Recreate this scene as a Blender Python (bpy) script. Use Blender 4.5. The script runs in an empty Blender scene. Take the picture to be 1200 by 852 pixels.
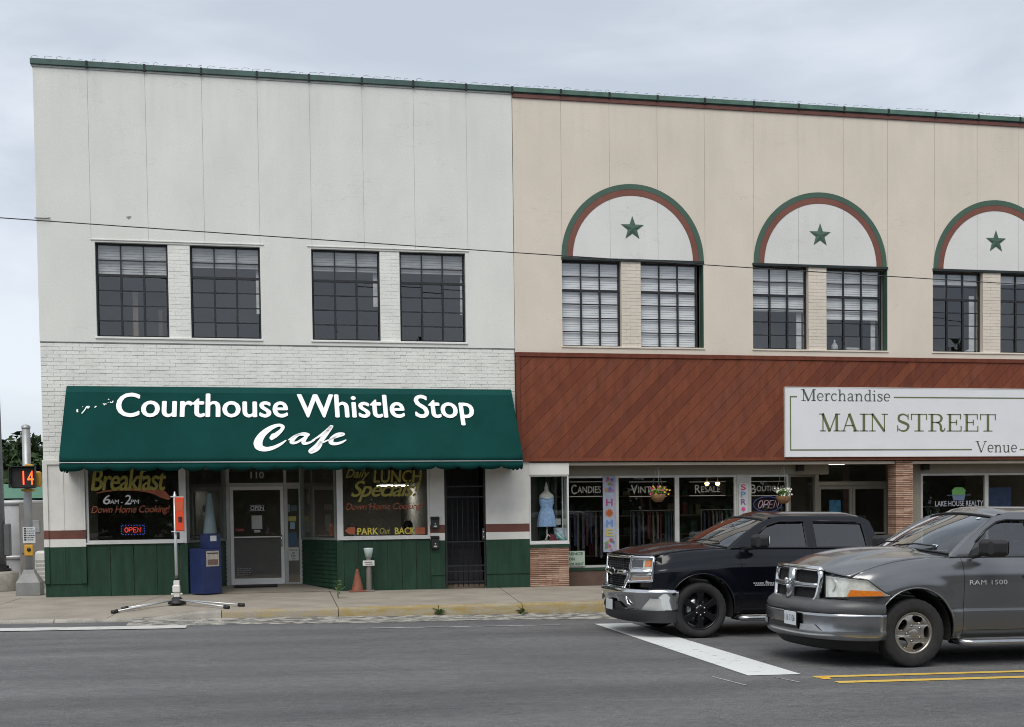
import bpy, bmesh, math, random
from mathutils import Vector, Matrix
R = math.radians
random.seed(7)
scene = bpy.context.scene
col = scene.collection

# ---------------------------------------------------------------- camera
YAW, PITCH, ROLL = 0.20293, 0.03560, 0.01263
FOC, PY0 = 1400.0, 647.7
CAM = Vector((0.0, -25.0, 1.6))
fw = Vector((math.sin(YAW)*math.cos(PITCH), math.cos(YAW)*math.cos(PITCH), -math.sin(PITCH)))
r0 = Vector((math.cos(YAW), -math.sin(YAW), 0.0))
u0 = r0.cross(fw)
rt = r0*math.cos(ROLL) - u0*math.sin(ROLL)
up = u0*math.cos(ROLL) + r0*math.sin(ROLL)
cd = bpy.data.cameras.new('camera')
cam = bpy.data.objects.new('camera', cd)
col.objects.link(cam)
cam.matrix_world = Matrix(((rt.x, up.x, -fw.x, CAM.x), (rt.y, up.y, -fw.y, CAM.y), (rt.z, up.z, -fw.z, CAM.z), (0, 0, 0, 1)))
cd.sensor_fit = 'HORIZONTAL'
cd.sensor_width = 36.0
cd.lens = FOC*36.0/1200.0
cd.shift_y = (PY0-426.0)/1200.0
cd.clip_start = 0.1
cd.clip_end = 3000.0
scene.camera = cam

# ---------------------------------------------------------------- sky
SUN_EL, SUN_AZ = R(55), R(205)          # azimuth of the sun measured clockwise from +Y
world = bpy.data.worlds.new('World')
scene.world = world
world.use_nodes = True
wn, wl = world.node_tree.nodes, world.node_tree.links
wn.clear()
w_out = wn.new('ShaderNodeOutputWorld')
w_bg = wn.new('ShaderNodeBackground')
w_bg.inputs[1].default_value = 0.1
sky = wn.new('ShaderNodeTexSky')
sky.sky_type = 'NISHITA'
sky.sun_disc = False
sky.sun_elevation = SUN_EL
sky.sun_rotation = SUN_AZ
sky.air_density = 1.0
sky.dust_density = 2.0
tc = wn.new('ShaderNodeTexCoord')
mp = wn.new('ShaderNodeMapping')
mp.inputs['Scale'].default_value = (1.0, 1.0, 2.6)
mp.inputs['Location'].default_value = (1.3, 0.4, 0.2)
n1 = wn.new('ShaderNodeTexNoise')
n1.inputs['Scale'].default_value = 2.9
n1.inputs['Detail'].default_value = 6.0
n1.inputs['Roughness'].default_value = 0.52
n1.inputs['Distortion'].default_value = 0.35
cr = wn.new('ShaderNodeValToRGB')
cr.color_ramp.interpolation = 'EASE'
cr.color_ramp.elements[0].position = 0.34
cr.color_ramp.elements[0].color = (3.80, 4.17, 4.70, 1)
cr.color_ramp.elements[1].position = 0.66
cr.color_ramp.elements[1].color = (5.55, 5.85, 6.3, 1)
mx = wn.new('ShaderNodeMixRGB')
mx.inputs[0].default_value = 0.88
wl.new(tc.outputs['Generated'], mp.inputs[0])
wl.new(mp.outputs[0], n1.inputs['Vector'])
wl.new(n1.outputs[0], cr.inputs[0])
wl.new(sky.outputs[0], mx.inputs[1])
wl.new(cr.outputs[0], mx.inputs[2])
wl.new(mx.outputs[0], w_bg.inputs[0])
wl.new(w_bg.outputs[0], w_out.inputs[0])

# ---------------------------------------------------------------- sun behind the overcast
sd = bpy.data.lights.new('sun', 'SUN')
sd.energy = 1.5
sd.angle = R(42)
sd.color = (1.0, 0.955, 0.885)
sun = bpy.data.objects.new('sun', sd)
col.objects.link(sun)
sdir = Vector((math.sin(SUN_AZ)*math.cos(SUN_EL), math.cos(SUN_AZ)*math.cos(SUN_EL), math.sin(SUN_EL)))
sun.rotation_euler = sdir.to_track_quat('Z', 'Y').to_euler()
sun.location = (0, -30, 40)

scene.view_settings.view_transform = 'Standard'
scene.view_settings.look = 'None'
scene.view_settings.exposure = 0.66
scene.view_settings.gamma = 1.0
scene.render.engine = 'CYCLES'
scene.cycles.max_bounces = 8
scene.cycles.transparent_max_bounces = 16
scene.cycles.caustics_reflective = False
scene.cycles.caustics_refractive = False
scene.cycles.use_denoising = True
scene.cycles.filter_width = 1.0

# ---------------------------------------------------------------- materials
MATS = {}
def pm(name, c, rough=0.6, metal=0.0, var=0.10, scale=3.0, bump=0.0, bscale=60.0, spec=0.5, coat=0.0, stretch=(1, 1, 1), c2=None, lo=0.35, hi=0.65, emit=None, es=0.0, fine=0.0):
    if name in MATS: return MATS[name]
    m = bpy.data.materials.new(name)
    m.use_nodes = True
    nt = m.node_tree; N, L = nt.nodes, nt.links
    b = N['Principled BSDF']
    b.inputs['Roughness'].default_value = rough
    b.inputs['Metallic'].default_value = metal
    b.inputs['Specular IOR Level'].default_value = spec
    if coat:
        b.inputs['Coat Weight'].default_value = coat
        b.inputs['Coat Roughness'].default_value = 0.04
    g = N.new('ShaderNodeNewGeometry')
    mpn = N.new('ShaderNodeMapping'); mpn.inputs['Scale'].default_value = stretch
    L.new(g.outputs['Position'], mpn.inputs[0])
    no = N.new('ShaderNodeTexNoise'); no.inputs['Scale'].default_value = scale; no.inputs['Detail'].default_value = 8.0; no.inputs['Roughness'].default_value = 0.6
    L.new(mpn.outputs[0], no.inputs['Vector'])
    ra = N.new('ShaderNodeValToRGB')
    if c2 is None:
        a = tuple(max(0, x*(1-var)) for x in c); d = tuple(min(1, x*(1+var)) for x in c)
    else: a, d = c, c2
    ra.color_ramp.elements[0].position = lo; ra.color_ramp.elements[0].color = (*a, 1)
    ra.color_ramp.elements[1].position = hi; ra.color_ramp.elements[1].color = (*d, 1)
    L.new(no.outputs[0], ra.inputs[0])
    last = ra.outputs[0]
    if fine:
        n3 = N.new('ShaderNodeTexNoise'); n3.inputs['Scale'].default_value = bscale; n3.inputs['Detail'].default_value = 2.0
        L.new(g.outputs['Position'], n3.inputs['Vector'])
        mr = N.new('ShaderNodeMapRange'); mr.inputs[1].default_value = 0.3; mr.inputs[2].default_value = 0.7
        mr.inputs[3].default_value = 1-fine; mr.inputs[4].default_value = 1+fine
        L.new(n3.outputs[0], mr.inputs[0])
        vm = N.new('ShaderNodeVectorMath'); vm.operation = 'SCALE'
        L.new(last, vm.inputs[0]); L.new(mr.outputs[0], vm.inputs['Scale'])
        last = vm.outputs[0]
    L.new(last, b.inputs['Base Color'])
    if bump:
        n2 = N.new('ShaderNodeTexNoise'); n2.inputs['Scale'].default_value = bscale; n2.inputs['Detail'].default_value = 5.0
        L.new(g.outputs['Position'], n2.inputs['Vector'])
        bp = N.new('ShaderNodeBump'); bp.inputs['Strength'].default_value = bump; bp.inputs['Distance'].default_value = 0.01
        L.new(n2.outputs[0], bp.inputs['Height']); L.new(bp.outputs[0], b.inputs['Normal'])
    if emit:
        b.inputs['Emission Color'].default_value = (*emit, 1); b.inputs['Emission Strength'].default_value = es
    MATS[name] = m
    return m

def glass(name, tint=(0.85, 0.9, 0.9), refl=1.0, rough=0.0, wav=0.0):
    if name in MATS: return MATS[name]
    m = bpy.data.materials.new(name); m.use_nodes = True
    N, L = m.node_tree.nodes, m.node_tree.links
    N.remove(N['Principled BSDF'])
    o = N['Material Output']
    t = N.new('ShaderNodeBsdfTransparent'); t.inputs[0].default_value = (*tint, 1)
    gl = N.new('ShaderNodeBsdfGlossy'); gl.inputs['Roughness'].default_value = rough; gl.inputs['Color'].default_value = (0.95, 0.97, 1, 1)
    fr = N.new('ShaderNodeFresnel'); fr.inputs['IOR'].default_value = 1.5
    mu = N.new('ShaderNodeMath'); mu.operation = 'MULTIPLY'; mu.inputs[1].default_value = 1.7*refl; mu.use_clamp = True
    mi = N.new('ShaderNodeMixShader')
    ge = N.new('ShaderNodeNewGeometry'); inv = N.new('ShaderNodeMath'); inv.operation = 'SUBTRACT'; inv.inputs[0].default_value = 1.0
    L.new(ge.outputs['Backfacing'], inv.inputs[1])
    m0 = N.new('ShaderNodeMath'); m0.operation = 'MULTIPLY'; L.new(fr.outputs[0], m0.inputs[0]); L.new(inv.outputs[0], m0.inputs[1])
    L.new(m0.outputs[0], mu.inputs[0]); L.new(mu.outputs[0], mi.inputs[0])
    L.new(t.outputs[0], mi.inputs[1]); L.new(gl.outputs[0], mi.inputs[2]); L.new(mi.outputs[0], o.inputs[0])
    if wav:
        g = N.new('ShaderNodeNewGeometry'); n = N.new('ShaderNodeTexNoise'); n.inputs['Scale'].default_value = 1.6; n.inputs['Detail'].default_value = 1.0
        L.new(g.outputs['Position'], n.inputs['Vector'])
        b = N.new('ShaderNodeBump'); b.inputs['Strength'].default_value = wav; b.inputs['Distance'].default_value = 0.05
        L.new(n.outputs[0], b.inputs['Height']); L.new(b.outputs[0], gl.inputs['Normal']); L.new(b.outputs[0], fr.inputs['Normal'])
    MATS[name] = m
    return m

def glow(name, c, s):
    if name in MATS: return MATS[name]
    m = bpy.data.materials.new(name); m.use_nodes = True
    b = m.node_tree.nodes['Principled BSDF']
    b.inputs['Base Color'].default_value = (*c, 1); b.inputs['Emission Color'].default_value = (*c, 1); b.inputs['Emission Strength'].default_value = s
    MATS[name] = m
    return m

# ---------------------------------------------------------------- mesh helpers
ORG = {}
def tag(o, label=None, cat=None, group=None, kind=None):
    if label: o['label'] = label
    if cat: o['category'] = cat
    if group: o['group'] = group
    if kind: o['kind'] = kind
    return o

def thing(name, label, cat, loc=(0, 0, 0), group=None, rz=0.0):
    o = bpy.data.objects.new(name, None); col.objects.link(o)
    o.location = loc; o.rotation_euler = (0, 0, rz); o.empty_display_size = 0.2
    ORG[o.name] = Vector(loc)
    return tag(o, label, cat, group)

def link(name, me, mat, parent=None, loc=None, rot=None):
    o = bpy.data.objects.new(name, me); col.objects.link(o)
    if mat is not None:
        if not me.materials: me.materials.append(mat)
    if parent is not None:
        o.parent = parent; ORG[o.name] = ORG.get(parent.name, Vector((0, 0, 0)))
    if loc is not None: o.location = loc
    if rot is not None: o.rotation_euler = rot
    return o

class MB:
    def __init__(s): s.v = []; s.f = []; s.sm = []
    def add(s, vs, fs, smooth=False):
        n = len(s.v); s.v += [Vector(p) for p in vs]; s.f += [[i+n for i in f] for f in fs]; s.sm += [smooth]*len(fs); return s
    def box(s, x0, x1, y0, y1, z0, z1, b=0.0):
        if b <= 0:
            v = [(x0, y0, z0), (x1, y0, z0), (x1, y1, z0), (x0, y1, z0), (x0, y0, z1), (x1, y0, z1), (x1, y1, z1), (x0, y1, z1)]
            return s.add(v, [(3, 2, 1, 0), (4, 5, 6, 7), (0, 1, 5, 4), (1, 2, 6, 5), (2, 3, 7, 6), (3, 0, 4, 7)])
        vs, fs = bevel_box(x0, x1, y0, y1, z0, z1, b)
        return s.add(vs, fs)
    def quad(s, a, b, c, d): return s.add([a, b, c, d], [(0, 1, 2, 3)])
    def prism(s, poly, m, d0, d1):
        """poly: 2D points CCW; m(u, v, d) -> 3D"""
        n = len(poly)
        v = [m(u, w, d0) for u, w in poly] + [m(u, w, d1) for u, w in poly]
        f = [list(range(n)), list(range(2*n-1, n-1, -1))] + [[(i+1) % n, i, i+n, (i+1) % n+n] for i in range(n)]
        return s.add(v, f)
    def tube(s, path, r, n=8, closed=False, caps=True, smooth=True):
        path = [Vector(p) for p in path]; k = len(path)
        rr = r if isinstance(r, (list, tuple)) else [r]*k
        vs, fs = [], []
        pn = None
        for i, p in enumerate(path):
            a = path[i-1] if (i > 0 or closed) else p
            b = path[(i+1) % k] if (i < k-1 or closed) else p
            t = (b-a).normalized()
            if pn is None:
                h = Vector((0, 0, 1)) if abs(t.z) < 0.9 else Vector((1, 0, 0))
                pn = t.cross(h).normalized()
            pn = (pn - t*pn.dot(t)).normalized()
            bn = t.cross(pn)
            for j in range(n):
                an = 2*math.pi*j/n
                vs.append(p + (pn*math.cos(an)+bn*math.sin(an))*rr[i])
        for i in range(k if closed else k-1):
            for j in range(n):
                a, b = i*n+j, i*n+(j+1) % n
                c, d = ((i+1) % k)*n+(j+1) % n, ((i+1) % k)*n+j
                fs.append((a, b, c, d))
        if caps and not closed:
            fs.append(list(range(n-1, -1, -1))); fs.append(list(range((k-1)*n, k*n)))
        return s.add(vs, fs, smooth)
    def lathe(s, prof, c, axis='z', n=24, sx=1.0, sy=1.0, smooth=True):
        """prof: (r, h) list"""
        vs, fs = [], []
        for r, h in prof:
            for j in range(n):
                a = 2*math.pi*j/n
                p, q = r*math.cos(a)*sx, r*math.sin(a)*sy
                if axis == 'z': vs.append((c[0]+p, c[1]+q, c[2]+h))
                elif axis == 'y': vs.append((c[0]+p, c[1]+h, c[2]+q))
                else: vs.append((c[0]+h, c[1]+p, c[2]+q))
        for i in range(len(prof)-1):
            for j in range(n):
                fs.append((i*n+j, i*n+(j+1) % n, (i+1)*n+(j+1) % n, (i+1)*n+j))
        return s.add(vs, fs, smooth)
    def grid(s, fn, nu, nv, smooth=True, flip=False):
        vs = [fn(i/nu, j/nv) for i in range(nu+1) for j in range(nv+1)]
        fs = []
        for i in range(nu):
            for j in range(nv):
                q = [i*(nv+1)+j, (i+1)*(nv+1)+j, (i+1)*(nv+1)+j+1, i*(nv+1)+j+1]
                fs.append(q[::-1] if flip else q)
        return s.add(vs, fs, smooth)
    def mesh(s, name, off=Vector((0, 0, 0))):
        me = bpy.data.meshes.new(name)
        me.from_pydata([tuple(p-off) for p in s.v], [], s.f)
        me.polygons.foreach_set('use_smooth', s.sm)
        me.update()
        return me
    def build(s, name, mat, parent=None, solid=0.0, bevel=0.0, local=False, recalc=True, subd=0, soff=-1.0):
        off = Vector((0, 0, 0)) if (parent is None or local) else ORG[parent.name]
        me = s.mesh(name, off)
        if recalc:
            bm = bmesh.new(); bm.from_mesh(me)
            bmesh.ops.recalc_face_normals(bm, faces=bm.faces); bm.to_mesh(me); bm.free()
        o = link(name, me, mat, parent)
        if solid:
            md = o.modifiers.new('solid', 'SOLIDIFY'); md.thickness = solid; md.offset = soff
        if bevel:
            md = o.modifiers.new('bevel', 'BEVEL'); md.width = bevel; md.segments = 2; md.limit_method = 'ANGLE'; md.angle_limit = R(40)
        if subd:
            md = o.modifiers.new('sub', 'SUBSURF'); md.levels = subd; md.render_levels = subd
        return o

def bevel_box(x0, x1, y0, y1, z0, z1, b):
    """box whose 12 edges are chamfered"""
    vs = []; idx = {}
    for ix, X in enumerate((x0, x1)):
        for iy, Y in enumerate((y0, y1)):
            for iz, Z in enumerate((z0, z1)):
                sx, sy, sz = (1, -1)[ix], (1, -1)[iy], (1, -1)[iz]
                idx[(ix, iy, iz, 0)] = len(vs); vs.append((X, Y+sy*b, Z+sz*b))
                idx[(ix, iy, iz, 1)] = len(vs); vs.append((X+sx*b, Y, Z+sz*b))
                idx[(ix, iy, iz, 2)] = len(vs); vs.append((X+sx*b, Y+sy*b, Z))
    I = lambda a, b_, c, k: idx[(a, b_, c, k)]
    fs = []
    for a in (0, 1):
        fs.append([I(a, 0, 0, 0), I(a, 1, 0, 0), I(a, 1, 1, 0), I(a, 0, 1, 0)][::1 if a else -1])
        fs.append([I(0, a, 0, 1), I(1, a, 0, 1), I(1, a, 1, 1), I(0, a, 1, 1)][::-1 if a else 1])
        fs.append([I(0, 0, a, 2), I(1, 0, a, 2), I(1, 1, a, 2), I(0, 1, a, 2)][::1 if a else -1])
    for a in (0, 1):
        for c in (0, 1):
            fs.append([I(a, c, 0, 0), I(a, c, 1, 0), I(a, c, 1, 1), I(a, c, 0, 1)])
            fs.append([I(a, 0, c, 0), I(a, 1, c, 0), I(a, 1, c, 2), I(a, 0, c, 2)])
            fs.append([I(0, a, c, 1), I(1, a, c, 1), I(1, a, c, 2), I(0, a, c, 2)])
    for a in (0, 1):
        for b_ in (0, 1):
            for c in (0, 1):
                fs.append([I(a, b_, c, 0), I(a, b_, c, 1), I(a, b_, c, 2)])
    return vs, fs

def wall_holes(mb, x0, x1, z0, z1, holes, y0, y1):
    """slab x0..x1, z0..z1, front y0, back y1, rectangular holes (hx0, hx1, hz0, hz1)"""
    xs = sorted(set([x0, x1] + [h[i] for h in holes for i in (0, 1) if x0 < h[i] < x1]))
    zs = sorted(set([z0, z1] + [h[i] for h in holes for i in (2, 3) if z0 < h[i] < z1]))
    def solid(i, j):
        if i < 0 or j < 0 or i >= len(xs)-1 or j >= len(zs)-1: return False
        cx, cz = (xs[i]+xs[i+1])/2, (zs[j]+zs[j+1])/2
        return not any(h[0] < cx < h[1] and h[2] < cz < h[3] for h in holes)
    for i in range(len(xs)-1):
        for j in range(len(zs)-1):
            if not solid(i, j): continue
            a, b, c, d = xs[i], xs[i+1], zs[j], zs[j+1]
            mb.quad((a, y0, c), (b, y0, c), (b, y0, d), (a, y0, d))
            mb.quad((b, y1, c), (a, y1, c), (a, y1, d), (b, y1, d))
            if not solid(i-1, j): mb.quad((a, y1, c), (a, y0, c), (a, y0, d), (a, y1, d))
            if not solid(i+1, j): mb.quad((b, y0, c), (b, y1, c), (b, y1, d), (b, y0, d))
            if not solid(i, j-1): mb.quad((a, y1, c), (b, y1, c), (b, y0, c), (a, y0, c))
            if not solid(i, j+1): mb.quad((a, y0, d), (b, y0, d), (b, y1, d), (a, y1, d))
    return mb

def clip_poly(poly, nx, nz, d):
    """keep the half plane nx*x + nz*z <= d"""
    out = []
    for i, p in enumerate(poly):
        q = poly[(i+1) % len(poly)]
        a, b = nx*p[0]+nz*p[1]-d, nx*q[0]+nz*q[1]-d
        if a <= 0: out.append(p)
        if (a < 0) != (b < 0) and a != b:
            t = a/(a-b); out.append((p[0]+(q[0]-p[0])*t, p[1]+(q[1]-p[1])*t))
    return out

def spline(pts, n=8, closed=False):
    P = [Vector(p) for p in pts]; k = len(P); out = []
    rng = range(k if closed else k-1)
    for i in rng:
        p1, p2 = P[i], P[(i+1) % k]
        p0 = P[i-1] if (i > 0 or closed) else p1
        p3 = P[(i+2) % k] if (i+2 < k or closed) else p2
        for j in range(n):
            t = j/n
            out.append(0.5*((2*p1)+(p2-p0)*t+(2*p0-5*p1+4*p2-p3)*t*t+(3*p1-p0-3*p2+p3)*t*t*t))
    if not closed: out.append(P[-1])
    return out

def fill2d(outer, holes=()):
    """2D polygon with holes -> (verts2d, faces)"""
    cu = bpy.data.curves.new('t', 'CURVE'); cu.dimensions = '2D'; cu.fill_mode = 'BOTH'
    for loop in [outer]+list(holes):
        sp = cu.splines.new('POLY'); sp.points.add(len(loop)-1); sp.use_cyclic_u = True
        for p, q in zip(sp.points, loop): p.co = (q[0], q[1], 0, 1)
    ob = bpy.data.objects.new('t', cu)
    me = bpy.data.meshes.new_from_object(ob)
    v = [(a.co.x, a.co.y) for a in me.vertices]; f = [list(p.vertices) for p in me.polygons]
    bpy.data.objects.remove(ob); bpy.data.curves.remove(cu); bpy.data.meshes.remove(me)
    return v, f

def text2d(s, bold=0.0, shear=0.0, spacing=1.0):
    """letters of the built-in font as flat 2D mesh, normalised to its own box: (verts, faces, w, h)"""
    cu = bpy.data.curves.new('t', 'FONT'); cu.body = s; cu.size = 1.0; cu.space_character = spacing
    cu.resolution_u = 4; cu.shear = 0.0
    ob = bpy.data.objects.new('t', cu)
    me = bpy.data.meshes.new_from_object(ob)
    v = [(a.co.x+shear*a.co.y, a.co.y) for a in me.vertices]; f = [list(p.vertices) for p in me.polygons]
    bpy.data.objects.remove(ob); bpy.data.curves.remove(cu); bpy.data.meshes.remove(me)
    return v, f

def fit(v, x0, x1, z0, z1):
    ax, bx = min(p[0] for p in v), max(p[0] for p in v); az, bz = min(p[1] for p in v), max(p[1] for p in v)
    return [(x0+(p[0]-ax)/(bx-ax)*(x1-x0), z0+(p[1]-az)/(bz-az)*(z1-z0)) for p in v]

def letters(name, s, box, place, mat, parent, bold=0.0, shear=0.0, depth=0.004, spacing=1.0):
    """place(u, v, d) -> 3D; box in u, v"""
    v, f = text2d(s, bold, shear, spacing)
    v = fit(v, *box)
    mb = MB()
    k_ = len(v); h_ = max(p[1] for p in v)-min(p[1] for p in v); n_ = 0
    for dx, dz in (((0, 0), (bold, 0), (-bold, 0), (0, bold*.7), (0, -bold*.7)) if bold else ((0, 0),)):
        mb.add([Vector(place(a+dx*h_*1.1, b+dz*h_*1.1, 0))+Vector((0, -0.0006*n_, 0)) for a, b in v], f); n_ += 1
    return mb.build(name, mat, parent, recalc=False)

def ribbon2d(mb, pts, wd, place, n=8, nib=None):
    """flat stroke through pts (2D); wd number or per-point list"""
    P = spline([(p[0], p[1], 0) for p in pts], n) if n > 1 else [Vector((p[0], p[1], 0)) for p in pts]
    k = len(P); L, Rr = [], []
    for i, p in enumerate(P):
        t = (P[min(i+1, k-1)]-P[max(i-1, 0)]).normalized()
        if isinstance(wd, (list, tuple)):
            q = i/(k-1)*(len(wd)-1); a = int(q); b = min(a+1, len(wd)-1); w = wd[a]+(wd[b]-wd[a])*(q-a)
        else: w = wd
        nrm = Vector((-t.y, t.x, 0))
        L.append(p+nrm*w/2); Rr.append(p-nrm*w/2)
    vs = [place(a.x, a.y, 0) for a in L]+[place(a.x, a.y, 0) for a in Rr]
    mb.add(vs, [(i, i+k, i+k+1, i+1) for i in range(k-1)])
# ---------------------------------------------------------------- setting
def clampx(x): return max(-30.0, min(30.0, x))
def zr(x): return -0.19-0.015*clampx(x)            # road surface
def zs(x): return -0.010-0.0045*(clampx(x)+4.3)    # pavement surface
KY = -4.40                                          # kerb face

def asphalt():
    m = pm('asphalt', (0.082, 0.083, 0.086), rough=0.88, scale=0.55, stretch=(0.35, 1.6, 1), c2=(0.140, 0.139, 0.140), lo=0.3, hi=0.72, bump=0.9, bscale=70, fine=0.42, spec=0.35)
    N, L = m.node_tree.nodes, m.node_tree.links
    b = N['Principled BSDF']
    src = b.inputs['Base Color'].links[0].from_socket
    g = N.new('ShaderNodeNewGeometry'); mp_ = N.new('ShaderNodeMapping'); mp_.inputs['Scale'].default_value = (0.12, 1.9, 1)
    no = N.new('ShaderNodeTexNoise'); no.inputs['Scale'].default_value = 1.4; no.inputs['Detail'].default_value = 9; no.inputs['Roughness'].default_value = 0.72
    L.new(g.outputs['Position'], mp_.inputs[0]); L.new(mp_.outputs[0], no.inputs['Vector'])
    ra = N.new('ShaderNodeValToRGB'); ra.color_ramp.elements[0].position = 0.56; ra.color_ramp.elements[0].color = (0, 0, 0, 1)
    ra.color_ramp.elements[1].position = 0.72; ra.color_ramp.elements[1].color = (1, 1, 1, 1)
    L.new(no.outputs[0], ra.inputs[0])
    mi = N.new('ShaderNodeMixRGB'); mi.blend_type = 'MIX'; mi.inputs[2].default_value = (0.2, 0.198, 0.195, 1)
    sc_ = N.new('ShaderNodeMath'); sc_.operation = 'MULTIPLY'; sc_.inputs[1].default_value = 0.42
    L.new(ra.outputs[0], sc_.inputs[0]); L.new(sc_.outputs[0], mi.inputs[0]); L.new(src, mi.inputs[1]); L.new(mi.outputs[0], b.inputs['Base Color'])
    # coarse mottling, tyre-polished bands along the lanes, and cracks
    def noise(scale, st, det=4, ro=0.6):
        mp2 = N.new('ShaderNodeMapping'); mp2.inputs['Scale'].default_value = st
        n = N.new('ShaderNodeTexNoise'); n.inputs['Scale'].default_value = scale; n.inputs['Detail'].default_value = det; n.inputs['Roughness'].default_value = ro
        L.new(g.outputs['Position'], mp2.inputs[0]); L.new(mp2.outputs[0], n.inputs['Vector']); return n.outputs[0]
    def rng(sock, a, b, c, d):
        r = N.new('ShaderNodeMapRange'); r.inputs[1].default_value = a; r.inputs[2].default_value = b; r.inputs[3].default_value = c; r.inputs[4].default_value = d
        L.new(sock, r.inputs[0]); return r.outputs[0]
    def mul(a, b):
        q = N.new('ShaderNodeMath'); q.operation = 'MULTIPLY'; L.new(a, q.inputs[0]); L.new(b, q.inputs[1]); return q.outputs[0]
    f1 = rng(noise(16, (0.45, 1.0, 1), 5, 0.75), 0.3, 0.7, 0.74, 1.26)
    f2 = rng(noise(0.55, (0.015, 1.0, 1), 2), 0.35, 0.65, 0.84, 1.16)
    cs = noise(0.55, (0.5, 1.5, 1), 8, 0.6)
    s1 = N.new('ShaderNodeMath'); s1.operation = 'SUBTRACT'; s1.inputs[1].default_value = 0.5; L.new(cs, s1.inputs[0])
    s2 = N.new('ShaderNodeMath'); s2.operation = 'ABSOLUTE'; L.new(s1.outputs[0], s2.inputs[0])
    f3 = rng(s2.outputs[0], 0.0, 0.0022, 0.62, 1.0)
    vm = N.new('ShaderNodeVectorMath'); vm.operation = 'SCALE'; L.new(mi.outputs[0], vm.inputs[0]); L.new(mul(mul(f1, f2), f3), vm.inputs['Scale']); L.new(vm.outputs[0], b.inputs['Base Color'])
    return m

def worn(name, c, hole=(0.1, 0.1, 0.1), scale=9, lo=0.40, hi=0.52, rough=0.7, amount=1.0):
    """paint worn through to the surface below"""
    m = pm(name, hole, rough=rough, c2=c, scale=scale, lo=lo, hi=hi, bump=0.2, bscale=110, fine=0.10)
    return m

MAT_ASPH = asphalt()
MAT_CONC = pm('concrete', (0.215, 0.19, 0.155), rough=0.9, scale=1.3, c2=(0.325, 0.29, 0.24), lo=0.3, hi=0.7, bump=0.35, bscale=70, fine=0.14)
MAT_GUT = pm('gutter_concrete', (0.10, 0.098, 0.09), rough=0.95, scale=4.5, stretch=(1.0, 2.0, 1), c2=(0.36, 0.345, 0.305), lo=0.44, hi=0.58, bump=0.9, bscale=38, fine=0.3)
MAT_KERB = pm('yellow_kerb', (0.30, 0.27, 0.20), rough=0.85, scale=3.5, stretch=(1, 1, 3), c2=(0.275, 0.205, 0.08), lo=0.34, hi=0.60, bump=0.4, bscale=60, fine=0.15)
MAT_DARKG = pm('dark_joint', (0.03, 0.03, 0.028), rough=1.0)

def sheet(name, x0, x1, y0, y1, zf, dz, mat, nx=60, ny=2):
    mb = MB()
    mb.grid(lambda u, v: (x0+(x1-x0)*u, y0+(y1-y0)*v, zf(x0+(x1-x0)*u)+dz), nx, ny, smooth=False)
    o = mb.build(name, mat, recalc=False); o['kind'] = 'structure'; return o

sheet('ground', -900, 900, -900, 900, zr, -0.05, pm('far_ground', (0.12, 0.115, 0.10), rough=1.0, scale=0.2, c2=(0.18, 0.17, 0.15)), nx=180, ny=2)
sheet('road', -120, 120, -60, -4.56, zr, 0.0, MAT_ASPH, nx=120, ny=1)
sheet('side_road', -60, -7.6, -4.56, 60, zr, -0.004, MAT_ASPH, nx=60, ny=1)
gut = MB()
random.seed(3)
gx = [(-2.2+i*0.16) for i in range(190)]
edge = [-5.42+random.uniform(-.05, .05)+0.06*math.sin(i*.21)+0.05*math.sin(i*.057) for i in range(190)]
vs = []
for x, e in zip(gx, edge): vs += [(x, e, zr(x)+0.004), (x, -4.97, zr(x)+0.012+random.uniform(0, .012)), (x, -4.553, zr(x)+0.03+random.uniform(0, .02))]
gut.add(vs, [(3*i+k, 3*i+3+k, 3*i+4+k, 3*i+1+k) for i in range(189) for k in (0, 1)], True)
o = gut.build('gutter', MAT_GUT, recalc=False); o['kind'] = 'structure'

# pavement in slabs
sw = MB(); sw.grid(lambda u, v: (-7.6+32*u, KY+0.02+(14.4)*v, zs(-7.6+32*u)-0.14), 64, 1, smooth=False)
side = sw.build('sidewalk', MAT_DARKG, recalc=False); side['kind'] = 'structure'; ORG[side.name] = Vector((0, 0, 0))
SJ = [(-7.6, -7.6), (-4.75, -4.75), (-2.0, -2.6), (1.27, 1.18), (4.86, 4.38), (8.5, 8.4), (12.1, 12.0), (15.7, 15.7), (19.5, 19.5), (24, 24)]
def ramp(x):                                        # the dropped kerb at the corner
    t = max(0.0, min(1.0, (-1.0-x)/1.0)); return t*t*(3-2*t)
def slab_z(x, y):
    d = max(0.0, min(1.0, (-y-3.0)/1.4)); d = d*d*(3-2*d)
    return zs(x)+0.02*(-y/4.4)*0.6 - ramp(x)*d*(zs(x)-zr(x)-0.045)
for (a0, a1), (b0, b1) in zip(SJ[:-1], SJ[1:]):
    mb = MB(); nx, ny = 14, 12; g = 0.008
    def P(u, v, dz=0.0):
        y = KY+(0.0-KY)*v
        xa, xb = a1+(a0-a1)*v+g, b1+(b0-b1)*v-g
        x = xa+(xb-xa)*u
        return (x, y, slab_z(x, y)+dz)
    mb.grid(lambda u, v: P(u, v), nx, ny, smooth=True)
    mb.grid(lambda u, v: P(u, 0, -0.13*(1-v)), nx, 1, smooth=False)
    mb.grid(lambda u, v: P(0, u, -0.13*v), ny, 1, smooth=False); mb.grid(lambda u, v: P(1, u, -0.13*(1-v)), ny, 1, smooth=False)
    mb.build('slab', MAT_CONC, side, recalc=False)
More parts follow.
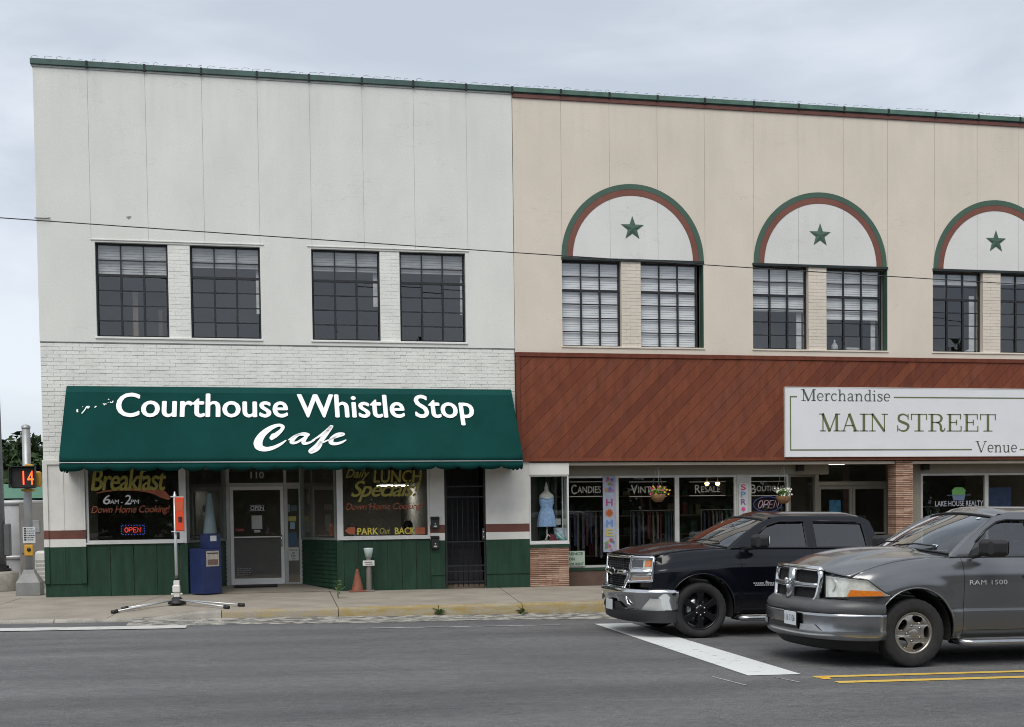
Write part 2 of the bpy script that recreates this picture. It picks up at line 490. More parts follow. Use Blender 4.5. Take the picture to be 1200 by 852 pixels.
# kerb stones: yellow paint from the corner on to the right
kx = [-4.75, -3.4, -2.0, -0.75, 1.18, 2.9, 4.38, 6.4, 8.4, 10.2, 12.0, 13.9, 15.7, 17.6, 19.5, 24]
kerb_empty = MB(); kerb_empty.grid(lambda u, v: (-4.75+28.7*u, KY-0.05+0.02*v, zr(-4.75+28.7*u)-0.02), 30, 1)
kerb = kerb_empty.build('kerb', MAT_DARKG, recalc=False); kerb['kind'] = 'structure'; ORG[kerb.name] = Vector((0, 0, 0))
MAT_KFD = pm('faded_kerb', (0.27, 0.24, 0.19), rough=0.85, scale=3.0, stretch=(1, 1, 3), c2=(0.30, 0.235, 0.11), lo=0.45, hi=0.65, bump=0.4, bscale=60, fine=0.2)
MAT_KPL = pm('plain_kerb', (0.20, 0.19, 0.17), rough=0.9, scale=2.0, c2=(0.36, 0.34, 0.30), bump=0.4, bscale=60, fine=0.2)
for a, b in zip(kx[:-1], kx[1:]):
    mb = MB()
    prof = [(KY-0.155, -9), (KY-0.150, -0.045), (KY-0.125, -0.008), (KY-0.09, 0.0), (KY-0.004, 0.0)]
    def K(u, v):
        x = a+0.006+(b-a-0.012)*u
        i = min(int(v*4+1e-6), 4); y, dz = prof[i]
        top = slab_z(x, KY)
        z = zr(x)-0.03 if dz == -9 else max(top+dz, zr(x)+0.01)
        return (x, y, z + 0.004*math.sin(x*9.1+i))
    mb.grid(K, 12, 4, smooth=True)
    mb.build('kerb_stone', MAT_KERB if a > 1.0 else (MAT_KFD if a > -0.8 else MAT_KPL), kerb, recalc=False)

# painted markings
MAT_WPAINT = worn('white_road_paint', (0.62, 0.64, 0.63), (0.22, 0.22, 0.22), scale=7, lo=0.26, hi=0.42)
MAT_WFAINT = worn('faded_white_paint', (0.42, 0.42, 0.41), (0.13, 0.13, 0.13), scale=6, lo=0.35, hi=0.60)
MAT_YPAINT = worn('yellow_road_paint', (0.60, 0.40, 0.075), (0.22, 0.17, 0.09), scale=9, lo=0.25, hi=0.42)
sheet('stop_line', 5.20, 5.83, -12.62, -6.30, zr, 0.006, MAT_WPAINT, nx=2, ny=8)
sheet('centre_line', 5.86, 60, -12.93, -12.80, zr, 0.006, MAT_YPAINT, nx=60, ny=1)
sheet('centre_line', 5.92, 60, -13.36, -13.22, zr, 0.006, MAT_YPAINT, nx=60, ny=1)
sheet('edge_line', 1.35, 4.6, -6.42, -6.34, zr, 0.006, MAT_WFAINT, nx=6, ny=1)
sheet('crosswalk_line', -14, -1.25, -5.92, -5.42, zr, 0.012, worn('crosswalk_paint', (0.52, 0.52, 0.50), (0.25, 0.25, 0.24), scale=4, lo=0.25, hi=0.5), nx=20, ny=1)
for (xa, ya, xb, yb) in ((4.77, -12.62, 4.87, -13.32), (5.42, -12.75, 5.52, -13.2)):
    mb = MB(); dx = 0.022
    mb.add([(xa, ya, zr(xa)+0.005), (xa+dx, ya, zr(xa)+0.005), (xb+dx*1.4, yb, zr(xb)+0.005), (xb, yb, zr(xb)+0.005)], [(0, 3, 2, 1)])
    o = mb.build('paint_tick', MAT_WFAINT, recalc=False); o['kind'] = 'structure'
# ---------------------------------------------------------------- cafe building (left)
def stucco(name, c, streak=0.05):
    m = pm(name, c, rough=0.85, var=0.05, scale=0.8, stretch=(1, 1, 0.6), bump=0.25, bscale=30, fine=0.025, spec=0.3)
    N, L = m.node_tree.nodes, m.node_tree.links; b = N['Principled BSDF']
    src = b.inputs['Base Color'].links[0].from_socket
    g = N.new('ShaderNodeNewGeometry')
    mp_ = N.new('ShaderNodeMapping'); mp_.inputs['Scale'].default_value = (5.5, 5.5, 0.35)
    no = N.new('ShaderNodeTexNoise'); no.inputs['Scale'].default_value = 1.0; no.inputs['Detail'].default_value = 7
    L.new(g.outputs['Position'], mp_.inputs[0]); L.new(mp_.outputs[0], no.inputs['Vector'])
    mr = N.new('ShaderNodeMapRange'); mr.inputs[1].default_value = 0.45; mr.inputs[2].default_value = 0.8; mr.inputs[3].default_value = 0.0; mr.inputs[4].default_value = 1.0
    L.new(no.outputs[0], mr.inputs[0])
    sz_ = N.new('ShaderNodeSeparateXYZ'); L.new(g.outputs['Position'], sz_.inputs[0])
    az_ = N.new('ShaderNodeMapRange'); az_.interpolation_type = 'SMOOTHSTEP'; az_.inputs[1].default_value = 8.6; az_.inputs[2].default_value = 10.4; az_.inputs[3].default_value = streak*0.35; az_.inputs[4].default_value = streak*1.5
    L.new(sz_.outputs['Z'], az_.inputs[0])
    am_ = N.new('ShaderNodeMath'); am_.operation = 'MULTIPLY'; L.new(mr.outputs[0], am_.inputs[0]); L.new(az_.outputs[0], am_.inputs[1])
    mr = N.new('ShaderNodeMath'); mr.operation = 'SUBTRACT'; mr.inputs[0].default_value = 1.0; L.new(am_.outputs[0], mr.inputs[1])
    # hairline cracks
    mp2 = N.new('ShaderNodeMapping'); mp2.inputs['Scale'].default_value = (0.35, 0.35, 1.5)
    n2 = N.new('ShaderNodeTexNoise'); n2.inputs['Scale'].default_value = 1.0; n2.inputs['Detail'].default_value = 9; n2.inputs['Roughness'].default_value = 0.62
    L.new(g.outputs['Position'], mp2.inputs[0]); L.new(mp2.outputs[0], n2.inputs['Vector'])
    s1 = N.new('ShaderNodeMath'); s1.operation = 'SUBTRACT'; s1.inputs[1].default_value = 0.5
    s2 = N.new('ShaderNodeMath'); s2.operation = 'ABSOLUTE'
    L.new(n2.outputs[0], s1.inputs[0]); L.new(s1.outputs[0], s2.inputs[0])
    m2 = N.new('ShaderNodeMapRange'); m2.inputs[1].default_value = 0.0; m2.inputs[2].default_value = 0.0035; m2.inputs[3].default_value = 0.80; m2.inputs[4].default_value = 1.0
    L.new(s2.outputs[0], m2.inputs[0])
    n4 = N.new('ShaderNodeTexNoise'); n4.inputs['Scale'].default_value = 0.7
    L.new(g.outputs['Position'], n4.inputs['Vector'])
    m4 = N.new('ShaderNodeMapRange'); m4.inputs[1].default_value = 0.5; m4.inputs[2].default_value = 0.62
    L.new(n4.outputs[0], m4.inputs[0])
    mm = N.new('ShaderNodeMix'); mm.data_type = 'FLOAT'; mm.inputs[2].default_value = 1.0
    L.new(m4.outputs[0], mm.inputs[0]); L.new(m2.outputs[0], mm.inputs[3])
    mu = N.new('ShaderNodeMath'); mu.operation = 'MULTIPLY'; L.new(mr.outputs[0], mu.inputs[0]); L.new(mm.outputs[0], mu.inputs[1])
    vm = N.new('ShaderNodeVectorMath'); vm.operation = 'SCALE'; L.new(src, vm.inputs[0]); L.new(mu.outputs[0], vm.inputs['Scale'])
    L.new(vm.outputs[0], b.inputs['Base Color'])
    return m

MAT_WST = stucco('white_stucco', (0.69, 0.695, 0.66))
MAT_WBR = pm('white_painted_brick', (0.73, 0.735, 0.70), rough=0.8, var=0.07, scale=2.2, bump=0.5, bscale=45, fine=0.05, spec=0.3)
MAT_MORT = pm('painted_mortar', (0.715, 0.72, 0.685), rough=0.9, var=0.12, scale=4)
MAT_WPT = pm('white_board_paint', (0.66, 0.655, 0.62), rough=0.55, var=0.06, scale=2.5, bump=0.12, bscale=50)
MAT_GPT = pm('green_board_paint', (0.019, 0.052, 0.032), rough=0.5, var=0.22, scale=2.5, stretch=(3, 3, 0.5), bump=0.25, bscale=60, spec=0.25)
MAT_GCOP = pm('green_coping_metal', (0.045, 0.095, 0.082), rough=0.45, var=0.25, scale=3, bump=0.05)
MAT_GCOP2 = pm('light_green_coping_metal', (0.07, 0.145, 0.11), rough=0.45, var=0.25, scale=3, bump=0.05)
MAT_SEAM = pm('seam_black', (0.012, 0.016, 0.016), rough=0.7)
MAT_BRN = pm('brown_trim_paint', (0.125, 0.042, 0.030), rough=0.55, var=0.15, scale=3)
MAT_FRAME = pm('black_steel_sash', (0.012, 0.013, 0.016), rough=0.5, var=0.3, scale=8)
MAT_GLASS = glass('window_glass', (0.96, 0.97, 0.98), 1.45, wav=0.05)
MAT_GLASS2 = glass('shop_glass', (0.95, 0.965, 0.96), 1.0, wav=0.006)
MAT_INT = pm('dim_interior', (0.16, 0.16, 0.165), rough=0.95)
MAT_BLIND = pm('window_blind', (0.74, 0.74, 0.71), rough=0.8, var=0.08, scale=4)
MAT_WIRE = pm('galvanised_wire', (0.18, 0.19, 0.19), rough=0.6, metal=0.5)
MAT_ALU = pm('aluminium_frame', (0.42, 0.42, 0.41), rough=0.42, metal=0.35, var=0.1)
MAT_WFR = pm('white_window_frame', (0.62, 0.62, 0.61), rough=0.5, var=0.06)

cafe = thing('cafe_building', 'white two storey corner building with stucco top and green painted shop front', 'building', (0.5, 0, 0))
XL, XR = -4.28, 5.262
DEPTH = 14.0
PANW = [(-3.206, -1.82), (-1.391, -0.009), (1.02, 2.421), (2.833, 4.218)]
WZ0, WZ1 = 5.15, 7.01
# structural wall behind the skin, with openings; side, back, roof, floors
st = MB()
holes = [(a, b, WZ0, WZ1) for a, b in PANW] + [(-3.49, 3.40, 0.98, 2.55), (-1.66, 1.55, -0.2, 2.55), (3.70, 4.60, -0.2, 2.55)]
wall_holes(st, XL+0.01, XR, -0.25, 10.40, holes, 0.05, 0.24)
st.box(XL, XL+0.22, 0.05, DEPTH, -0.3, 10.36)
st.box(XL+0.22, XR, DEPTH-0.2, DEPTH, -0.3, 10.36)
st.build('wall', MAT_WST, cafe, recalc=False)
it = MB()
it.box(XL+0.22, XR-0.01, 0.24, DEPTH-0.21, 9.2, 9.4)
it.build('roof', pm('roof_felt', (0.15, 0.15, 0.15), rough=0.9), cafe)
it = MB(); it.box(XL+0.22, XR-0.02, 0.242, DEPTH-0.21, 3.6, 3.85); it.build('upper_floor', MAT_INT, cafe)
it = MB(); it.box(XL+0.22, XR-0.02, 0.242, 6.0, 2.75, 2.8); it.build('ceiling', pm('cafe_ceiling', (0.35, 0.34, 0.32), rough=0.9), cafe)
it = MB(); it.box(XL+0.22, XR-0.02, 1.75, 6.2, -0.06, 0.02); it.box(XL+0.22, -1.72, 0.242, 1.75, -0.06, 0.02); it.box(1.6, XR-0.02, 0.242, 1.75, -0.06, 0.02)
it.build('floor', pm('cafe_floor', (0.20, 0.15, 0.11), rough=0.6), cafe)
it = MB(); it.box(XL+0.22, XR-0.02, 6.0, 6.1, 0.0, 3.5); it.box(XL+0.22, XR-0.02, 5.0, 5.1, 3.9, 9.1); it.box(3.45, 3.55, 0.245, 6, 0.0, 2.74); it.box(4.72, 4.8, 0.245, 3, 0.0, 2.74)
it.build('partition', pm('interior_partition', (0.15, 0.145, 0.13), rough=0.9), cafe)
# stucco skin with joints
JX = [-3.27, -2.18, -1.09, 0.0, 1.04, 2.11, 3.17, 4.28]
xs = [XL-0.002]+JX+[XR-0.004]
for a, b in zip(xs[:-1], xs[1:]):
    g = 0.004
    mb = MB(); mb.box(a+(g if a != xs[0] else 0), b-(g if b != xs[-1] else 0), 0.0, 0.0065, 7.0318, 10.40)
    mb.build('stucco_panel', MAT_WST, cafe, recalc=False)
mb = MB(); mb.box(XL+0.002, XR-0.006, 0.007, 0.044, 7.035, 10.39); mb.build('panel_backing', pm('joint_filler', (0.52, 0.53, 0.51), rough=0.9), cafe)
mb = MB(); wall_holes(mb, XL-0.002, XR-0.004, 5.035, 7.0315, [(a, b, WZ0, WZ1) for a, b in PANW]+[(PANW[0][1], PANW[1][0], WZ0, WZ1), (PANW[2][1], PANW[3][0], WZ0, WZ1)], 0.0, 0.047)
mb.build('stucco_band', MAT_WST, cafe, recalc=False)
mb = MB(); mb.box(XL-0.002, XR-0.004, 0.006, 0.04, 5.018, 5.034); mb.build('stucco_edge', pm('dark_edge', (0.22, 0.225, 0.215), rough=0.9, var=0.3, scale=4), cafe)
# lintel ledge above each pair and the sills
for a, b in ((PANW[0][0]-0.08, PANW[1][1]+0.08), (PANW[2][0]-0.08, PANW[3][1]+0.08)):
    mb = MB(); mb.box(a, b, -0.018, 0.0, 7.045, 7.07, 0.004); mb.build('lintel_edge', MAT_WST, cafe, recalc=False)
    mb = MB(); mb.box(a+0.05, b-0.05, -0.025, 0.16, 5.105, 5.147, 0.006); mb.build('sill', MAT_WBR, cafe, recalc=False)
# painted bricks: piers and the band above the awning
BH, BL = 0.0735, 0.245
brick_me = {}
def brick_mesh(w, h=BH-0.006, d=0.045, b=0.003):
    k = (round(w, 3), h)
    if k not in brick_me:
        m = MB(); m.box(0, w, 0, d, 0, h, b); me = m.mesh('brick'); me.materials.append(MAT_WBR); brick_me[k] = me
    return brick_me[k]
mb = MB(); wall_holes(mb, XL+0.004, XR-0.008, 2.68, 5.017, [], 0.022, 0.049); mb.build('mortar', MAT_MORT, cafe, recalc=False)
random.seed(11)
nb = 0; rest = MB()
vis = []
for r_ in range(32):
    z = 5.008-(r_+1)*BH
    if z < 2.70: break
    x = XL+0.004 - (BL/2 if r_ % 2 else 0)
    while x < XR-0.02:
        a, b = max(x, XL+0.004), min(x+BL-0.009, XR-0.008)
        if b-a > 0.03: vis.append((a, b, z))
        x += BL
shown = [q for q in vis if q[2] > 4.13 or q[1] < -3.75]
for a, b, z in vis:
    jy = random.uniform(-0.004, 0.004)
    if (a, b, z) in shown and nb < 298 and (nb*len(shown)//298) <= shown.index((a, b, z)):
        o = link('brick', brick_mesh(b-a), None, cafe, loc=Vector((a, 0.012+jy, z))-ORG[cafe.name])
        o.rotation_euler = (random.uniform(-.012, .012), 0, random.uniform(-.006, .006)); nb += 1
    elif z > 4.0 or b < -3.6 or True:
        v_, f_ = bevel_box(a, b, 0.012+jy, 0.055, z, z+BH-0.006, 0.003); rest.add(v_, f_)
for a, b in ((PANW[0][1], PANW[1][0]), (PANW[2][1], PANW[3][0])):
    z = WZ0-0.0; k = 0
    mq_ = MB(); mq_.box(a, b, 0.021, 0.049, WZ0, WZ1); mq_.build('mortar', MAT_MORT, cafe)
    while z < WZ1-0.03:
        x = a+0.005
        cuts = [a+0.005, a+(0.245 if k % 2 else 0.13), b-(0.05 if k % 2 else 0.06), b-0.005] if k % 2 == 0 else [a+0.005, a+0.245, b-0.005]
        for p, q in zip(cuts[:-1], cuts[1:]):
            v_, f_ = bevel_box(p, q-0.005, 0.016+random.uniform(-.002, .002), 0.055, z, min(z+BH-0.005, WZ1), 0.002); rest.add(v_, f_)
        z += BH; k += 1
o = rest.build('brickwork', MAT_WBR, cafe, recalc=False); o['kind'] = 'stuff'
# coping in lengths with seams, and the bird wire on top
def coping(parent, xs, mat, z0, z1, y0, wire_seed):
    for a, b in zip(xs[:-1], xs[1:]):
        mb = MB(); mb.box(a+0.01, b-0.01, y0, 0.42, z0, z1, 0.008); mb.build('coping', mat, parent, recalc=False)
        mb = MB(); mb.box(b-0.022, b+0.022, y0-0.012, 0.425, z0-0.02, z1+0.006, 0.004); mb.build('coping_seam', MAT_SEAM, parent, recalc=False)
    random.seed(wire_seed); w = MB(); x = xs[0]+0.03
    while x < xs[-1]:
        h = random.uniform(0.03, 0.06); l = random.uniform(0.05, 0.17); le = random.uniform(0.02, 0.06)
        w.tube([(x, y0+0.02, z1), (x+le*0.3, y0+0.02, z1+h*0.8), (x+le+0.02, y0+0.015, z1+h), (x+l*0.7, y0-0.02, z1+h*0.75), (x+l, y0-0.03, z1+h*0.4)], 0.0035, 4)
        x += random.uniform(0.19, 0.25)
    o = w.build('bird_wire', MAT_WIRE, parent, recalc=False); o['kind'] = 'stuff'
coping(cafe, [XL-0.05]+JX+[XR], MAT_GCOP, 10.402, 10.515, -0.055, 5)
mb = MB(); mb.box(XL-0.03, XR, -0.02, 0.0, 10.365, 10.40); mb.build('drip_edge', pm('drip_grey', (0.40, 0.41, 0.39), rough=0.8), cafe)  # plain grey strip along the underside of the coping

# steel sash windows
pane_cache = {}
def sash(parent, x0, x1, z0, z1, y, blind, seed, rows=6, thick=2, bmat=None):
    """3 x 6 steel window; blind = how far the blind hangs down (share), returns the window part"""
    rnd = random.Random(seed)
    t = 0.032; W = x1-x0; H = z1-z0
    f = MB()
    f.box(x0, x1, y, y+0.05, z0, z0+t); f.box(x0, x1, y, y+0.05, z1-t, z1)
    f.box(x0, x0+t, y, y+0.05, z0+t, z1-t); f.box(x1-t, x1, y, y+0.05, z0+t, z1-t)
    xi = [x0+t + (W-2*t)*k/3 for k in range(4)]
    zi = [z0+t+(H-2*t)*k/rows for k in range(rows+1)]
    for k in (1, 2): f.box(xi[k]-0.013, xi[k]+0.013, y+0.004, y+0.045, z0+t, z1-t)
    for k in range(1, rows):
        w = 0.024 if k == rows-thick else 0.010
        for c in range(3): f.box(xi[c]+(0.013 if c else 0), xi[c+1]-(0.013 if c < 2 else 0), y+(0.0 if w > .02 else .007), y+0.042, zi[k]-w, zi[k]+w)
    for k in (1, 2): f.box(xi[k]-0.02, xi[k]+0.02, y-0.006, y+0.004, z0+t, zi[rows-thick]-0.024)
    win = f.build('window', MAT_FRAME, parent, recalc=False)
    for c in range(3):
        for k in range(rows):
            pw, ph = xi[c+1]-xi[c]-0.024, zi[k+1]-zi[k]-0.018
            key = (round(pw, 3), round(ph, 3))
            if key not in pane_cache:
                m = MB(); m.box(-pw/2, pw/2, -0.002, 0.002, -ph/2, ph/2); me = m.mesh('pane'); me.materials.append(MAT_GLASS); pane_cache[key] = me
            o = link('pane', pane_cache[key], None, win, loc=Vector(((xi[c]+xi[c+1])/2, y+0.026, (zi[k]+zi[k+1])/2))-ORG[parent.name])
            o.rotation_euler = (rnd.uniform(-.025, .025), 0, rnd.uniform(-.02, .02))
    if blind > 0:
        b = MB(); n = int(30*blind); zb = z1-t-0.01
        step = 0.05
        n = max(2, int((H*blind)/step))
        for k in range(n):
            zt = zb-k*step
            b.add([(x0+0.04, y+0.075, zt), (x1-0.04, y+0.075, zt), (x1-0.04, y+0.066, zt-step*0.96), (x0+0.04, y+0.066, zt-step*0.96)], [(3, 2, 1, 0)])
        zt = zb-n*step
        b.box(x0+0.04, x1-0.04, y+0.06, y+0.09, zt-0.03, zt)
        b.build('blind', bmat or MAT_BLIND, win, recalc=False)
    return win
for i, ((a, b), bl) in enumerate(zip(PANW, (0.31, 0.19, 0.21, 0.19))):
    sash(cafe, a, b, WZ0, WZ1, 0.10, bl, 100+i, bmat=pm('grey_blind', (0.46, 0.46, 0.44), rough=0.85, var=0.12, scale=3))  # blinds here use a darker grey than the shop's
    if i: mb = MB(); mb.box(b-(0.10, 0.09, 0.12, 0.07)[i], b-0.03, 0.28, 0.30, WZ0+(0, .55, .75, .62)[i], WZ1-0.35); mb.build('curtain', MAT_BLIND, cafe)
# things seen inside the first window: a pale post
mb = MB(); mb.box(-2.58, -2.48, 0.7, 0.8, 3.86, 6.2); mb.box(-2.12, -2.04, 1.2, 1.3, 3.86, 5.9); mb.build('inner_post', pm('pale_wood', (0.34, 0.26, 0.2), rough=0.8), cafe)

# ---- shop front
def vboards(parent, x0, x1, z0, z1, y, w, mat, name='board', gap=0.007, d=0.03):
    n = max(1, round((x1-x0)/w)); s = (x1-x0)/n
    for k in range(n):
        mb = MB(); mb.box(x0+k*s+gap/2, x0+(k+1)*s-gap/2, y+random.uniform(-.002, .002), y+d, z0, z1, 0.004)
        mb.build(name, mat, parent, recalc=False)
def pilaster(x0, x1, y, plinth=True):
    yb = 0.055
    for (a, b, mt) in ((1.31, 2.70, MAT_WPT), (1.14, 1.31, MAT_BRN), (0.98, 1.14, MAT_WPT), (0.245, 0.98, MAT_GPT)):
        mb = MB(); mb.box(x0, x1, y-(0.003 if mt == MAT_BRN else 0), yb, a, b-0.002); mb.build('pilaster', mt, cafe, recalc=False)
    mb = MB(); mb.box(x0+0.005, x1, y+0.02, yb, -0.12, 0.243); mb.build('plinth', MAT_GPT, cafe, recalc=False)
pilaster(XL-0.008, -3.50, -0.045)
for (a, b) in ((XL-0.008, XL+0.085), (-3.60, -3.50)):        # raised stiles on the corner pilaster
    for (p, q, mt) in ((1.312, 2.70, MAT_WPT), (1.142, 1.306, MAT_BRN), (0.982, 1.136, MAT_WPT), (0.25, 0.976, MAT_GPT)):
        mb = MB(); mb.box(a, b, -0.075, -0.0455 if mt != MAT_BRN else -0.0485, p, q, 0.004); mb.build('stile', mt, cafe, recalc=False)
mb = MB(); mb.box(-4.20, -3.6, -0.075, -0.0455, 2.61, 2.70, 0.004); mb.build('rail', MAT_WPT, cafe, recalc=False)
for (p, q, mt) in ((1.312, 2.61, MAT_WPT), (0.25, 0.976, MAT_GPT)):
    mb = MB(); mb.box(-3.93, -3.90, -0.055, -0.0455, p, q); mb.build('batten', mt, cafe, recalc=False)
pilaster(3.39, 3.70, -0.01)
pilaster(4.585, 5.53, -0.02)
# glazed fronts with frames; (x, y) along a straight run
def glazed(parent, A, B, z0, z1, fr, fmat, gmat, sub=None, dep=0.08, mull=()):
    """frame and pane between plan points A and B"""
    A, B = Vector((*A, 0)), Vector((*B, 0)); L = (B-A).length; t = (B-A)/L; nrm = Vector((t.y, -t.x, 0))
    def m(u, v, d): return A+t*u+nrm*d+Vector((0, 0, v))
    def bar(mb, u0, u1, v0, v1, d0, d1):
        mb.prism([(u0, v0), (u1, v0), (u1, v1), (u0, v1)], m, d1, d0)
    f = MB()
    bar(f, 0, L, z0, z0+fr, -dep/2, dep/2); bar(f, 0, L, z1-fr, z1, -dep/2, dep/2)
    bar(f, 0, fr, z0+fr, z1-fr, -dep/2, dep/2); bar(f, L-fr, L, z0+fr, z1-fr, -dep/2, dep/2)
    for u in mull: bar(f, u-fr/2, u+fr/2, z0+fr, z1-fr, -dep/2, dep/2)
    win = f.build('window', fmat, parent)
    e = [fr]+[k for u in mull for k in (u-fr/2, u+fr/2)]+[L-fr]
    for k in range(0, len(e), 2):
        g = MB(); bar(g, e[k], e[k+1], z0+fr, z1-fr, -0.003, 0.003); g.build('pane', gmat, win)
    return win, m
w1, m1 = glazed(cafe, (-3.49, 0.02), (-1.66, 0.02), 1.055, 2.58, 0.045, MAT_WFR, MAT_GLASS2)
w2, m2 = glazed(cafe, (1.53, 0.02), (3.385, 0.02), 1.055, 2.58, 0.045, MAT_WFR, MAT_GLASS2)
mb = MB(); mb.box(-3.50, -1.63, -0.07, 0.06, 1.02, 1.054, 0.005); mb.build('sill', MAT_WFR, cafe, recalc=False)
mb = MB(); mb.box(1.50, 3.39, -0.07, 0.06, 1.02, 1.054, 0.005); mb.build('sill', MAT_WFR, cafe, recalc=False)
mb = MB(); mb.box(-1.66, -1.57, -0.02, 0.07, 0.0, 2.6); mb.build('corner_post', MAT_WFR, cafe)
mb = MB(); mb.box(1.45, 1.53, -0.02, 0.07, 0.0, 2.6); mb.build('corner_post', MAT_WFR, cafe)
for a, b in ((-1.70, -1.555), (1.435, 1.57)):
    mb = MB(); mb.box(a, b, -0.035, 0.075, -0.1, 1.018); mb.build('corner_board', MAT_GPT, cafe)
vboards(cafe, -3.50, -1.71, -0.12, 1.018, -0.02, 0.40, MAT_GPT)
vboards(cafe, 1.575, 3.39, -0.12, 1.018, -0.02, 0.305, MAT_GPT)
# angled returns of the entry
DY = 1.5
for (A, B) in (((-1.57, 0.08), (-0.86, DY)), ((0.78, DY), (1.45, 0.08))):
    w_, m_ = glazed(cafe, A, B, 1.02, 2.58, 0.05, pm('dull_green_frame', (0.20, 0.235, 0.21), rough=0.5), MAT_GLASS2)
    Av, Bv = Vector((*A, 0)), Vector((*B, 0)); L = (Bv-Av).length; t = (Bv-Av)/L; nr = Vector((t.y, -t.x, 0))
    nz = 12; h = 1.06/nz
    for k in range(nz):                               # lapped siding
        z = -0.05+k*h
        mb = MB(); mb.prism([(0.03, z), (0.012, z+h), (-0.02, z+h), (-0.02, z)], lambda u, v, d: Av+t*d+nr*u+Vector((0, 0, v)), 0, L)
        mb.build('siding_board', MAT_GPT, cafe)
# entry back wall: door, sidelight, transom
mb = MB(); mb.box(-0.86, -0.757, DY-0.02, DY+0.1, -0.05, 2.62); mb.build('door_post', MAT_ALU, cafe)
mb = MB(); mb.box(0.735, 0.80, DY-0.02, DY+0.1, -0.05, 2.62); mb.build('door_post', MAT_ALU, cafe)
mb = MB(); mb.box(-0.757, 0.735, DY-0.015, DY+0.09, 2.19, 2.26); mb.box(0.395, 0.455, DY-0.012, DY+0.09, 0.0, 2.19); mb.box(0.395, 0.455, DY-0.012, DY+0.09, 2.26, 2.6)
mb.build('door_frame', MAT_ALU, cafe)
mb = MB(); mb.box(-0.757, 0.395, DY+0.03, DY+0.036, 2.26, 2.6); mb.build('transom_pane', MAT_GLASS2, cafe)
mb = MB(); mb.box(0.455, 0.735, DY+0.03, DY+0.036, 2.26, 2.6); mb.build('transom_pane', MAT_GLASS2, cafe)
sl = MB(); sl.box(0.455, 0.735, DY, DY+0.07, 0.02, 0.09); sl.box(0.455, 0.735, DY, DY+0.07, 2.13, 2.188); sl.box(0.455, 0.475, DY, DY+0.07, 0.09, 2.13); sl.box(0.715, 0.735, DY, DY+0.07, 0.09, 2.13); side_l = sl.build('sidelight', MAT_ALU, cafe)
mb = MB(); mb.box(0.455, 0.735, DY+0.03, DY+0.036, 0.09, 2.13); mb.build('pane', MAT_GLASS2, side_l)
d = MB(); DX0, DX1, DZ0, DZ1 = -0.750, 0.388, 0.06, 2.185
d.box(DX0, DX1, DY, DY+0.05, DZ0, DZ0+0.13); d.box(DX0, DX1, DY, DY+0.05, DZ1-0.08, DZ1); d.box(DX0, DX0+0.07, DY, DY+0.05, DZ0+0.13, DZ1-0.08); d.box(DX1-0.07, DX1, DY, DY+0.05, DZ0+0.13, DZ1-0.08)
d.box(DX0+0.07, DX1-0.07, DY+0.005, DY+0.045, 1.075, 1.10)
door = d.build('door', pm('white_door_frame', (0.80, 0.80, 0.79), rough=0.4, var=0.04), cafe, recalc=False)
mb = MB(); mb.box(DX0+0.07, DX1-0.07, DY+0.022, DY+0.028, DZ0+0.13, 1.075); mb.build('pane', MAT_GLASS2, door)
mb = MB(); mb.box(DX0+0.07, DX1-0.07, DY+0.022, DY+0.028, 1.10, DZ1-0.08); mb.build('pane', MAT_GLASS2, door)
mb = MB(); mb.tube([(0.335, DY, 1.12), (0.335, DY-0.06, 1.12), (0.335, DY-0.07, 1.08), (0.335, DY-0.07, 0.92), (0.335, DY-0.06, 0.88), (0.335, DY, 0.88)], 0.013, 8); mb.build('handle', pm('chrome', (0.62, 0.63, 0.64), rough=0.08, metal=1.0, var=0.02), door)
mb = MB(); mb.box(-1.6, 1.5, -0.005, 1.62, -0.14, 0.0)
mb = MB(); mb.add([(-1.6, -0.01, -0.02), (1.5, -0.01, -0.03), (0.82, 1.6, 0.055), (-0.9, 1.6, 0.055)], [(0, 1, 2, 3)]); mb.build('entry_floor', MAT_CONC, cafe, recalc=False)
mb = MB(); mb.box(-1.66, 1.53, 0.05, 1.6, 2.585, 2.62); mb.build('entry_soffit', pm('soffit_paint', (0.40, 0.39, 0.36), rough=0.8), cafe)
# walled dark vestibule behind the iron gate
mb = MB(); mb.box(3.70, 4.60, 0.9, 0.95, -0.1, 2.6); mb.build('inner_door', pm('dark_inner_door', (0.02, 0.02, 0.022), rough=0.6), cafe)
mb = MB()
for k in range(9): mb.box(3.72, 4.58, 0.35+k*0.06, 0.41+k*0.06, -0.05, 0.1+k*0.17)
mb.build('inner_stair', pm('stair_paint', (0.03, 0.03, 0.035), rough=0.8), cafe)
gt = MB()
gt.box(3.715, 3.755, 0.03, 0.07, -0.02, 2.5); gt.box(4.545, 4.585, 0.03, 0.07, -0.02, 2.5)
for z in (0.08, 0.30, 0.42, 0.93, 1.88, 2.1): gt.box(3.755, 4.545, 0.04, 0.06, z, z+0.028)
gate = gt.build('iron_gate', MAT_FRAME, cafe)
for k in range(1, 7):
    x = 3.755+k*0.79/7; mb = MB(); mb.tube([(x, 0.05, -0.01), (x, 0.05, 2.5)], 0.009, 6); mb.build('bar', MAT_FRAME, gate)
mb = MB(); mb.box(4.50, 4.56, -0.005, 0.03, 0.98, 1.22, 0.006); mb.build('lock_plate', pm('lock_steel', (0.10, 0.10, 0.11), rough=0.4, metal=0.6), gate)
for z in (1.04, 1.15): mb = MB(); mb.lathe([(0.0, -0.028), (0.016, -0.024), (0.016, 0)], (4.53, -0.003, z), 'y', 10); mb.build('knob', MATS['chrome'], gate)
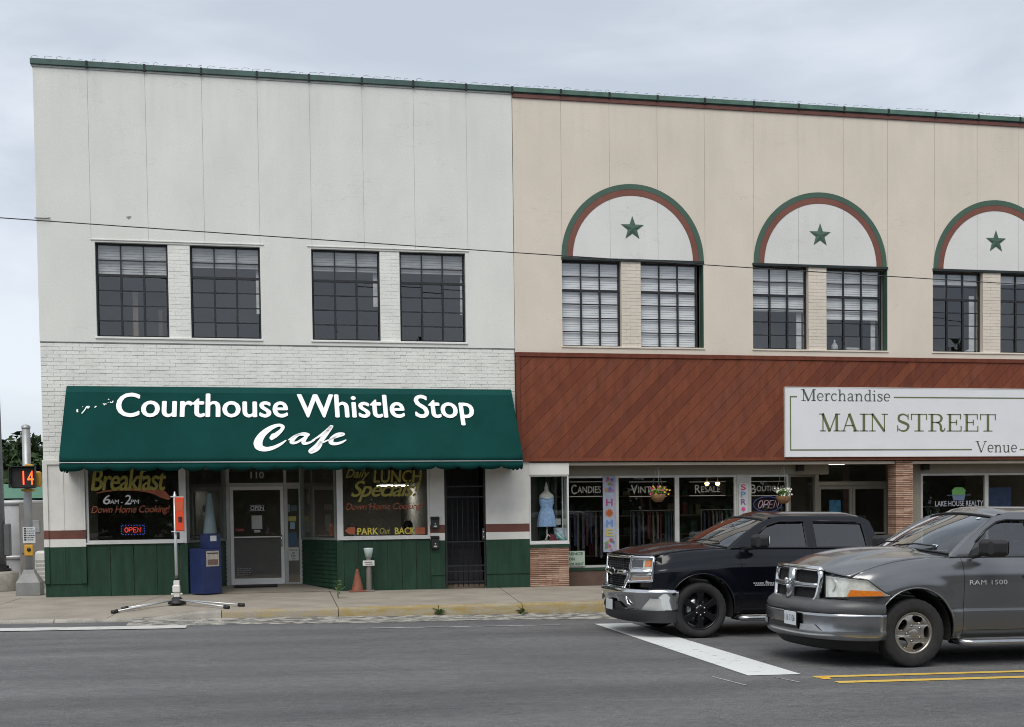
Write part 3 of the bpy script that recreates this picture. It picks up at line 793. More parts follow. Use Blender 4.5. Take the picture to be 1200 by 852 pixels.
# wall scraps: bracket and patch
mb = MB(); mb.tube([(XL-0.03, -0.03, 7.43), (-4.1, -0.03, 7.43), (-4.02, -0.03, 7.44)], 0.012, 6); mb.build('bracket', MAT_WIRE, cafe)
mb = MB(); mb.add([(-2.60, -0.004, 7.52), (-2.55, -0.004, 7.47), (-2.49, -0.004, 7.53), (-2.54, -0.004, 7.535)], [(0, 1, 2, 3)]); mb.build('plaster_chip', pm('chip_grey', (0.25, 0.25, 0.24), rough=0.9), cafe)

# painted window lettering
def on_front(y): return lambda u, v, d: (u, y-0.006, v)
MAT_YLET = pm('yellow_signwriting', (0.34, 0.30, 0.055), rough=0.5, var=0.15, scale=6)
MAT_OLET = pm('orange_signwriting', (0.36, 0.09, 0.035), rough=0.5, var=0.2, scale=6)
MAT_WLET = pm('white_signwriting', (0.72, 0.72, 0.72), rough=0.5, var=0.05)
MAT_YBRT = pm('bright_yellow_signwriting', (0.60, 0.50, 0.06), rough=0.5, var=0.1)
F = on_front(0.008)
def pxz(x, y):                                        # pixel of the photograph -> point of the facade plane
    dv = fw+rt*((x-600)/FOC)-up*((y-PY0)/FOC); k = 25.0/dv.y; return (CAM.x+dv.x*k, CAM.z+dv.z*k)
def pbox(x0, y0, x1, y1):
    a = pxz(x0, y1); b = pxz(x1, y0); return (a[0], b[0], a[1], b[1])
letters('lettering', 'Breakfast', pbox(107, 549, 194, 575), F, MAT_YLET, w1, bold=0.022, shear=0.22, spacing=0.92)
letters('lettering', '6', pbox(121, 580, 129, 591), F, MAT_WLET, w1, bold=0.02, shear=0.15)
letters('lettering', 'AM -', pbox(129, 585.5, 143.5, 590.5), F, MAT_WLET, w1, bold=0.02, shear=0.15)
letters('lettering', '2', pbox(146, 580, 153, 591), F, MAT_WLET, w1, bold=0.02, shear=0.15)
letters('lettering', 'PM', pbox(153, 585.5, 163, 590.5), F, MAT_WLET, w1, bold=0.02, shear=0.15)
letters('lettering', 'Down Home Cooking!', pbox(107, 592, 199, 604), F, MAT_OLET, w1, bold=0.006, shear=0.3, spacing=0.95)
sw_ = MB(); pts = [pxz(112, 578), pxz(140, 573.5), pxz(170, 574), pxz(188, 578), pxz(199, 585)]
ribbon2d(sw_, pts, [0.012, 0.04, 0.07, 0.11, 0.16, 0.05], F); sw_.build('painted_swash', MAT_OLET, w1)
letters('lettering', 'Daily', pbox(405, 550, 433, 563), F, MAT_YLET, w2, bold=0.012, shear=0.45)
letters('lettering', 'LUNCH', pbox(438, 551, 494, 565.5), F, MAT_YLET, w2, bold=0.03, shear=0.1)
letters('lettering', 'Specials!', pbox(412, 563, 493, 588), F, MAT_YLET, w2, bold=0.018, shear=0.42, spacing=0.9)
letters('lettering', 'Down Home Cooking!', pbox(405, 589, 496, 600), F, MAT_OLET, w2, bold=0.006, shear=0.3, spacing=0.95)
letters('lettering', 'PARK', pbox(419, 618.5, 443, 626.5), F, MAT_YBRT, w2, bold=0.03)
letters('lettering', 'Out', pbox(445, 618.5, 457, 625.5), F, MAT_YLET, w2, bold=0.012, shear=0.3)
letters('lettering', 'BACK', pbox(463, 618, 486.5, 626), F, MAT_YBRT, w2, bold=0.03)
ar = MB()
a = pxz(404, 622); b = pxz(416, 622)
ar.add([F(x, z, 0) for x, z in [(a[0], a[1]), (a[0]+0.09, a[1]-0.075), (b[0], b[1]-0.075), (b[0], b[1]+0.075), (a[0]+0.09, a[1]+0.075)]], [(0, 1, 2, 3, 4)])
a = pxz(488, 622); b = pxz(498, 622)
ar.add([F(x, z, 0) for x, z in [(a[0], a[1]-0.07), (b[0], b[1]-0.07), (b[0], b[1]+0.07), (a[0], a[1]+0.07)]], [(0, 1, 2, 3)])
ar.build('painted_arrow', MAT_OLET, w2)
letters('house_number', '110', (-0.30, -0.02, 2.36, 2.50), lambda u, v, d: (u, DY+0.025, v), pm('number_white', (0.5, 0.5, 0.5), rough=0.5), cafe, bold=0.02)
st_ = MB()
rnd = random.Random(5)
for k in range(4):                                    # fine print, too small to read
    x = -0.63
    while x < -0.36:
        l = rnd.uniform(0.02, 0.06); z = 0.40-k*0.045
        st_.add([(x, DY+0.018, z), (x+l, DY+0.018, z), (x+l, DY+0.018, z+0.016), (x, DY+0.018, z+0.016)], [(0, 1, 2, 3)]); x += l+0.012
st_.build('fine_print', pm('dim_print', (0.3, 0.3, 0.3), rough=0.6), door, recalc=False)
# ---------------------------------------------------------------- shop building (right)
def ray(x, y):
    return fw+rt*((x-600)/FOC)-up*((y-PY0)/FOC)
def P3(x, y, Y):                                      # pixel of the photograph -> point on the plane Y
    dv = ray(x, y); return CAM+dv*((Y-CAM.y)/dv.y)
def PX(x, y, Y): return P3(x, y, Y).x
def PZ(x, y, Y): return P3(x, y, Y).z
MAT_BST = stucco('beige_stucco', (0.66, 0.595, 0.51), 0.05)
MAT_BBR = pm('beige_painted_brick', (0.645, 0.585, 0.505), rough=0.85, var=0.06, scale=2, bump=0.4, bscale=45)
MAT_TYMP = stucco('white_tympanum', (0.665, 0.67, 0.65), 0.05)
MAT_AGRN = pm('arch_green_paint', (0.05, 0.105, 0.075), rough=0.6, var=0.1, scale=2)
MAT_ABRN = pm('arch_brown_paint', (0.175, 0.062, 0.042), rough=0.6, var=0.12, scale=2)
MAT_LINT = pm('dark_lintel', (0.012, 0.02, 0.02), rough=0.6)
def redwood(name, c, var):
    return pm(name, tuple(x*(1-var) for x in c), rough=0.6, c2=tuple(x*(1+var) for x in c), scale=2.2, stretch=(3.2, 1, 0.9), bump=0.3, bscale=35, fine=0.1, lo=0.3, hi=0.7, spec=0.2)
MAT_BD = [redwood('stained_board_%d' % i, c, 0.22) for i, c in enumerate(((0.155, 0.045, 0.024), (0.176, 0.053, 0.027), (0.138, 0.040, 0.023), (0.166, 0.053, 0.030)))]
SR = 20.2
shop = thing('shop_building', 'beige two storey building with painted arches and brown diagonal board fascia', 'building', (12, 0, 0))
SJX = [6.32, 7.39, 8.47, 9.55, 10.69, 11.75, 12.84, 13.92, 15.09, 16.17, 17.24, 18.3, 19.3]
ARC = [7.91, 12.288, 16.668]
RW = [(6.31, 7.636), (8.08, 9.51), (10.662, 11.995), (12.434, 13.914), (15.048, 16.33), (16.79, 18.27)]
RZ0, RZ1 = 5.11, 6.965
st = MB()
wall_holes(st, XR+0.004, SR, 2.55, 10.40, [(a, b, RZ0, RZ1) for a, b in RW], 0.05, 0.28)
st.box(SR-0.2, SR, 0.281, DEPTH, -0.5, 10.36); st.box(XR+0.004, SR-0.2, DEPTH-0.2, DEPTH, -0.5, 10.36); st.box(XR+0.004, XR+0.16, 0.281, DEPTH-0.2, -0.5, 10.36)
st.build('wall', MAT_BST, shop, recalc=False)
it = MB(); it.box(XR+0.16, SR-0.2, 0.281, DEPTH-0.21, 9.2, 9.4); it.build('roof', MATS['roof_felt'], shop)
it = MB(); it.box(XR+0.16, SR-0.2, 0.281, DEPTH-0.21, 3.5, 3.75); it.build('upper_floor', MAT_INT, shop)
it = MB(); it.box(XR+0.17, SR-0.2, 5.0, 5.1, 3.76, 9.1); it.box(XR+0.17, SR-0.2, 6.5, 6.6, -0.4, 3.4); it.box(10.1, 10.2, 0.3, 5, 3.76, 9.1); it.box(14.5, 14.6, 0.3, 5, 3.76, 9.1)
it.build('partition', MATS['interior_partition'], shop)
it = MB(); it.box(XR+0.17, SR-0.2, 0.62, 6.5, 2.7, 2.74); it.build('ceiling', MATS['cafe_ceiling'], shop)
it = MB(); it.box(XR+0.17, SR-0.2, 0.62, 6.5, -0.22, -0.12); it.build('floor', MATS['cafe_floor'], shop)
xs = [XR+0.006]+SJX+[SR]
for a, b in zip(xs[:-1], xs[1:]):
    g = 0.004
    mb = MB(); mb.box(a+g, b-g, 0.0, 0.0065, 7.0003, 10.40); mb.build('stucco_panel', MAT_BST, shop, recalc=False)
mb = MB(); wall_holes(mb, XR+0.006, SR, 4.955, 7.0, [(a, b, RZ0, RZ1) for a, b in RW]+[(RW[i][1], RW[i+1][0], RZ0, RZ1) for i in (0, 2, 4)], 0.0, 0.047)
mb.build('stucco_band', MAT_BST, shop, recalc=False)
mb = MB(); mb.box(XR+0.008, SR-0.002, 0.007, 0.044, 7.004, 10.39); mb.build('panel_backing', pm('beige_joint_filler', (0.44, 0.39, 0.33), rough=0.9), shop)
rest = MB(); random.seed(21)
for i in (0, 2, 4):
    a, b = RW[i][1], RW[i+1][0]; z = RZ0; k = 0
    mq_ = MB(); mq_.box(a, b, 0.021, 0.049, RZ0, RZ1); mq_.build('mortar', pm('beige_mortar', (0.53, 0.475, 0.40), rough=0.9), shop)
    while z < RZ1-0.02:
        cuts = [a+0.002, a+0.2, b-0.002] if k % 2 else [a+0.002, a+0.11, b-0.09, b-0.002]
        for p, q in zip(cuts[:-1], cuts[1:]):
            v_, f_ = bevel_box(p, q-0.005, 0.015+random.uniform(-.002, .002), 0.055, z, min(z+0.070, RZ1), 0.002); rest.add(v_, f_)
        z += 0.075; k += 1
o = rest.build('brickwork', MAT_BBR, shop, recalc=False); o['kind'] = 'stuff'
coping(shop, [XR+0.004]+SJX+[SR], MAT_GCOP2, 10.412, 10.515, -0.06, 9)
mb = MB(); mb.box(XR+0.006, SR, -0.035, 0.0, 10.385, 10.41); mb.build('black_strip', MAT_SEAM, shop)  # solid black strip between coping and brown band
mb = MB(); mb.box(XR+0.006, SR, -0.03, 0.0, 10.305, 10.384, 0.003); mb.build('brown_band', MAT_BRN, shop, recalc=False)
# arches: green and brown ring, white field, star
def arc_ring(r1, r2, y0, y1, n=48):
    def mk(cx, mb):
        P = [(cx+r*math.cos(math.pi*k/n), 7.0+r*math.sin(math.pi*k/n)) for r in (r1,) for k in range(n+1)]
        Q = [(cx+r2*math.cos(math.pi*k/n), 7.0+r2*math.sin(math.pi*k/n)) for k in range(n+1)]
        for k in range(n):
            a, b, c, d = P[k], P[k+1], Q[k+1], Q[k]
            mb.add([(a[0], y0, a[1]), (b[0], y0, b[1]), (c[0], y0, c[1]), (d[0], y0, d[1]), (a[0], y1, a[1]), (b[0], y1, b[1]), (c[0], y1, c[1]), (d[0], y1, d[1])],
                   [(0, 1, 2, 3), (0, 4, 5, 1), (2, 6, 7, 3)]+([(0, 3, 7, 4)] if k == 0 else [])+([(1, 5, 6, 2)] if k == n-1 else []))
        return mb
    return mk
for i, cx in enumerate(ARC):
    arc_ring(1.49, 1.605, -0.014, 0.0)(cx, MB()).build('arch_green_ring', MAT_AGRN, shop)
    arc_ring(1.358, 1.487, -0.012, 0.0)(cx, MB()).build('arch_brown_ring', MAT_ABRN, shop)
    edges = [cx-1.355]+[x for x in SJX if cx-1.3 < x < cx+1.3]+[cx+1.355]
    for a, b in zip(edges[:-1], edges[1:]):
        pl = []
        n = 14
        for k in range(n+1):
            x = a+0.003+(b-a-0.006)*k/n; pl.append((x, 7.0+math.sqrt(max(0, 1.355**2-(x-cx)**2))))
        poly = [(a+0.003, 7.0), (b-0.003, 7.0)]+pl[::-1]
        mb = MB(); mb.prism(poly, lambda u, v, d: (u, d, v), -0.006, 0.0); mb.build('arch_panel', MAT_TYMP, shop)
    star = []
    for k in range(10):
        r = 0.265 if k % 2 == 0 else 0.108
        an = math.pi/2+k*math.pi/5; star.append((cx-0.02+r*math.cos(an), 7.655+r*math.sin(an)))
    sm = MB()
    v = [(p[0], -0.014, p[1]) for p in star]+[(cx-0.02, -0.034, 7.655)]+[(p[0], -0.006, p[1]) for p in star]
    sm.add(v, [(k, (k+1) % 10, 10) for k in range(10)]+[((k+1) % 10, k, 11+k, 11+(k+1) % 10) for k in range(10)])
    sm.build('star', MAT_AGRN, shop)
    a0, b0 = RW[2*i][0], RW[2*i+1][1]
    mb = MB(); mb.box(a0-0.01, b0+0.012, -0.016, 0.05, 6.945, 6.998); mb.build('lintel', MAT_LINT, shop)
    mb = MB(); mb.box(b0-0.012, b0, 0.0, 0.2, RZ0, 6.944); mb.build('green_reveal', MAT_AGRN, shop)
    mb = MB(); mb.box(a0-0.02, b0+0.02, -0.02, 0.2, 5.07, 5.108, 0.005); mb.build('sill', MAT_BST, shop, recalc=False)
for i, ((a, b), bl) in enumerate(zip(RW, (0.985, 0.985, 0.50, 0.60, 0.12, 0.10))):
    bb = b-0.10 if i % 2 else b
    sash(shop, a, bb, RZ0, 6.943, 0.13, bl, 200+i, bmat=pm('white_blind', (0.86, 0.86, 0.83), rough=0.8, var=0.04) if i < 2 else None)
    if i > 1:
        cw_ = (0, 0, 0.13, 0.12, 0.14, 0.08)[i]; mb = MB(); mb.box(bb-0.03-cw_, bb-0.04, 0.30, 0.32, RZ0, (0, 0, 6.05, 5.95, 6.45, 6.2)[i]); mb.build('curtain', MAT_BLIND, shop)
# diagonal board fascia
FZ0, FZ1, FX0, FX1 = 2.70, 4.86, 5.36, 20.1
mb = MB(); mb.box(FX0-0.09, FX1, -0.03, 0.045, 2.64, 4.95); fascia = mb.build('fascia', pm('fascia_backing', (0.03, 0.012, 0.01), rough=0.9), shop)
random.seed(31)
pitch = 0.2925; x = FX0-(FZ1-FZ0)-pitch; k = 0
while x < FX1:
    p = [(x, FZ0), (x+pitch-0.009, FZ0), (x+pitch-0.009+(FZ1-FZ0), FZ1), (x+(FZ1-FZ0), FZ1)]
    p = clip_poly(clip_poly(p, -1, 0, -FX0), 1, 0, FX1)
    if len(p) >= 3:
        dy = random.uniform(-0.003, 0.003)
        mb = MB(); mb.prism(p, lambda u, v, d: (u, d, v), -0.052+dy, -0.028)
        mb.build('fascia_board', random.choice(MAT_BD), fascia)
    x += pitch; k += 1
mb = MB(); mb.box(FX0-0.09, FX1, -0.075, -0.03, 4.862, 4.952, 0.004); mb.build('fascia_trim', MAT_BD[2], fascia, recalc=False)
mb = MB(); mb.box(FX0-0.09, FX0-0.002, -0.072, -0.03, 2.64, 4.860, 0.004); mb.build('fascia_trim', MAT_BD[0], fascia, recalc=False)
mb = MB(); mb.box(FX0, FX1, -0.078, -0.03, 2.632, 2.698, 0.004); mb.build('fascia_trim', MAT_BD[1], fascia, recalc=False)
# ---- shop front
SY = 0.5
MAT_HEAD = pm('header_paint', (0.235, 0.22, 0.175), rough=0.7, var=0.06)
MAT_RB = [pm('roman_brick_%d' % i, c, rough=0.85, var=0.15, scale=6, bump=0.4, bscale=60) for i, c in enumerate(((0.34, 0.20, 0.14), (0.41, 0.26, 0.185), (0.29, 0.165, 0.115), (0.46, 0.31, 0.225)))]
MAT_RMORT = pm('roman_mortar', (0.10, 0.065, 0.045), rough=0.95)
def roman(parent, x0, x1, y0, y1, z0, z1, seed, h=0.0418):
    rnd = random.Random(seed)
    mb = MB(); mb.box(x0+0.012, x1-0.012, y0+0.012, y1, z0, z1); core = mb.build('brick_core', MAT_RMORT, parent)
    z, k = z0, 0
    while z < z1-0.01:
        hh = min(h-0.012, z1-z)
        cuts = [x0]; x = x0+(0.19 if k % 2 else 0.34)
        while x < x1-0.08: cuts.append(x); x += 0.30
        cuts.append(x1)
        for a, b in zip(cuts[:-1], cuts[1:]):
            mb = MB(); mb.box(a+0.002, b-0.002, y0+rnd.uniform(-.006, .006), y1 if (a == x0 or b == x1) and y1-y0 < .8 else y0+0.09, z, z+hh)
            mb.build('brick', MAT_RB[rnd.randrange(4)], parent, recalc=False)
        z += h; k += 1
roman(shop, 5.535, 6.40, 0.0, 0.55, -0.12, 0.785, 3)
roman(shop, 14.12, 14.55, 0.0, 0.36, 0.45, 2.632, 4)
mb = MB(); mb.box(14.125, 14.545, 0.005, 0.355, -0.3, 0.448); mb.build('pillar_base', MAT_RB[0], shop)
it = MB(); it.box(6.42, SR, 0.05, 1.6, 2.61, 2.632); it.build('soffit', MAT_HEAD, shop)
it = MB(); it.box(6.40, PX(930, 550, SY), SY-0.02, SY+0.1, 2.335, 2.609); it.box(PX(1078, 550, SY), SR, SY-0.02, SY+0.1, 2.335, 2.609); it.build('header', MAT_HEAD, shop)
# display case beside the cafe
mb = MB(); mb.box(5.53, 6.415, -0.03, 0.5, 2.345, 2.60, 0.005); mb.build('display_header', MAT_WPT, shop, recalc=False)
mb = MB(); mb.box(5.535, 6.405, -0.012, 0.55, 0.786, 0.855); mb.build('display_base', MAT_GPT, shop)
mb = MB(); mb.box(5.535, 6.41, -0.02, 0.5, 0.856, 0.90, 0.004); mb.build('display_sill', MAT_WFR, shop, recalc=False)
dc, _ = glazed(shop, (5.535, 0.015), (6.405, 0.015), 0.901, 2.344, 0.03, MAT_WFR, MAT_GLASS2, dep=0.05)
glazed(shop, (6.39, 0.05), (6.39, 0.5), 0.901, 2.344, 0.03, MAT_WFR, MAT_GLASS2, dep=0.03)
mb = MB(); mb.box(5.55, 6.37, 0.9, 0.94, 0.6, 2.5); mb.build('display_back', pm('display_back', (0.16, 0.15, 0.14), rough=0.9), shop)
mb = MB(); mb.box(5.93, 6.10, 0.84, 0.89, 0.92, 2.34); mb.box(6.22, 6.30, 0.84, 0.89, 0.92, 2.34); mb.build('display_curtain', MAT_GPT, shop)
mb = MB(); mb.box(5.535, 5.55, 0.05, 0.9, 0.9, 2.34); mb.build('display_side', pm('display_back', (0.16, 0.15, 0.14)), shop)
mb = MB(); mb.box(5.54, 6.375, 0.05, 0.9, 0.87, 0.905); mb.build('display_floor', pm('display_floor', (0.3, 0.27, 0.22), rough=0.8), shop)
# run of big panes
MAT_MULL = pm('pale_mullion', (0.46, 0.46, 0.44), rough=0.45, metal=0.2)
xa = 6.43; xm1, xm2, xm3, xm4, xm5 = PX(722.5, 600, SY), PX(793.5, 600, SY), PX(863, 600, SY), PX(878, 600, SY), PX(924, 600, SY)
def pane_run(x0, x1, z0=0.31, z1=2.335):
    return glazed(shop, (x0, SY+0.03), (x1, SY+0.03), z0, z1, 0.05, MAT_MULL, MAT_GLASS2, dep=0.07)[0]
p_c = pane_run(xa, xm1); p_v = pane_run(xm1, xm2); p_r = pane_run(xm2, xm3); p_b = pane_run(xm4, xm5)
mb = MB(); mb.box(xm3, xm4, SY-0.02, SY+0.08, -0.15, 2.335); mb.build('front_pier', pm('front_pier', (0.40, 0.40, 0.38), rough=0.6), shop)
mb = MB(); mb.box(xa, xm5, SY, SY+0.1, -0.2, 0.245); mb.build('stall_riser', pm('brown_riser', (0.11, 0.07, 0.05), rough=0.85, var=0.2, scale=5), shop)
mb = MB(); mb.box(xa, xm5, SY-0.02, SY+0.1, 0.246, 0.309); mb.build('riser_cap', MAT_GPT, shop)
# angled return and the double doors
EY = 1.25
xd0, xd1 = PX(956, 600, EY), PX(1041, 600, EY)
glazed(shop, (xm5+0.02, SY+0.05), (xd0-0.02, EY), 0.25, 2.335, 0.05, MAT_HEAD, MAT_GLASS2, dep=0.06)
mb = MB(); mb.box(xm5+0.02, xd0, SY+0.08, EY+0.1, 2.336, 2.609); mb.build('return_header', MAT_HEAD, shop)
mb = MB(); mb.box(xd0-0.03, xd0+0.06, EY-0.03, EY+0.08, -0.2, 2.609); mb.box(xd1-0.02, xd1+0.10, EY-0.03, EY+0.08, -0.2, 2.609); mb.box(xd0+0.06, xd1-0.02, EY-0.028, EY+0.08, 2.09, 2.18)
xmid = PX(999, 600, EY)
mb.build('entrance_frame', MAT_HEAD, shop)
mb = MB(); mb.box(xd0+0.06, xd1-0.02, EY+0.03, EY+0.036, 2.18, 2.609); mb.build('transom_pane', MAT_GLASS2, shop)
for a, b in ((xd0+0.065, xmid-0.004), (xmid+0.004, xd1-0.025)):
    d = MB(); d.box(a, b, EY, EY+0.05, -0.1, 0.05); d.box(a, b, EY, EY+0.05, 2.0, 2.085); d.box(a, a+0.07, EY, EY+0.05, 0.05, 2.0); d.box(b-0.07, b, EY, EY+0.05, 0.05, 2.0)
    dd = d.build('shop_door', MAT_HEAD, shop)
    mb = MB(); mb.box(a+0.07, b-0.07, EY+0.022, EY+0.028, 0.05, 2.0); mb.build('pane', MAT_GLASS2, dd)
    mb = MB(); mb.box(a+0.07, b-0.07, EY-0.04, EY-0.02, 0.93, 0.96); mb.build('push_bar', MAT_ALU, dd)
# right of the pillar
xr0, xr1 = PX(1079, 600, SY), PX(1156, 600, SY)
mb = MB(); mb.box(14.55, xr0, SY-0.01, SY+0.08, -0.3, 2.609); mb.build('front_pier', MAT_HEAD, shop)
p_l = pane_run(xr0, xr1); p_n = pane_run(xr1, SR-0.1)
mb = MB(); mb.box(14.56, SR-0.1, SY, SY+0.1, -0.3, 0.309); mb.build('stall_riser', MATS['brown_riser'], shop)
# window lettering
MAT_CRL = pm('cream_lettering', (0.30, 0.285, 0.24), rough=0.6, var=0.1)
def at_y(y): return lambda u, v, d: (u, y, v)
FS = at_y(SY+0.018)
def sbox(x0, y0, x1, y1, Y=SY+0.018):
    a, b = P3(x0, y1, Y), P3(x1, y0, Y); return (a.x, b.x, a.z, b.z)
def shop_word(word, x0, x1, y0, y1, lx0, lx1, parent):
    b = sbox(x0, y0, x1, y1); h = b[3]-b[2]; n = len(word)
    w0 = (b[1]-b[0])*1.25/n
    letters('lettering', word[0], (b[0], b[0]+w0, b[2]-h*0.12, b[3]+h*0.06), FS, MAT_CRL, parent, bold=0.012)
    letters('lettering', word[1:], (b[0]+w0+0.02, b[1], b[2], b[3]-h*0.14), FS, MAT_CRL, parent, bold=0.01)
    ln = MB(); c = sbox(lx0, y0-4, lx1, y1+4)
    for z in (c[2], c[3]): ln.add([(c[0], SY+0.018, z-0.009), (c[1], SY+0.018, z-0.009), (c[1], SY+0.018, z+0.009), (c[0], SY+0.018, z+0.009)], [(0, 1, 2, 3)])
    ln.build('lettering_rule', MAT_CRL, parent)
shop_word('CANDIES', 669.5, 704, 568.5, 578, 667.5, 706, p_c)
shop_word('VINTAGE', 739.5, 781, 568.5, 578, 737.5, 781, p_v)
shop_word('RESALE', 814.5, 844, 568.5, 577, 808, 850, p_r)
shop_word('BOUTIQUE', 879.5, 919, 568, 577, 879.5, 921, p_b)
lb = sbox(1096, 586.5, 1152, 593.5)
letters('lettering', 'LAKE HOUSE REALTY', lb, FS, pm('grey_lettering', (0.35, 0.37, 0.42), rough=0.6), p_l, bold=0.01)
hs = MB(); hb = sbox(1111, 571, 1136, 580)
cxh = (hb[0]+hb[1])/2
hs.add([FS(x, z, 0) for x, z in [(cxh-0.17, hb[2]), (cxh+0.17, hb[2]), (cxh+0.17, hb[2]+0.09), (cxh+0.2, hb[2]+0.09), (cxh+0.1, hb[3]), (cxh-0.1, hb[3]), (cxh-0.2, hb[2]+0.09), (cxh-0.17, hb[2]+0.09)]], [list(range(8))])
hs.build('house_emblem', pm('emblem_green', (0.10, 0.27, 0.07), rough=0.6), p_l)
hs = MB(); hs.add([FS(x, z, 0) for x, z in [(hb[0]-0.03, hb[2]-0.012), (hb[1]+0.03, hb[2]-0.012), (hb[1]+0.03, hb[2]-0.001), (hb[0]-0.03, hb[2]-0.001)]], [(0, 1, 2, 3)])
hs.add([FS(x, z, 0) for x, z in [(cxh-0.14, hb[2]-0.13), (cxh+0.14, hb[2]-0.13), (cxh+0.17, hb[2]-0.015), (cxh-0.17, hb[2]-0.015)]], [(0, 1, 2, 3)])
hs.build('emblem_water', pm('emblem_blue', (0.12, 0.16, 0.26), rough=0.6), p_l)
# ---------------------------------------------------------------- cafe awning
MAT_AWN = pm('green_awning_fabric', (0.0045, 0.043, 0.038), rough=0.9, var=0.12, scale=1.2, bump=0.15, bscale=180, spec=0.08)
MAT_AWNT = pm('green_awning_top', (0.0085, 0.056, 0.050), rough=0.9, var=0.10, scale=1.2, bump=0.15, bscale=180, spec=0.08)
MAT_AWNL = pm('awning_lettering', (0.80, 0.81, 0.80), rough=0.6, var=0.03)
awn = thing('awning', 'dark green fabric awning with white cafe lettering above the shop front', 'awning', (0.68, -0.5, 2.4))
AX0, AX1 = -3.80, 5.165
PR = [(0.0, 4.165), (-0.13, 4.035), (-1.10, 2.735), (-1.115, 2.60)]
def aw(i, j, n=40, sag=0.0):
    (ya, za), (yb, zb) = PR[i], PR[j]
    rnd = random.Random(i)
    def fn(u, v):
        x = AX0+(AX1-AX0)*u
        y, z = ya+(yb-ya)*v, za+(zb-za)*v
        s = sag*math.sin(math.pi*v)*(0.6+0.4*math.cos(u*2*math.pi*6))
        return (x, y+s*0.8, z-s*0.6)
    return fn
mb = MB(); mb.grid(aw(0, 1), 40, 2); mb.build('awning_top', MAT_AWNT, awn)
mb = MB(); mb.grid(aw(1, 2, sag=0.012), 60, 12); mb.build('awning_slope', MAT_AWN, awn)
mb = MB(); mb.grid(aw(2, 3), 40, 1); mb.build('awning_drop', MAT_AWN, awn, solid=0.004)
for x in (AX0, AX1):
    mb = MB(); mb.add([(x, y, z) for y, z in PR]+[(x, 0.0, 2.60)], [(0, 1, 2, 3, 4)]); mb.build('awning_end', MAT_AWN, awn)
mb = MB(); mb.tube([(AX0, -1.122, 2.603), (AX1, -1.122, 2.603)], 0.011, 6); mb.build('piping', pm('pale_piping', (0.42, 0.46, 0.46), rough=0.6), awn)
def scal(u): return 0.062*math.sqrt(abs(math.sin(u*math.pi)))
def valance(P0, P1, n, name):
    P0, P1 = Vector(P0), Vector(P1); mb = MB(); k = n*12
    vs = []
    for i in range(k+1):
        t = i/k; p = P0.lerp(P1, t); w = 0.012*math.sin(t*n*2.1)
        q = Vector((0, w, 0)) if abs(P1.x-P0.x) > 1 else Vector((w, 0, 0))
        vs += [p, p+q+Vector((0, 0, -0.095-scal(i/12.0)))]
    mb.add(vs, [(2*i, 2*i+1, 2*i+3, 2*i+2) for i in range(k)], True); mb.build(name, MAT_AWN, awn, solid=0.004)
valance((AX0, -1.118, 2.592), (AX1, -1.118, 2.592), 20, 'valance')
valance((AX0, -1.118, 2.592), (AX0, -0.02, 2.592), 3, 'valance'); valance((AX1, -1.118, 2.592), (AX1, -0.02, 2.592), 3, 'valance')
fr = MB()
for x in (AX0+0.02, -1.5, 0.7, 2.9, AX1-0.02):
    fr.tube([(x, -0.02, 2.62), (x, -1.09, 2.62)], 0.014, 6); fr.tube([(x, -0.02, 4.08), (x, -0.10, 3.96), (x, -1.03, 2.70), (x, -1.06, 2.62)], 0.014, 6)
fr.tube([(AX0+0.02, -1.09, 2.62), (AX1-0.02, -1.09, 2.62)], 0.014, 6)
fr.build('awning_frame', MAT_WIRE, awn, recalc=False)
# lettering lies on the slope
_a, _b = Vector((0, *PR[1])), Vector((0, *PR[2])); SL = (_b-_a).normalized(); SN = Vector((0, SL.z, -SL.y))
if SN.y > 0: SN = -SN
def slope_px(x, y):
    dv = ray(x, y); k = (_a-CAM).dot(SN)/dv.dot(SN); p = CAM+dv*k; return (p.x, -(p-_a).dot(SL))
def slope_at(u, v, d): return Vector((u, 0, 0))+_a-SL*v+SN*0.012
a = slope_px(138, 461); b = slope_px(557, 498.5)
letters('lettering', 'Courthouse Whistle Stop', (a[0], b[0], b[1], a[1]), slope_at, MAT_AWNL, awn, bold=0.017, spacing=1.0)
cf = MB()
def S(pts): return [slope_px(285+x*140/1200, 485+y*55/471) for x, y in pts]
SK = [0]
def stroke(pts, w):
    SK[0] += 1; lift = SN*0.0009*SK[0]
    ribbon2d(cf, S(pts), [k*0.0021*1.02 for k in w], lambda a_, b_, d_: slope_at(a_, b_, d_)+lift, n=8)
stroke([(275, 262), (330, 215), (385, 165), (395, 130), (350, 118), (270, 150), (190, 215), (150, 290), (165, 340), (230, 358), (310, 340), (380, 305), (432, 268)], [26, 50, 34, 36, 36, 52, 66, 80, 76, 52, 40, 28, 10])
stroke([(275, 255), (310, 225), (345, 205)], [30, 62, 30])
stroke([(452, 268), (520, 225), (600, 200), (650, 210), (640, 218), (560, 215), (500, 260), (490, 292), (540, 290), (620, 240), (655, 210)], [10, 20, 24, 30, 28, 26, 40, 40, 26, 22, 28])
stroke([(648, 210), (610, 270), (612, 300), (660, 295), (720, 265)], [34, 38, 40, 26, 14])
stroke([(690, 275), (770, 225), (850, 165), (885, 130), (878, 145), (800, 250), (740, 320), (680, 375), (690, 390), (745, 360), (775, 310), (770, 290), (800, 290), (860, 265)], [14, 24, 34, 30, 34, 46, 40, 44, 30, 34, 36, 22, 22, 12])
stroke([(845, 275), (930, 240), (1000, 215), (1000, 205), (945, 210), (890, 255), (885, 295), (930, 305), (990, 290), (1035, 265)], [12, 24, 28, 28, 32, 42, 46, 36, 26, 10])
cf.build('script_lettering', MAT_AWNL, awn)
fd = MB()
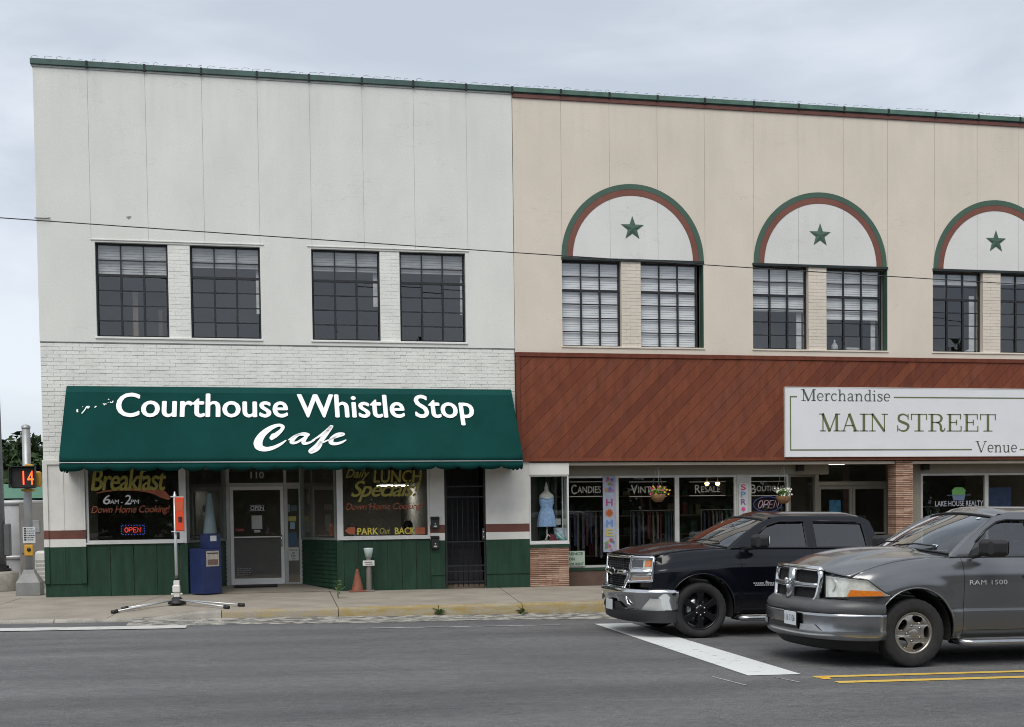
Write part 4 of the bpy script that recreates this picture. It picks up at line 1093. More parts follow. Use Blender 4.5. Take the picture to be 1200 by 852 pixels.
def T(pts): return [slope_px(80+x*70/1200, 455+y*40/686) for x, y in pts]
for pts, w in (([(185, 430), (182, 460), (190, 490)], 0.030), ([(270, 515), (330, 445), (380, 370), (400, 415)], 0.022), ([(405, 365), (425, 380), (405, 400)], 0.018), ([(530, 395), (565, 365)], 0.024), ([(700, 330), (715, 315)], 0.02), ([(720, 350), (740, 320), (770, 330)], 0.02),
               ([(800, 225), (825, 235)], 0.022), ([(840, 280), (860, 295), (890, 290), (900, 260)], 0.02), ([(795, 300), (810, 295)], 0.012), ([(285, 382), (300, 378)], 0.014)):
    ribbon2d(fd, T(pts), w, slope_at, n=5)
fd.build('flaked_lettering', MAT_AWNL, awn)

# ---------------------------------------------------------------- white street sign on the fascia
MAT_SIGN = pm('white_sign_panel', (0.70, 0.715, 0.74), rough=0.45, var=0.025, scale=1.5)
MAT_SGR = pm('sign_green', (0.115, 0.145, 0.052), rough=0.6, var=0.08)
MAT_SGG = pm('sign_grey_green', (0.085, 0.105, 0.085), rough=0.6, var=0.08)
sign = thing('fascia_sign', 'long white sign board with green lettering on the brown board fascia', 'sign', (14.5, -0.1, 2.7))
SX0, SX1, SZ0, SZ1, SGY = 11.37, 17.62, 2.717, 4.251, -0.115
mb = MB(); mb.box(SX0, SX1, SGY, -0.05, SZ0, SZ1, 0.004); mb.build('sign_panel', MAT_SIGN, sign, recalc=False)
mb = MB()
for (a, b, c, d) in ((SX0-0.012, SX1+0.012, SZ1, SZ1+0.014), (SX0-0.012, SX1+0.012, SZ0-0.014, SZ0), (SX0-0.012, SX0, SZ0, SZ1), (SX1, SX1+0.012, SZ0, SZ1)): mb.box(a, b, SGY-0.006, -0.05, c, d)
mb.build('sign_edge', MAT_WFR, sign)
def sgn(u, v, d): return (u, SGY-0.005, v)
def G(x, y): p = P3(x, y, SGY-0.005); return (p.x, p.z)
fl = MB()
def seg(a, b, w=0.026):
    a, b = Vector((a[0], a[1], 0)), Vector((b[0], b[1], 0)); t = (b-a).normalized(); n = Vector((-t.y, t.x, 0))*w/2
    fl.add([sgn(p.x, p.y, 0) for p in (a-n, b-n, b+n, a+n)], [(0, 1, 2, 3)])
zt, zb, xl_ = G(1100, 466)[1], G(1050, 527)[1], G(926.5, 500)[0]
seg((xl_-0.013, zt), (G(934, 464)[0], zt)); seg((xl_, zb+0.0131), (xl_, zt-0.0131)); seg((G(1047.5, 465)[0], zt), (SX1-0.14, zt)); seg((xl_-0.013, zb), (G(1139, 526)[0], zb)); seg((G(1195, 526)[0], zb), (SX1-0.14, zb)); seg((SX1-0.153, zb+0.0131), (SX1-0.153, zt-0.0131))
fl.build('sign_rule', MAT_SGR, sign, recalc=False)
# slab serif letters drawn as strokes in a 0..1 box, y up; K thick, N thin
K_, N_ = 0.135, 0.055
def arc(cx, cy, rx, ry, a0, a1, n=12): return [(cx+rx*math.cos(R(a0+(a1-a0)*i/n)), cy+ry*math.sin(R(a0+(a1-a0)*i/n))) for i in range(n+1)]
def L_(a, b, w): return ([a, b], w)
def serif(x, y, w=0.3): return ([(x-w/2, y), (x+w/2, y)], 0.05)
T5 = 0.026
GL = {
 'M': (1.12, [L_((.2, 0), (.2, 1), N_), L_((.18, 1), (.55, 0), K_), L_((.55, 0), (.9, 1), N_), L_((.92, 0), (.92, 1), K_), serif(.2, T5, .32), serif(.13, 1-T5, .26), serif(.92, T5, .34), serif(.97, 1-T5, .26)]),
 'A': (0.98, [L_((.15, 0), (.46, 1), N_), L_((.46, 1), (.80, 0), K_), L_((.24, .33), (.68, .33), N_), serif(.13, T5, .28), serif(.82, T5, .32)]),
 'I': (0.5, [L_((.25, 0), (.25, 1), K_), serif(.25, T5, .44), serif(.25, 1-T5, .44)]),
 'N': (1.05, [L_((.2, 0), (.2, 1), N_), L_((.19, 1), (.84, 0), K_), L_((.84, 0), (.84, 1), N_), serif(.2, T5, .34), serif(.12, 1-T5, .26), serif(.86, 1-T5, .34)]),
 'S': (0.78, [([*arc(.39, .74, .26, .235, 25, 150, 8), (.16, .66), (.30, .55), (.52, .46), (.66, .35), (.66, .22), *arc(.39, .26, .27, .235, -20, -155, 8)], [N_, .07, .09, .11, K_, K_, .11, .09, .07, N_]), L_((.66, .68), (.66, 1), N_), L_((.1, 0), (.1, .34), N_)]),
 'T': (0.95, [L_((.47, 0), (.47, 1), K_), L_((.04, 1-T5), (.9, 1-T5), .05), L_((.06, .66), (.06, 1), N_), L_((.88, .66), (.88, 1), N_), serif(.47, T5, .5)]),
 'R': (0.98, [L_((.22, 0), (.22, 1), K_), ([(.22, 1-T5), (.5, 1-T5), *arc(.5, .75, .24, .224, 80, -80, 8), (.5, .52), (.22, .52)], [N_, N_, .08, .12, K_, .12, .08, N_, N_]), ([(.45, .52), (.62, .46), (.70, .3), (.71, .1), (.8, .03), (.9, .08), (.92, .2)], [N_, .09, K_, K_, .1, N_, N_]), serif(.24, T5, .44), serif(.12, 1-T5, .2)]),
 'E': (0.92, [L_((.22, 0), (.22, 1), K_), L_((.04, 1-T5), (.8, 1-T5), .05), L_((.04, T5), (.84, T5), .05), L_((.22, .52), (.58, .52), N_), L_((.58, .36), (.58, .68), N_), L_((.8, .7), (.8, 1), N_), L_((.83, 0), (.83, .32), N_)]),
 'V': (0.9, [L_((.12, 1), (.44, 0), K_*.8), L_((.44, 0), (.76, 1), N_), serif(.13, 1-T5, .3), serif(.76, 1-T5, .26)]),
 'e': (0.56, [L_((.08, .34), (.48, .34), N_), ([(.47, .34), *arc(.28, .34, .2, .31, 10, 320, 14)], [.08, .08, .06, .09, .1, .09, .06, .05])]),
 'r': (0.46, [L_((.15, 0), (.15, .64), .1), ([(.17, .42), (.24, .6), (.36, .63), (.42, .56)], [N_, .07, .08, .09]), serif(.17, T5, .28), serif(.08, .64-T5, .14)]),
 'c': (0.52, [([*arc(.27, .33, .2, .3, 40, 320, 12)], [.11, .06, .09, .1, .09, .06, .05])]),
 'h': (0.66, [L_((.15, 0), (.15, 1), .1), ([(.15, .42), (.28, .62), (.42, .6), (.49, .45), (.49, 0)], [N_, .07, .09, .1, .1]), serif(.15, T5, .24), serif(.07, 1-T5, .14), serif(.49, T5, .24)]),
 'a': (0.56, [([(.1, .52), (.2, .63), (.33, .62), (.39, .5), (.39, .1), (.44, .02), (.52, .06)], [.08, .06, .08, .1, .1, .08, .04]), ([(.39, .38), (.2, .33), (.08, .2), (.14, .04), (.26, .03), (.39, .16)], [N_, .07, .1, .08, .06, N_])]),
 'n': (0.66, [L_((.15, 0), (.15, .64), .1), ([(.15, .42), (.28, .62), (.42, .6), (.49, .45), (.49, 0)], [N_, .07, .09, .1, .1]), serif(.15, T5, .24), serif(.07, .64-T5, .14), serif(.49, T5, .24)]),
 'd': (0.62, [L_((.46, 0), (.46, 1), .1), ([*arc(.29, .32, .19, .3, 50, 310, 12)], [N_, .07, .1, .1, .07, N_]), serif(.39, 1-T5, .16), serif(.52, T5, .16)]),
 'i': (0.34, [L_((.17, 0), (.17, .64), .1), L_((.17, .83), (.17, .94), .11), serif(.17, T5, .26), serif(.09, .64-T5, .14)]),
 's': (0.48, [([(.38, .5), (.3, .61), (.16, .61), (.1, .5), (.2, .38), (.34, .28), (.4, .16), (.3, .03), (.16, .02), (.08, .14)], [.05, .06, .07, .09, .1, .1, .09, .07, .06, .05]), L_((.4, .46), (.4, .64), .045), L_((.07, 0), (.07, .2), .045)]),
 'u': (0.66, [([(.15, .64), (.15, .18), (.22, .04), (.35, .02), (.49, .2)], [.1, .1, .09, .06, N_]), L_((.49, 0), (.49, .64), .1), serif(.09, .64-T5, .16), serif(.43, .64-T5, .16), serif(.54, T5, .14)]),
 ' ': (0.4, [])}
def slab(word, x0, x1, z0, z1, mat, weight=1.0):
    tot = sum(GL[c][0] for c in word); mb = MB(); u = 0; H = z1-z0; sx = (x1-x0)/tot
    for c in word:
        w, strokes = GL[c]
        for pts, wd in strokes:
            P = [(x0+(u+p[0])*sx, z0+p[1]*H) for p in pts]
            ww = [k*weight*(sx*0.5+H*0.5) for k in wd] if isinstance(wd, list) else wd*weight*(sx if abs(pts[0][0]-pts[-1][0]) < 0.4*abs(pts[0][1]-pts[-1][1]) else H)
            ribbon2d(mb, P, ww, lambda a, b, d: (a, SGY-0.005, b), n=4 if len(P) > 2 else 1)
        u += w
    return mb.build('lettering', mat, sign, recalc=False)
a, b = G(960, 506), G(1168, 484)
slab('MAIN STREET', a[0], b[0], G(1060, 505.5)[1], G(1060, 485)[1], MAT_SGR, 1.0)
slab('Merchandise', G(938.5, 470)[0], G(1044, 470)[0], G(990, 470)[1], G(990, 456.5)[1], MAT_SGG, 0.95)
slab('Venue', G(1143.5, 530)[0], G(1192.5, 530)[0], G(1168, 530)[1], G(1168, 517)[1], MAT_SGG, 0.95)
# ---------------------------------------------------------------- pickup trucks (front faces -X, near side -Y, origin between the front wheels on the ground)
def smooth01(t): t = max(0.0, min(1.0, t)); return t*t*(3-2*t)
def lerp_tab(tab, x):
    if x <= tab[0][0]: return tab[0][1]
    for (a, b), (c, d) in zip(tab[:-1], tab[1:]):
        if x <= c: return b+(d-b)*(x-a)/(c-a)
    return tab[-1][1]
def carpaint(name, c, metal=0.55, rough=0.28, dirt=(0.12, 0.105, 0.08), coat=1.0):
    m = pm(name, c, rough=rough, metal=metal, var=0.03, scale=3, coat=coat)
    N, L = m.node_tree.nodes, m.node_tree.links; b = N['Principled BSDF']
    b.inputs['Coat Roughness'].default_value = 0.10
    src = b.inputs['Base Color'].links[0].from_socket
    g = N.new('ShaderNodeNewGeometry'); sx = N.new('ShaderNodeSeparateXYZ'); L.new(g.outputs['Position'], sx.inputs[0])
    no = N.new('ShaderNodeTexNoise'); no.inputs['Scale'].default_value = 3.5; no.inputs['Detail'].default_value = 6; L.new(g.outputs['Position'], no.inputs['Vector'])
    mr = N.new('ShaderNodeMapRange'); mr.inputs[1].default_value = 0.35; mr.inputs[2].default_value = -0.1; L.new(sx.outputs['Z'], mr.inputs[0])
    mu = N.new('ShaderNodeMath'); mu.operation = 'MULTIPLY'; L.new(mr.outputs[0], mu.inputs[0]); L.new(no.outputs[0], mu.inputs[1]); mu.use_clamp = True
    mi = N.new('ShaderNodeMixRGB'); mi.inputs[2].default_value = (*dirt, 1); L.new(mu.outputs[0], mi.inputs[0]); L.new(src, mi.inputs[1]); L.new(mi.outputs[0], b.inputs['Base Color'])
    ra = N.new('ShaderNodeMapRange'); ra.inputs[3].default_value = coat; ra.inputs[4].default_value = coat*0.2; L.new(mu.outputs[0], ra.inputs[0]); L.new(ra.outputs[0], b.inputs['Coat Weight'])
    return m
MAT_CHR = pm('bright_chrome', (0.66, 0.67, 0.68), rough=0.10, metal=1.0, var=0.03, scale=6)
MAT_CHD = pm('dull_chrome', (0.36, 0.37, 0.38), rough=0.22, metal=0.95, var=0.12, scale=6)
MAT_BLK = pm('black_plastic', (0.012, 0.012, 0.013), rough=0.55, var=0.2, scale=8)
MAT_BLKG = pm('gloss_black', (0.008, 0.008, 0.009), rough=0.2, var=0.1)
MAT_TYRE = pm('tyre_rubber', (0.018, 0.018, 0.018), rough=0.85, var=0.25, scale=12, bump=0.2, bscale=70)
MAT_UNDER = pm('underbody', (0.010, 0.010, 0.010), rough=0.95)
MAT_LENS = glass('headlamp_lens', (0.92, 0.93, 0.92), 1.0)
MAT_LAMP = pm('headlamp_bowl', (0.74, 0.74, 0.69), rough=0.25, metal=0.2, var=0.15, scale=14)
MAT_AMB = pm('amber_lens', (0.75, 0.20, 0.015), rough=0.25, var=0.15, scale=25, coat=0.6)
MAT_REDL = pm('red_lens', (0.30, 0.01, 0.01), rough=0.2, coat=0.6)
MAT_SEAT = pm('seat_cloth', (0.05, 0.05, 0.055), rough=0.9)
MAT_RIMS = pm('silver_alloy', (0.40, 0.375, 0.345), rough=0.32, metal=0.9, var=0.15, scale=9)
MAT_RIMB = pm('black_alloy', (0.012, 0.012, 0.014), rough=0.25, metal=0.2, var=0.1)
MAT_SILV = pm('badge_silver', (0.50, 0.51, 0.52), rough=0.35, metal=0.2)
MAT_PLATE = pm('plate_white', (0.55, 0.58, 0.60), rough=0.45)

def make_wheel(T, x, ysgn, W2, r, rimr, style, rimmat):
    """wheel with tyre and rim; outer face at W2 on side ysgn"""
    yo = ysgn*W2; c = Vector((x, 0, r)); wd = 0.27
    base = ORG[T.name]
    def Y(h): return yo-ysgn*h           # h: depth inward from the outer face
    t = MB(); n = 64
    prof = [(rimr-0.005, 0.03), (rimr+0.02, 0.010), (rimr+0.06, 0.0), (r-0.045, 0.002), (r-0.016, 0.012), (r-0.003, 0.028), (r, 0.06), (r, wd-0.075), (r-0.003, wd-0.045), (r-0.018, wd-0.025), (r-0.06, wd-0.004), (rimr, wd-0.02)]
    vs, fs = [], []
    for k, (rr, h) in enumerate(prof):
        for j in range(n):
            a = 2*math.pi*j/n
            q = rr-(0.008 if (k in (5, 6, 7, 8) and (j+(1 if k > 6 else 0)) % 2) else 0)
            vs.append((x+q*math.cos(a), Y(h), r+q*math.sin(a)))
    for k in range(len(prof)-1):
        for j in range(n): fs.append((k*n+j, k*n+(j+1) % n, (k+1)*n+(j+1) % n, (k+1)*n+j))
    hub = MB(); hub.lathe([(0.0, 0.06), (0.11, 0.06), (0.11, wd-0.02), (0.0, wd-0.02)], (x, 0, r), 'y', 16)
    hub.v = [Vector((p.x, Y(p.y), p.z)) for p in hub.v]
    wh = hub.build('wheel', MAT_UNDER, T, local=True)
    tm = MB(); tm.add(vs, fs, True); tm.build('tyre', MAT_TYRE, wh, local=True)
    rm = MB(); rm.lathe([(rimr, 0.02), (rimr-0.012, 0.018), (rimr-0.022, 0.03), (rimr-0.03, 0.07), (rimr-0.03, wd-0.04)], (0, 0, 0), 'y', 48)
    rm.v = [Vector((x+p.x, Y(p.y), r+p.z)) for p in rm.v]
    if style == 'holes':
        outer = [(rimr*0.94*math.cos(2*math.pi*k/60), rimr*0.94*math.sin(2*math.pi*k/60)) for k in range(60)]
        holes = []
        for k in range(5):
            a0 = R(90-16)+2*math.pi*k/5
            hole = []
            for (rr, da) in ((0.84, -0.30), (0.84, -0.1), (0.84, 0.1), (0.84, 0.30), (0.74, 0.40), (0.60, 0.34), (0.54, 0.18), (0.54, -0.18), (0.60, -0.34), (0.74, -0.40)):
                hole.append((rimr*rr*math.cos(a0+da), rimr*rr*math.sin(a0+da)))
            holes.append([(p.x, p.y) for p in spline([(*h, 0) for h in hole], 3, True)])
        v, f = fill2d(outer, holes)
        def dish(rr): return 0.055-0.03*math.sin(min(1, rr/rimr)*math.pi*0.9)
        fc = MB(); fc.add([(x+p, Y(dish(math.hypot(p, q))), r+q) for p, q in v], f)
        face = fc.build('rim', rimmat, wh, local=True, solid=0.02, soff=0)
        rm.build('rim_barrel', rimmat, wh, local=True)
        cp = MB(); cp.lathe([(0.0, 0.012), (0.045, 0.014), (0.06, 0.022), (0.062, 0.06)], (0, 0, 0), 'y', 24); cp.v = [Vector((x+p.x, Y(p.y), r+p.z)) for p in cp.v]
        cp.build('hub_cap', rimmat, wh, local=True)
        for k in range(5):
            a = R(54-16)+2*math.pi*k/5
            lg = MB(); lg.lathe([(0.0, 0.008), (0.012, 0.010), (0.014, 0.04)], (0, 0, 0), 'y', 8); lg.v = [Vector((x+p.x+0.095*math.cos(a), Y(p.y), r+p.z+0.095*math.sin(a))) for p in lg.v]
            lg.build('wheel_nut', MAT_CHD, wh, local=True)
    else:
        rm.build('rim', rimmat, wh, local=True)
        for k in range(6):
            a = R(90)+2*math.pi*k/6; ca, sa = math.cos(a), math.sin(a)
            pr = [(0.05, -0.030), (0.05, 0.030), (rimr*0.62, 0.040), (rimr*0.95, 0.058), (rimr*0.95, -0.058), (rimr*0.62, -0.040)]
            s = MB()
            def mp_(u, v, d): return (x+u*ca-v*sa, Y(d+0.015*(1-u/rimr)), r+u*sa+v*ca)
            s.prism(pr, mp_, 0.024, 0.055); s.build('spoke', rimmat, wh, local=True, bevel=0.004)
        cp = MB(); cp.lathe([(0.0, 0.025), (0.05, 0.027), (0.075, 0.036), (0.085, 0.06)], (0, 0, 0), 'y', 24); cp.v = [Vector((x+p.x, Y(p.y), r+p.z)) for p in cp.v]
        cp.build('hub_cap', rimmat, wh, local=True)
        for k in range(6):
            a = R(30)+2*math.pi*k/6
            lg = MB(); lg.lathe([(0.0, 0.014), (0.010, 0.016), (0.011, 0.05)], (0, 0, 0), 'y', 8); lg.v = [Vector((x+p.x+0.068*math.cos(a), Y(p.y), r+p.z+0.068*math.sin(a))) for p in lg.v]
            lg.build('wheel_nut', MAT_CHR, wh, local=True)
        dk = MB(); dk.lathe([(0.06, 0.13), (rimr*0.8, 0.13), (rimr*0.8, 0.15)], (0, 0, 0), 'y', 24); dk.v = [Vector((x+p.x, Y(p.y), r+p.z)) for p in dk.v]
        dk.build('brake_disc', MAT_CHD, wh, local=True)
    return wh

def pickup(S):
    P = S['paint']
    T = thing(S['name'], S['label'], 'pickup truck', S['loc'], rz=S['yaw'])
    T.rotation_euler = (0, S.get('tilt', 0), S['yaw'])
    B = lambda mb, name, mat, parent=T, **k: mb.build(name, mat, parent, local=True, **k)
    W = S['half']; WB = S['wb']; CE = S['cab_end']; TE = S['tail']; wr = S['wheel_r']
    ar, az = S['arch_r'], S['arch_z']
    # plan outline of the nose: half width at x, nose position at y
    XN, A = S['corner'], S['nose']                         # where the curve starts, its length
    def taper(x):
        if x >= XN: return 1.0
        t = min(1.0, (XN-x)/A); return (1-t**S['pw'])**(1/S['pw'])
    def nose(y, extra=0.0, half=None):
        h = half or W*0.985
        t = min(1.0, abs(y)/h); return XN-(A+extra)*(1-t**S['pw'])**(1/S['pw'])
    # side skin ---------------------------------------------------
    PROF = S['prof']
    def ztop(x): return lerp_tab(S['ztop'], x)
    def side_y(x, z):
        zt = ztop(x); w = (z-S['rock'])/(zt-S['rock'])
        y = lerp_tab(PROF, max(0, min(1, w)))*W
        d = math.hypot(x, z-az) if x < WB/2 else math.hypot(x-WB, z-az)
        if d < ar+0.22: y += S['flare']*smooth01((ar+0.22-d)/0.2)*smooth01((zt-z)/0.18)
        return y*(0.10+0.90*taper(x)) if x < XN else y
    def panel(name, x0, x1, sg, zlo=None, gap=0.003, mat=P, inset=0.0, zhi=None):
        nx = max(4, int((x1-x0)/0.028)); nz = 34
        vs = []; keep = []
        for i in range(nx+1):
            x = x0+gap+(x1-x0-2*gap)*i/nx
            zb = S['rock'] if zlo is None else zlo(x); zt = ztop(x) if zhi is None else zhi(x)
            for j in range(nz+1):
                z = zb+(zt-zb)*j/nz; vs.append([x, z])
        arcs = [(0.0, az), (WB, az)]
        ins = []
        for v in vs:
            k = None
            for c in arcs:
                if math.hypot(v[0]-c[0], v[1]-c[1]) < ar: k = c
            ins.append(k)
        fs = []
        for i in range(nx):
            for j in range(nz):
                q = [i*(nz+1)+j, (i+1)*(nz+1)+j, (i+1)*(nz+1)+j+1, i*(nz+1)+j+1]
                if all(ins[a] is not None for a in q): continue
                fs.append(q)
        used = set(a for q in fs for a in q)
        for a in used:
            if ins[a] is not None:
                c = ins[a]; d = Vector((vs[a][0]-c[0], vs[a][1]-c[1])); l = max(d.length, 1e-4); d = d/l*ar; vs[a] = [c[0]+d.x, c[1]+d.y]
        remap = {a: k for k, a in enumerate(sorted(used))}
        V = [(vs[a][0], sg*(side_y(vs[a][0], vs[a][1])-inset), vs[a][1]) for a in sorted(used)]
        mb = MB(); mb.add(V, [[remap[a] for a in (q if sg > 0 else q[::-1])] for q in fs], True)
        return B(mb, name, mat, recalc=False)
    FE = S['fender_end']
    doors = S['doors']
    for sg in (-1, 1):
        panel('fender', S['fender_front'], FE, sg, zlo=None)
        ds = []
        for k, (a, b) in enumerate(doors):
            d = panel('door', a, b, sg, zlo=lambda x: S['sill']); ds.append(d)
            hx = b-0.20
            hm = MB(); hz = S['handle_z']; yy = sg*(side_y(hx, hz)+0.03)
            hm.box(hx-0.1, hx+0.1, min(yy, yy-sg*0.02), max(yy, yy-sg*0.02), hz-0.016, hz+0.016, 0.006); hm.box(hx-0.09, hx-0.07, min(yy, yy-sg*0.04), max(yy, yy-sg*0.04), hz-0.012, hz+0.012); hm.box(hx+0.07, hx+0.09, min(yy, yy-sg*0.04), max(yy, yy-sg*0.04), hz-0.012, hz+0.012)
            B(hm, 'handle', S['handle_mat'], d)
        panel('rocker_panel', FE, CE, sg, zlo=lambda x: S['rock'], zhi=lambda x: S['sill']-0.004)
        panel('bed_side', CE+0.02, TE, sg)
        panel('body_shell', XN, TE-0.1, sg, mat=MAT_UNDER, inset=0.022, zhi=lambda x: ztop(x)-0.03)
        # wheel housings
        for wx in (0.0, WB):
            h = MB(); n = 24
            vs = [(wx+(ar-0.012)*math.cos(math.pi*k/n*1.16-0.25), sg*yy, az+(ar-0.012)*math.sin(math.pi*k/n*1.16-0.25)) for k in range(n+1) for yy in (W*0.955, 0.45)]
            h.add(vs, [(2*k, 2*k+2, 2*k+3, 2*k+1) for k in range(n)]); B(h, 'wheel_housing', MAT_UNDER)
            if S.get('lip'):
                l = MB(); l.tube([(wx+(ar+0.006)*math.cos(math.pi*k/n*1.1-0.16), sg*(side_y(wx+ar*math.cos(math.pi*k/n*1.1-0.16), max(S['rock'], az+ar*math.sin(math.pi*k/n*1.1-0.16)))+0.003), az+(ar+0.006)*math.sin(math.pi*k/n*1.1-0.16)) for k in range(n+1)], 0.011, 6); B(l, 'arch_lip', S['lip'])
            make_wheel(T, wx, sg, W-0.02, wr, S['rim_r'], S['rim_style'], S['rim_mat'])
        # step bar
        st = MB(); yy = sg*(W+0.03)
        st.tube([(FE-0.05, sg*(W-0.2), 0.30), (FE+0.02, yy-sg*0.03, 0.285), (FE+0.1, yy, 0.28), (CE-0.15, yy, 0.28), (CE-0.06, yy-sg*0.03, 0.285), (CE, sg*(W-0.2), 0.30)], 0.042, 10); B(st, 'step_bar', S['step_mat'])
    ub = MB(); ub.box(S['corner']-0.25, TE-0.2, -0.62, 0.62, 0.30, 0.62); ub.box(0.6, CE, -W*0.88, W*0.88, 0.33, 0.7); ub.box(S['corner']-0.1, -0.02, -0.5, 0.5, 0.6, 0.92); ub.tube([(0.0, -W+0.2, wr), (0.0, W-0.2, wr)], 0.05, 8); ub.tube([(WB, -W+0.2, wr), (WB, W-0.2, wr)], 0.06, 8)
    B(ub, 'underbody', MAT_UNDER)
    # hood ---------------------------------------------------------
    he = S['hood_edge']                                     # half width of the hood
    cowl = lambda y: S['cowl_x']+S['cowl_curve']*(y/he)**2
    def hood(u, v):
        t = (v-0.5)*2; y = t*he
        xf = nose(y*0.985, S['hood_lip'])
        x = xf+(cowl(y)-xf)*u
        yy = y*(0.10+0.90*taper(max(x, xf+0.02))) if x < XN else y
        yy = y if abs(y) < 0.2 else y*min(1.0, 1.0)
        zf = S['hood_zf']-S['hood_df']*abs(t)**2.2; zc = S['hood_zc']-S['hood_dc']*abs(t)**2.2
        e = 1-(1-u)**S['hood_pow']
        z = zf+(zc-zf)*e
        bulge = S['bulge']*smooth01((S['bulge_w']-abs(t))/0.16)*smooth01(u/0.25)
        crown = 0.0
        return (x, yy, z+bulge+crown)
    hm = MB(); hm.grid(hood, 40, 44)
    B(hm, 'hood', P, solid=0.02)
    # filler between hood edge and fender top
    for sg in (-1, 1):
        fm = MB()
        def F2(u, v):
            t = 0.985*sg; p = hood(u, 0.5+0.5*t)
            x = p[0]; xx = max(x, S['fender_front']); q = (x, sg*side_y(xx, ztop(xx)), ztop(xx))
            return (p[0]+(q[0]-p[0])*v, p[1]+(q[1]-p[1])*v, (p[2]-0.006)+(q[2]-p[2]+0.006)*v)
        fm.grid(F2, 30, 3); B(fm, 'fender_top', P)
    # painted nose behind the lamps and grille
    nm = MB(); nm.grid(lambda u, v: (nose((u-.5)*2*W*0.93, -0.05)+0.02, (u-.5)*2*W*0.93, S['nose_z0']+(S['hood_zf']-S['hood_df']*abs((u-.5)*2)**2.2-0.02-S['nose_z0'])*v), 36, 6); B(nm, 'nose_panel', S.get('nose_mat', P))
    # cab: windscreen, roof, pillars -------------------------------
    bx, bz, tx, tz = S['ws']                                # base x, z at centre; top x, z at centre
    def ws(u, v, ins=0.0):
        t = (v-0.5)*2
        yb, yt = S['ws_half'][0]-ins, S['ws_half'][1]-ins
        xb = bx+S['ws_curve'][0]*t*t; xt = tx+S['ws_curve'][1]*t*t
        zb = bz-S['ws_drop'][0]*t*t; zt_ = tz-S['ws_drop'][1]*t*t
        e = u
        bul = 0.045*math.sin(math.pi*u)
        return (xb+(xt-xb)*e-bul*0.6, t*(yb+(yt-yb)*e), zb+(zt_-zb)*e+bul*0.55)
    wsm = MB(); wsm.grid(lambda u, v: ws(u, v), 16, 24); B(wsm, 'windscreen', S['ws_glass'], recalc=False)
    bd = MB()
    for pts in ([ws(0.01, k/24) for k in range(25)], [ws(0.97, k/24) for k in range(25)]): bd.tube([(p[0]-0.004, p[1], p[2]+0.004) for p in pts], 0.016, 6)
    B(bd, 'windscreen_seal', MAT_BLK)
    RH = S['roof_half']
    def roof(u, v):
        t = (v-0.5)*2; xf = tx+S['ws_curve'][1]*t*t; x = xf+(S['roof_end']-xf)*u
        z = S['roof_z']-S['roof_drop']*abs(t)**2.4
        z -= 0.035*(1-smooth01(u/0.18))*1.0+0.03*(1-smooth01((1-u)/0.12))
        z0 = tz-S['ws_drop'][1]*t*t
        z = z0+(z-z0)*smooth01(u/0.12) if u < 0.12 else z
        return (x, t*RH, z)
    rm = MB(); rm.grid(roof, 28, 24); B(rm, 'roof', P, solid=0.02)
    def gh(z): return S['belt_y']-(z-S['belt'])*S['tumble']  # greenhouse half width at z
    for sg in (-1, 1):
        v, f = fill2d(S['gh_outer'], [w for w in S['gh_windows']])
        g = MB(); g.add([(p, sg*(gh(q)), q) for p, q in v], f); B(g, 'cab_side', P, solid=0.03, soff=-1 if False else 0)
        for w in S['gh_windows']:
            v, f = fill2d(w); g = MB(); g.add([(p, sg*(gh(q)-0.008), q) for p, q in v], f); B(g, 'side_window', S['side_glass'], recalc=False)
            fr = MB(); fr.tube([(p, sg*(gh(q)+0.012), q) for p, q in w], 0.008, 6, closed=True); B(fr, 'window_seal', MAT_BLK)
        for w in S.get('visors', []):
            vz = MB(); vz.tube([(p, sg*(gh(q)+0.03), q) for p, q in w], 0.013, 6); B(vz, 'rain_visor', MAT_BLKG)
        # pillar strip from the windscreen edge to the cab side
        ap = MB(); k = 1 if sg > 0 else 0
        rail = [ws(u/10, k) for u in range(11)]
        out = spline([(p, sg*gh(q), q) for p, q in S['a_line']], 10)
        outp = [out[int(i/10*(len(out)-1))] for i in range(11)]
        vs = []
        for a, b in zip(rail, outp): 
            a, b = Vector(a), Vector(b); m = (a+b)/2+Vector((-0.012, sg*0.012, 0.014)); vs += [a, m, b]
        ap.add(vs, [(3*i+j, 3*i+3+j, 3*i+4+j, 3*i+1+j) for i in range(10) for j in (0, 1)], True); B(ap, 'pillar', P)
        rl = MB()
        vs = []
        for i in range(21):
            a = Vector(roof(i/20, k)); q = S['gh_roofline'](a.x); b = Vector((a.x, sg*gh(q), q)); m = (a+b)/2+Vector((0, sg*0.018, 0.012)); vs += [a, m, b]
        rl.add(vs, [(3*i+j, 3*i+3+j, 3*i+4+j, 3*i+1+j) for i in range(20) for j in (0, 1)], True); B(rl, 'roof_rail', P)
        # mirror
        mx_, mz = S['mirror']
        mm = MB(); yb = sg*(W+0.06)
        mm.box(mx_, mx_+S['mir'], min(yb, yb+sg*0.27), max(yb, yb+sg*0.27), mz-0.10, mz+0.10, 0.035)
        mo = B(mm, 'mirror', MAT_BLK, bevel=0.02)
        ma = MB(); ma.tube([(mx_+0.03, sg*(W-0.06), mz-0.11), (mx_+0.06, sg*(W+0.03), mz-0.09), (mx_+0.08, sg*(W+0.1), mz-0.05)], 0.03, 8); B(ma, 'mirror_arm', MAT_BLK, mo)
        mg = MB(); mg.box(mx_+S['mir']-0.002, mx_+S['mir']+0.005, min(yb+sg*0.03, yb+sg*0.24), max(yb+sg*0.03, yb+sg*0.24), mz-0.07, mz+0.075); B(mg, 'mirror_glass', MAT_CHR, mo)
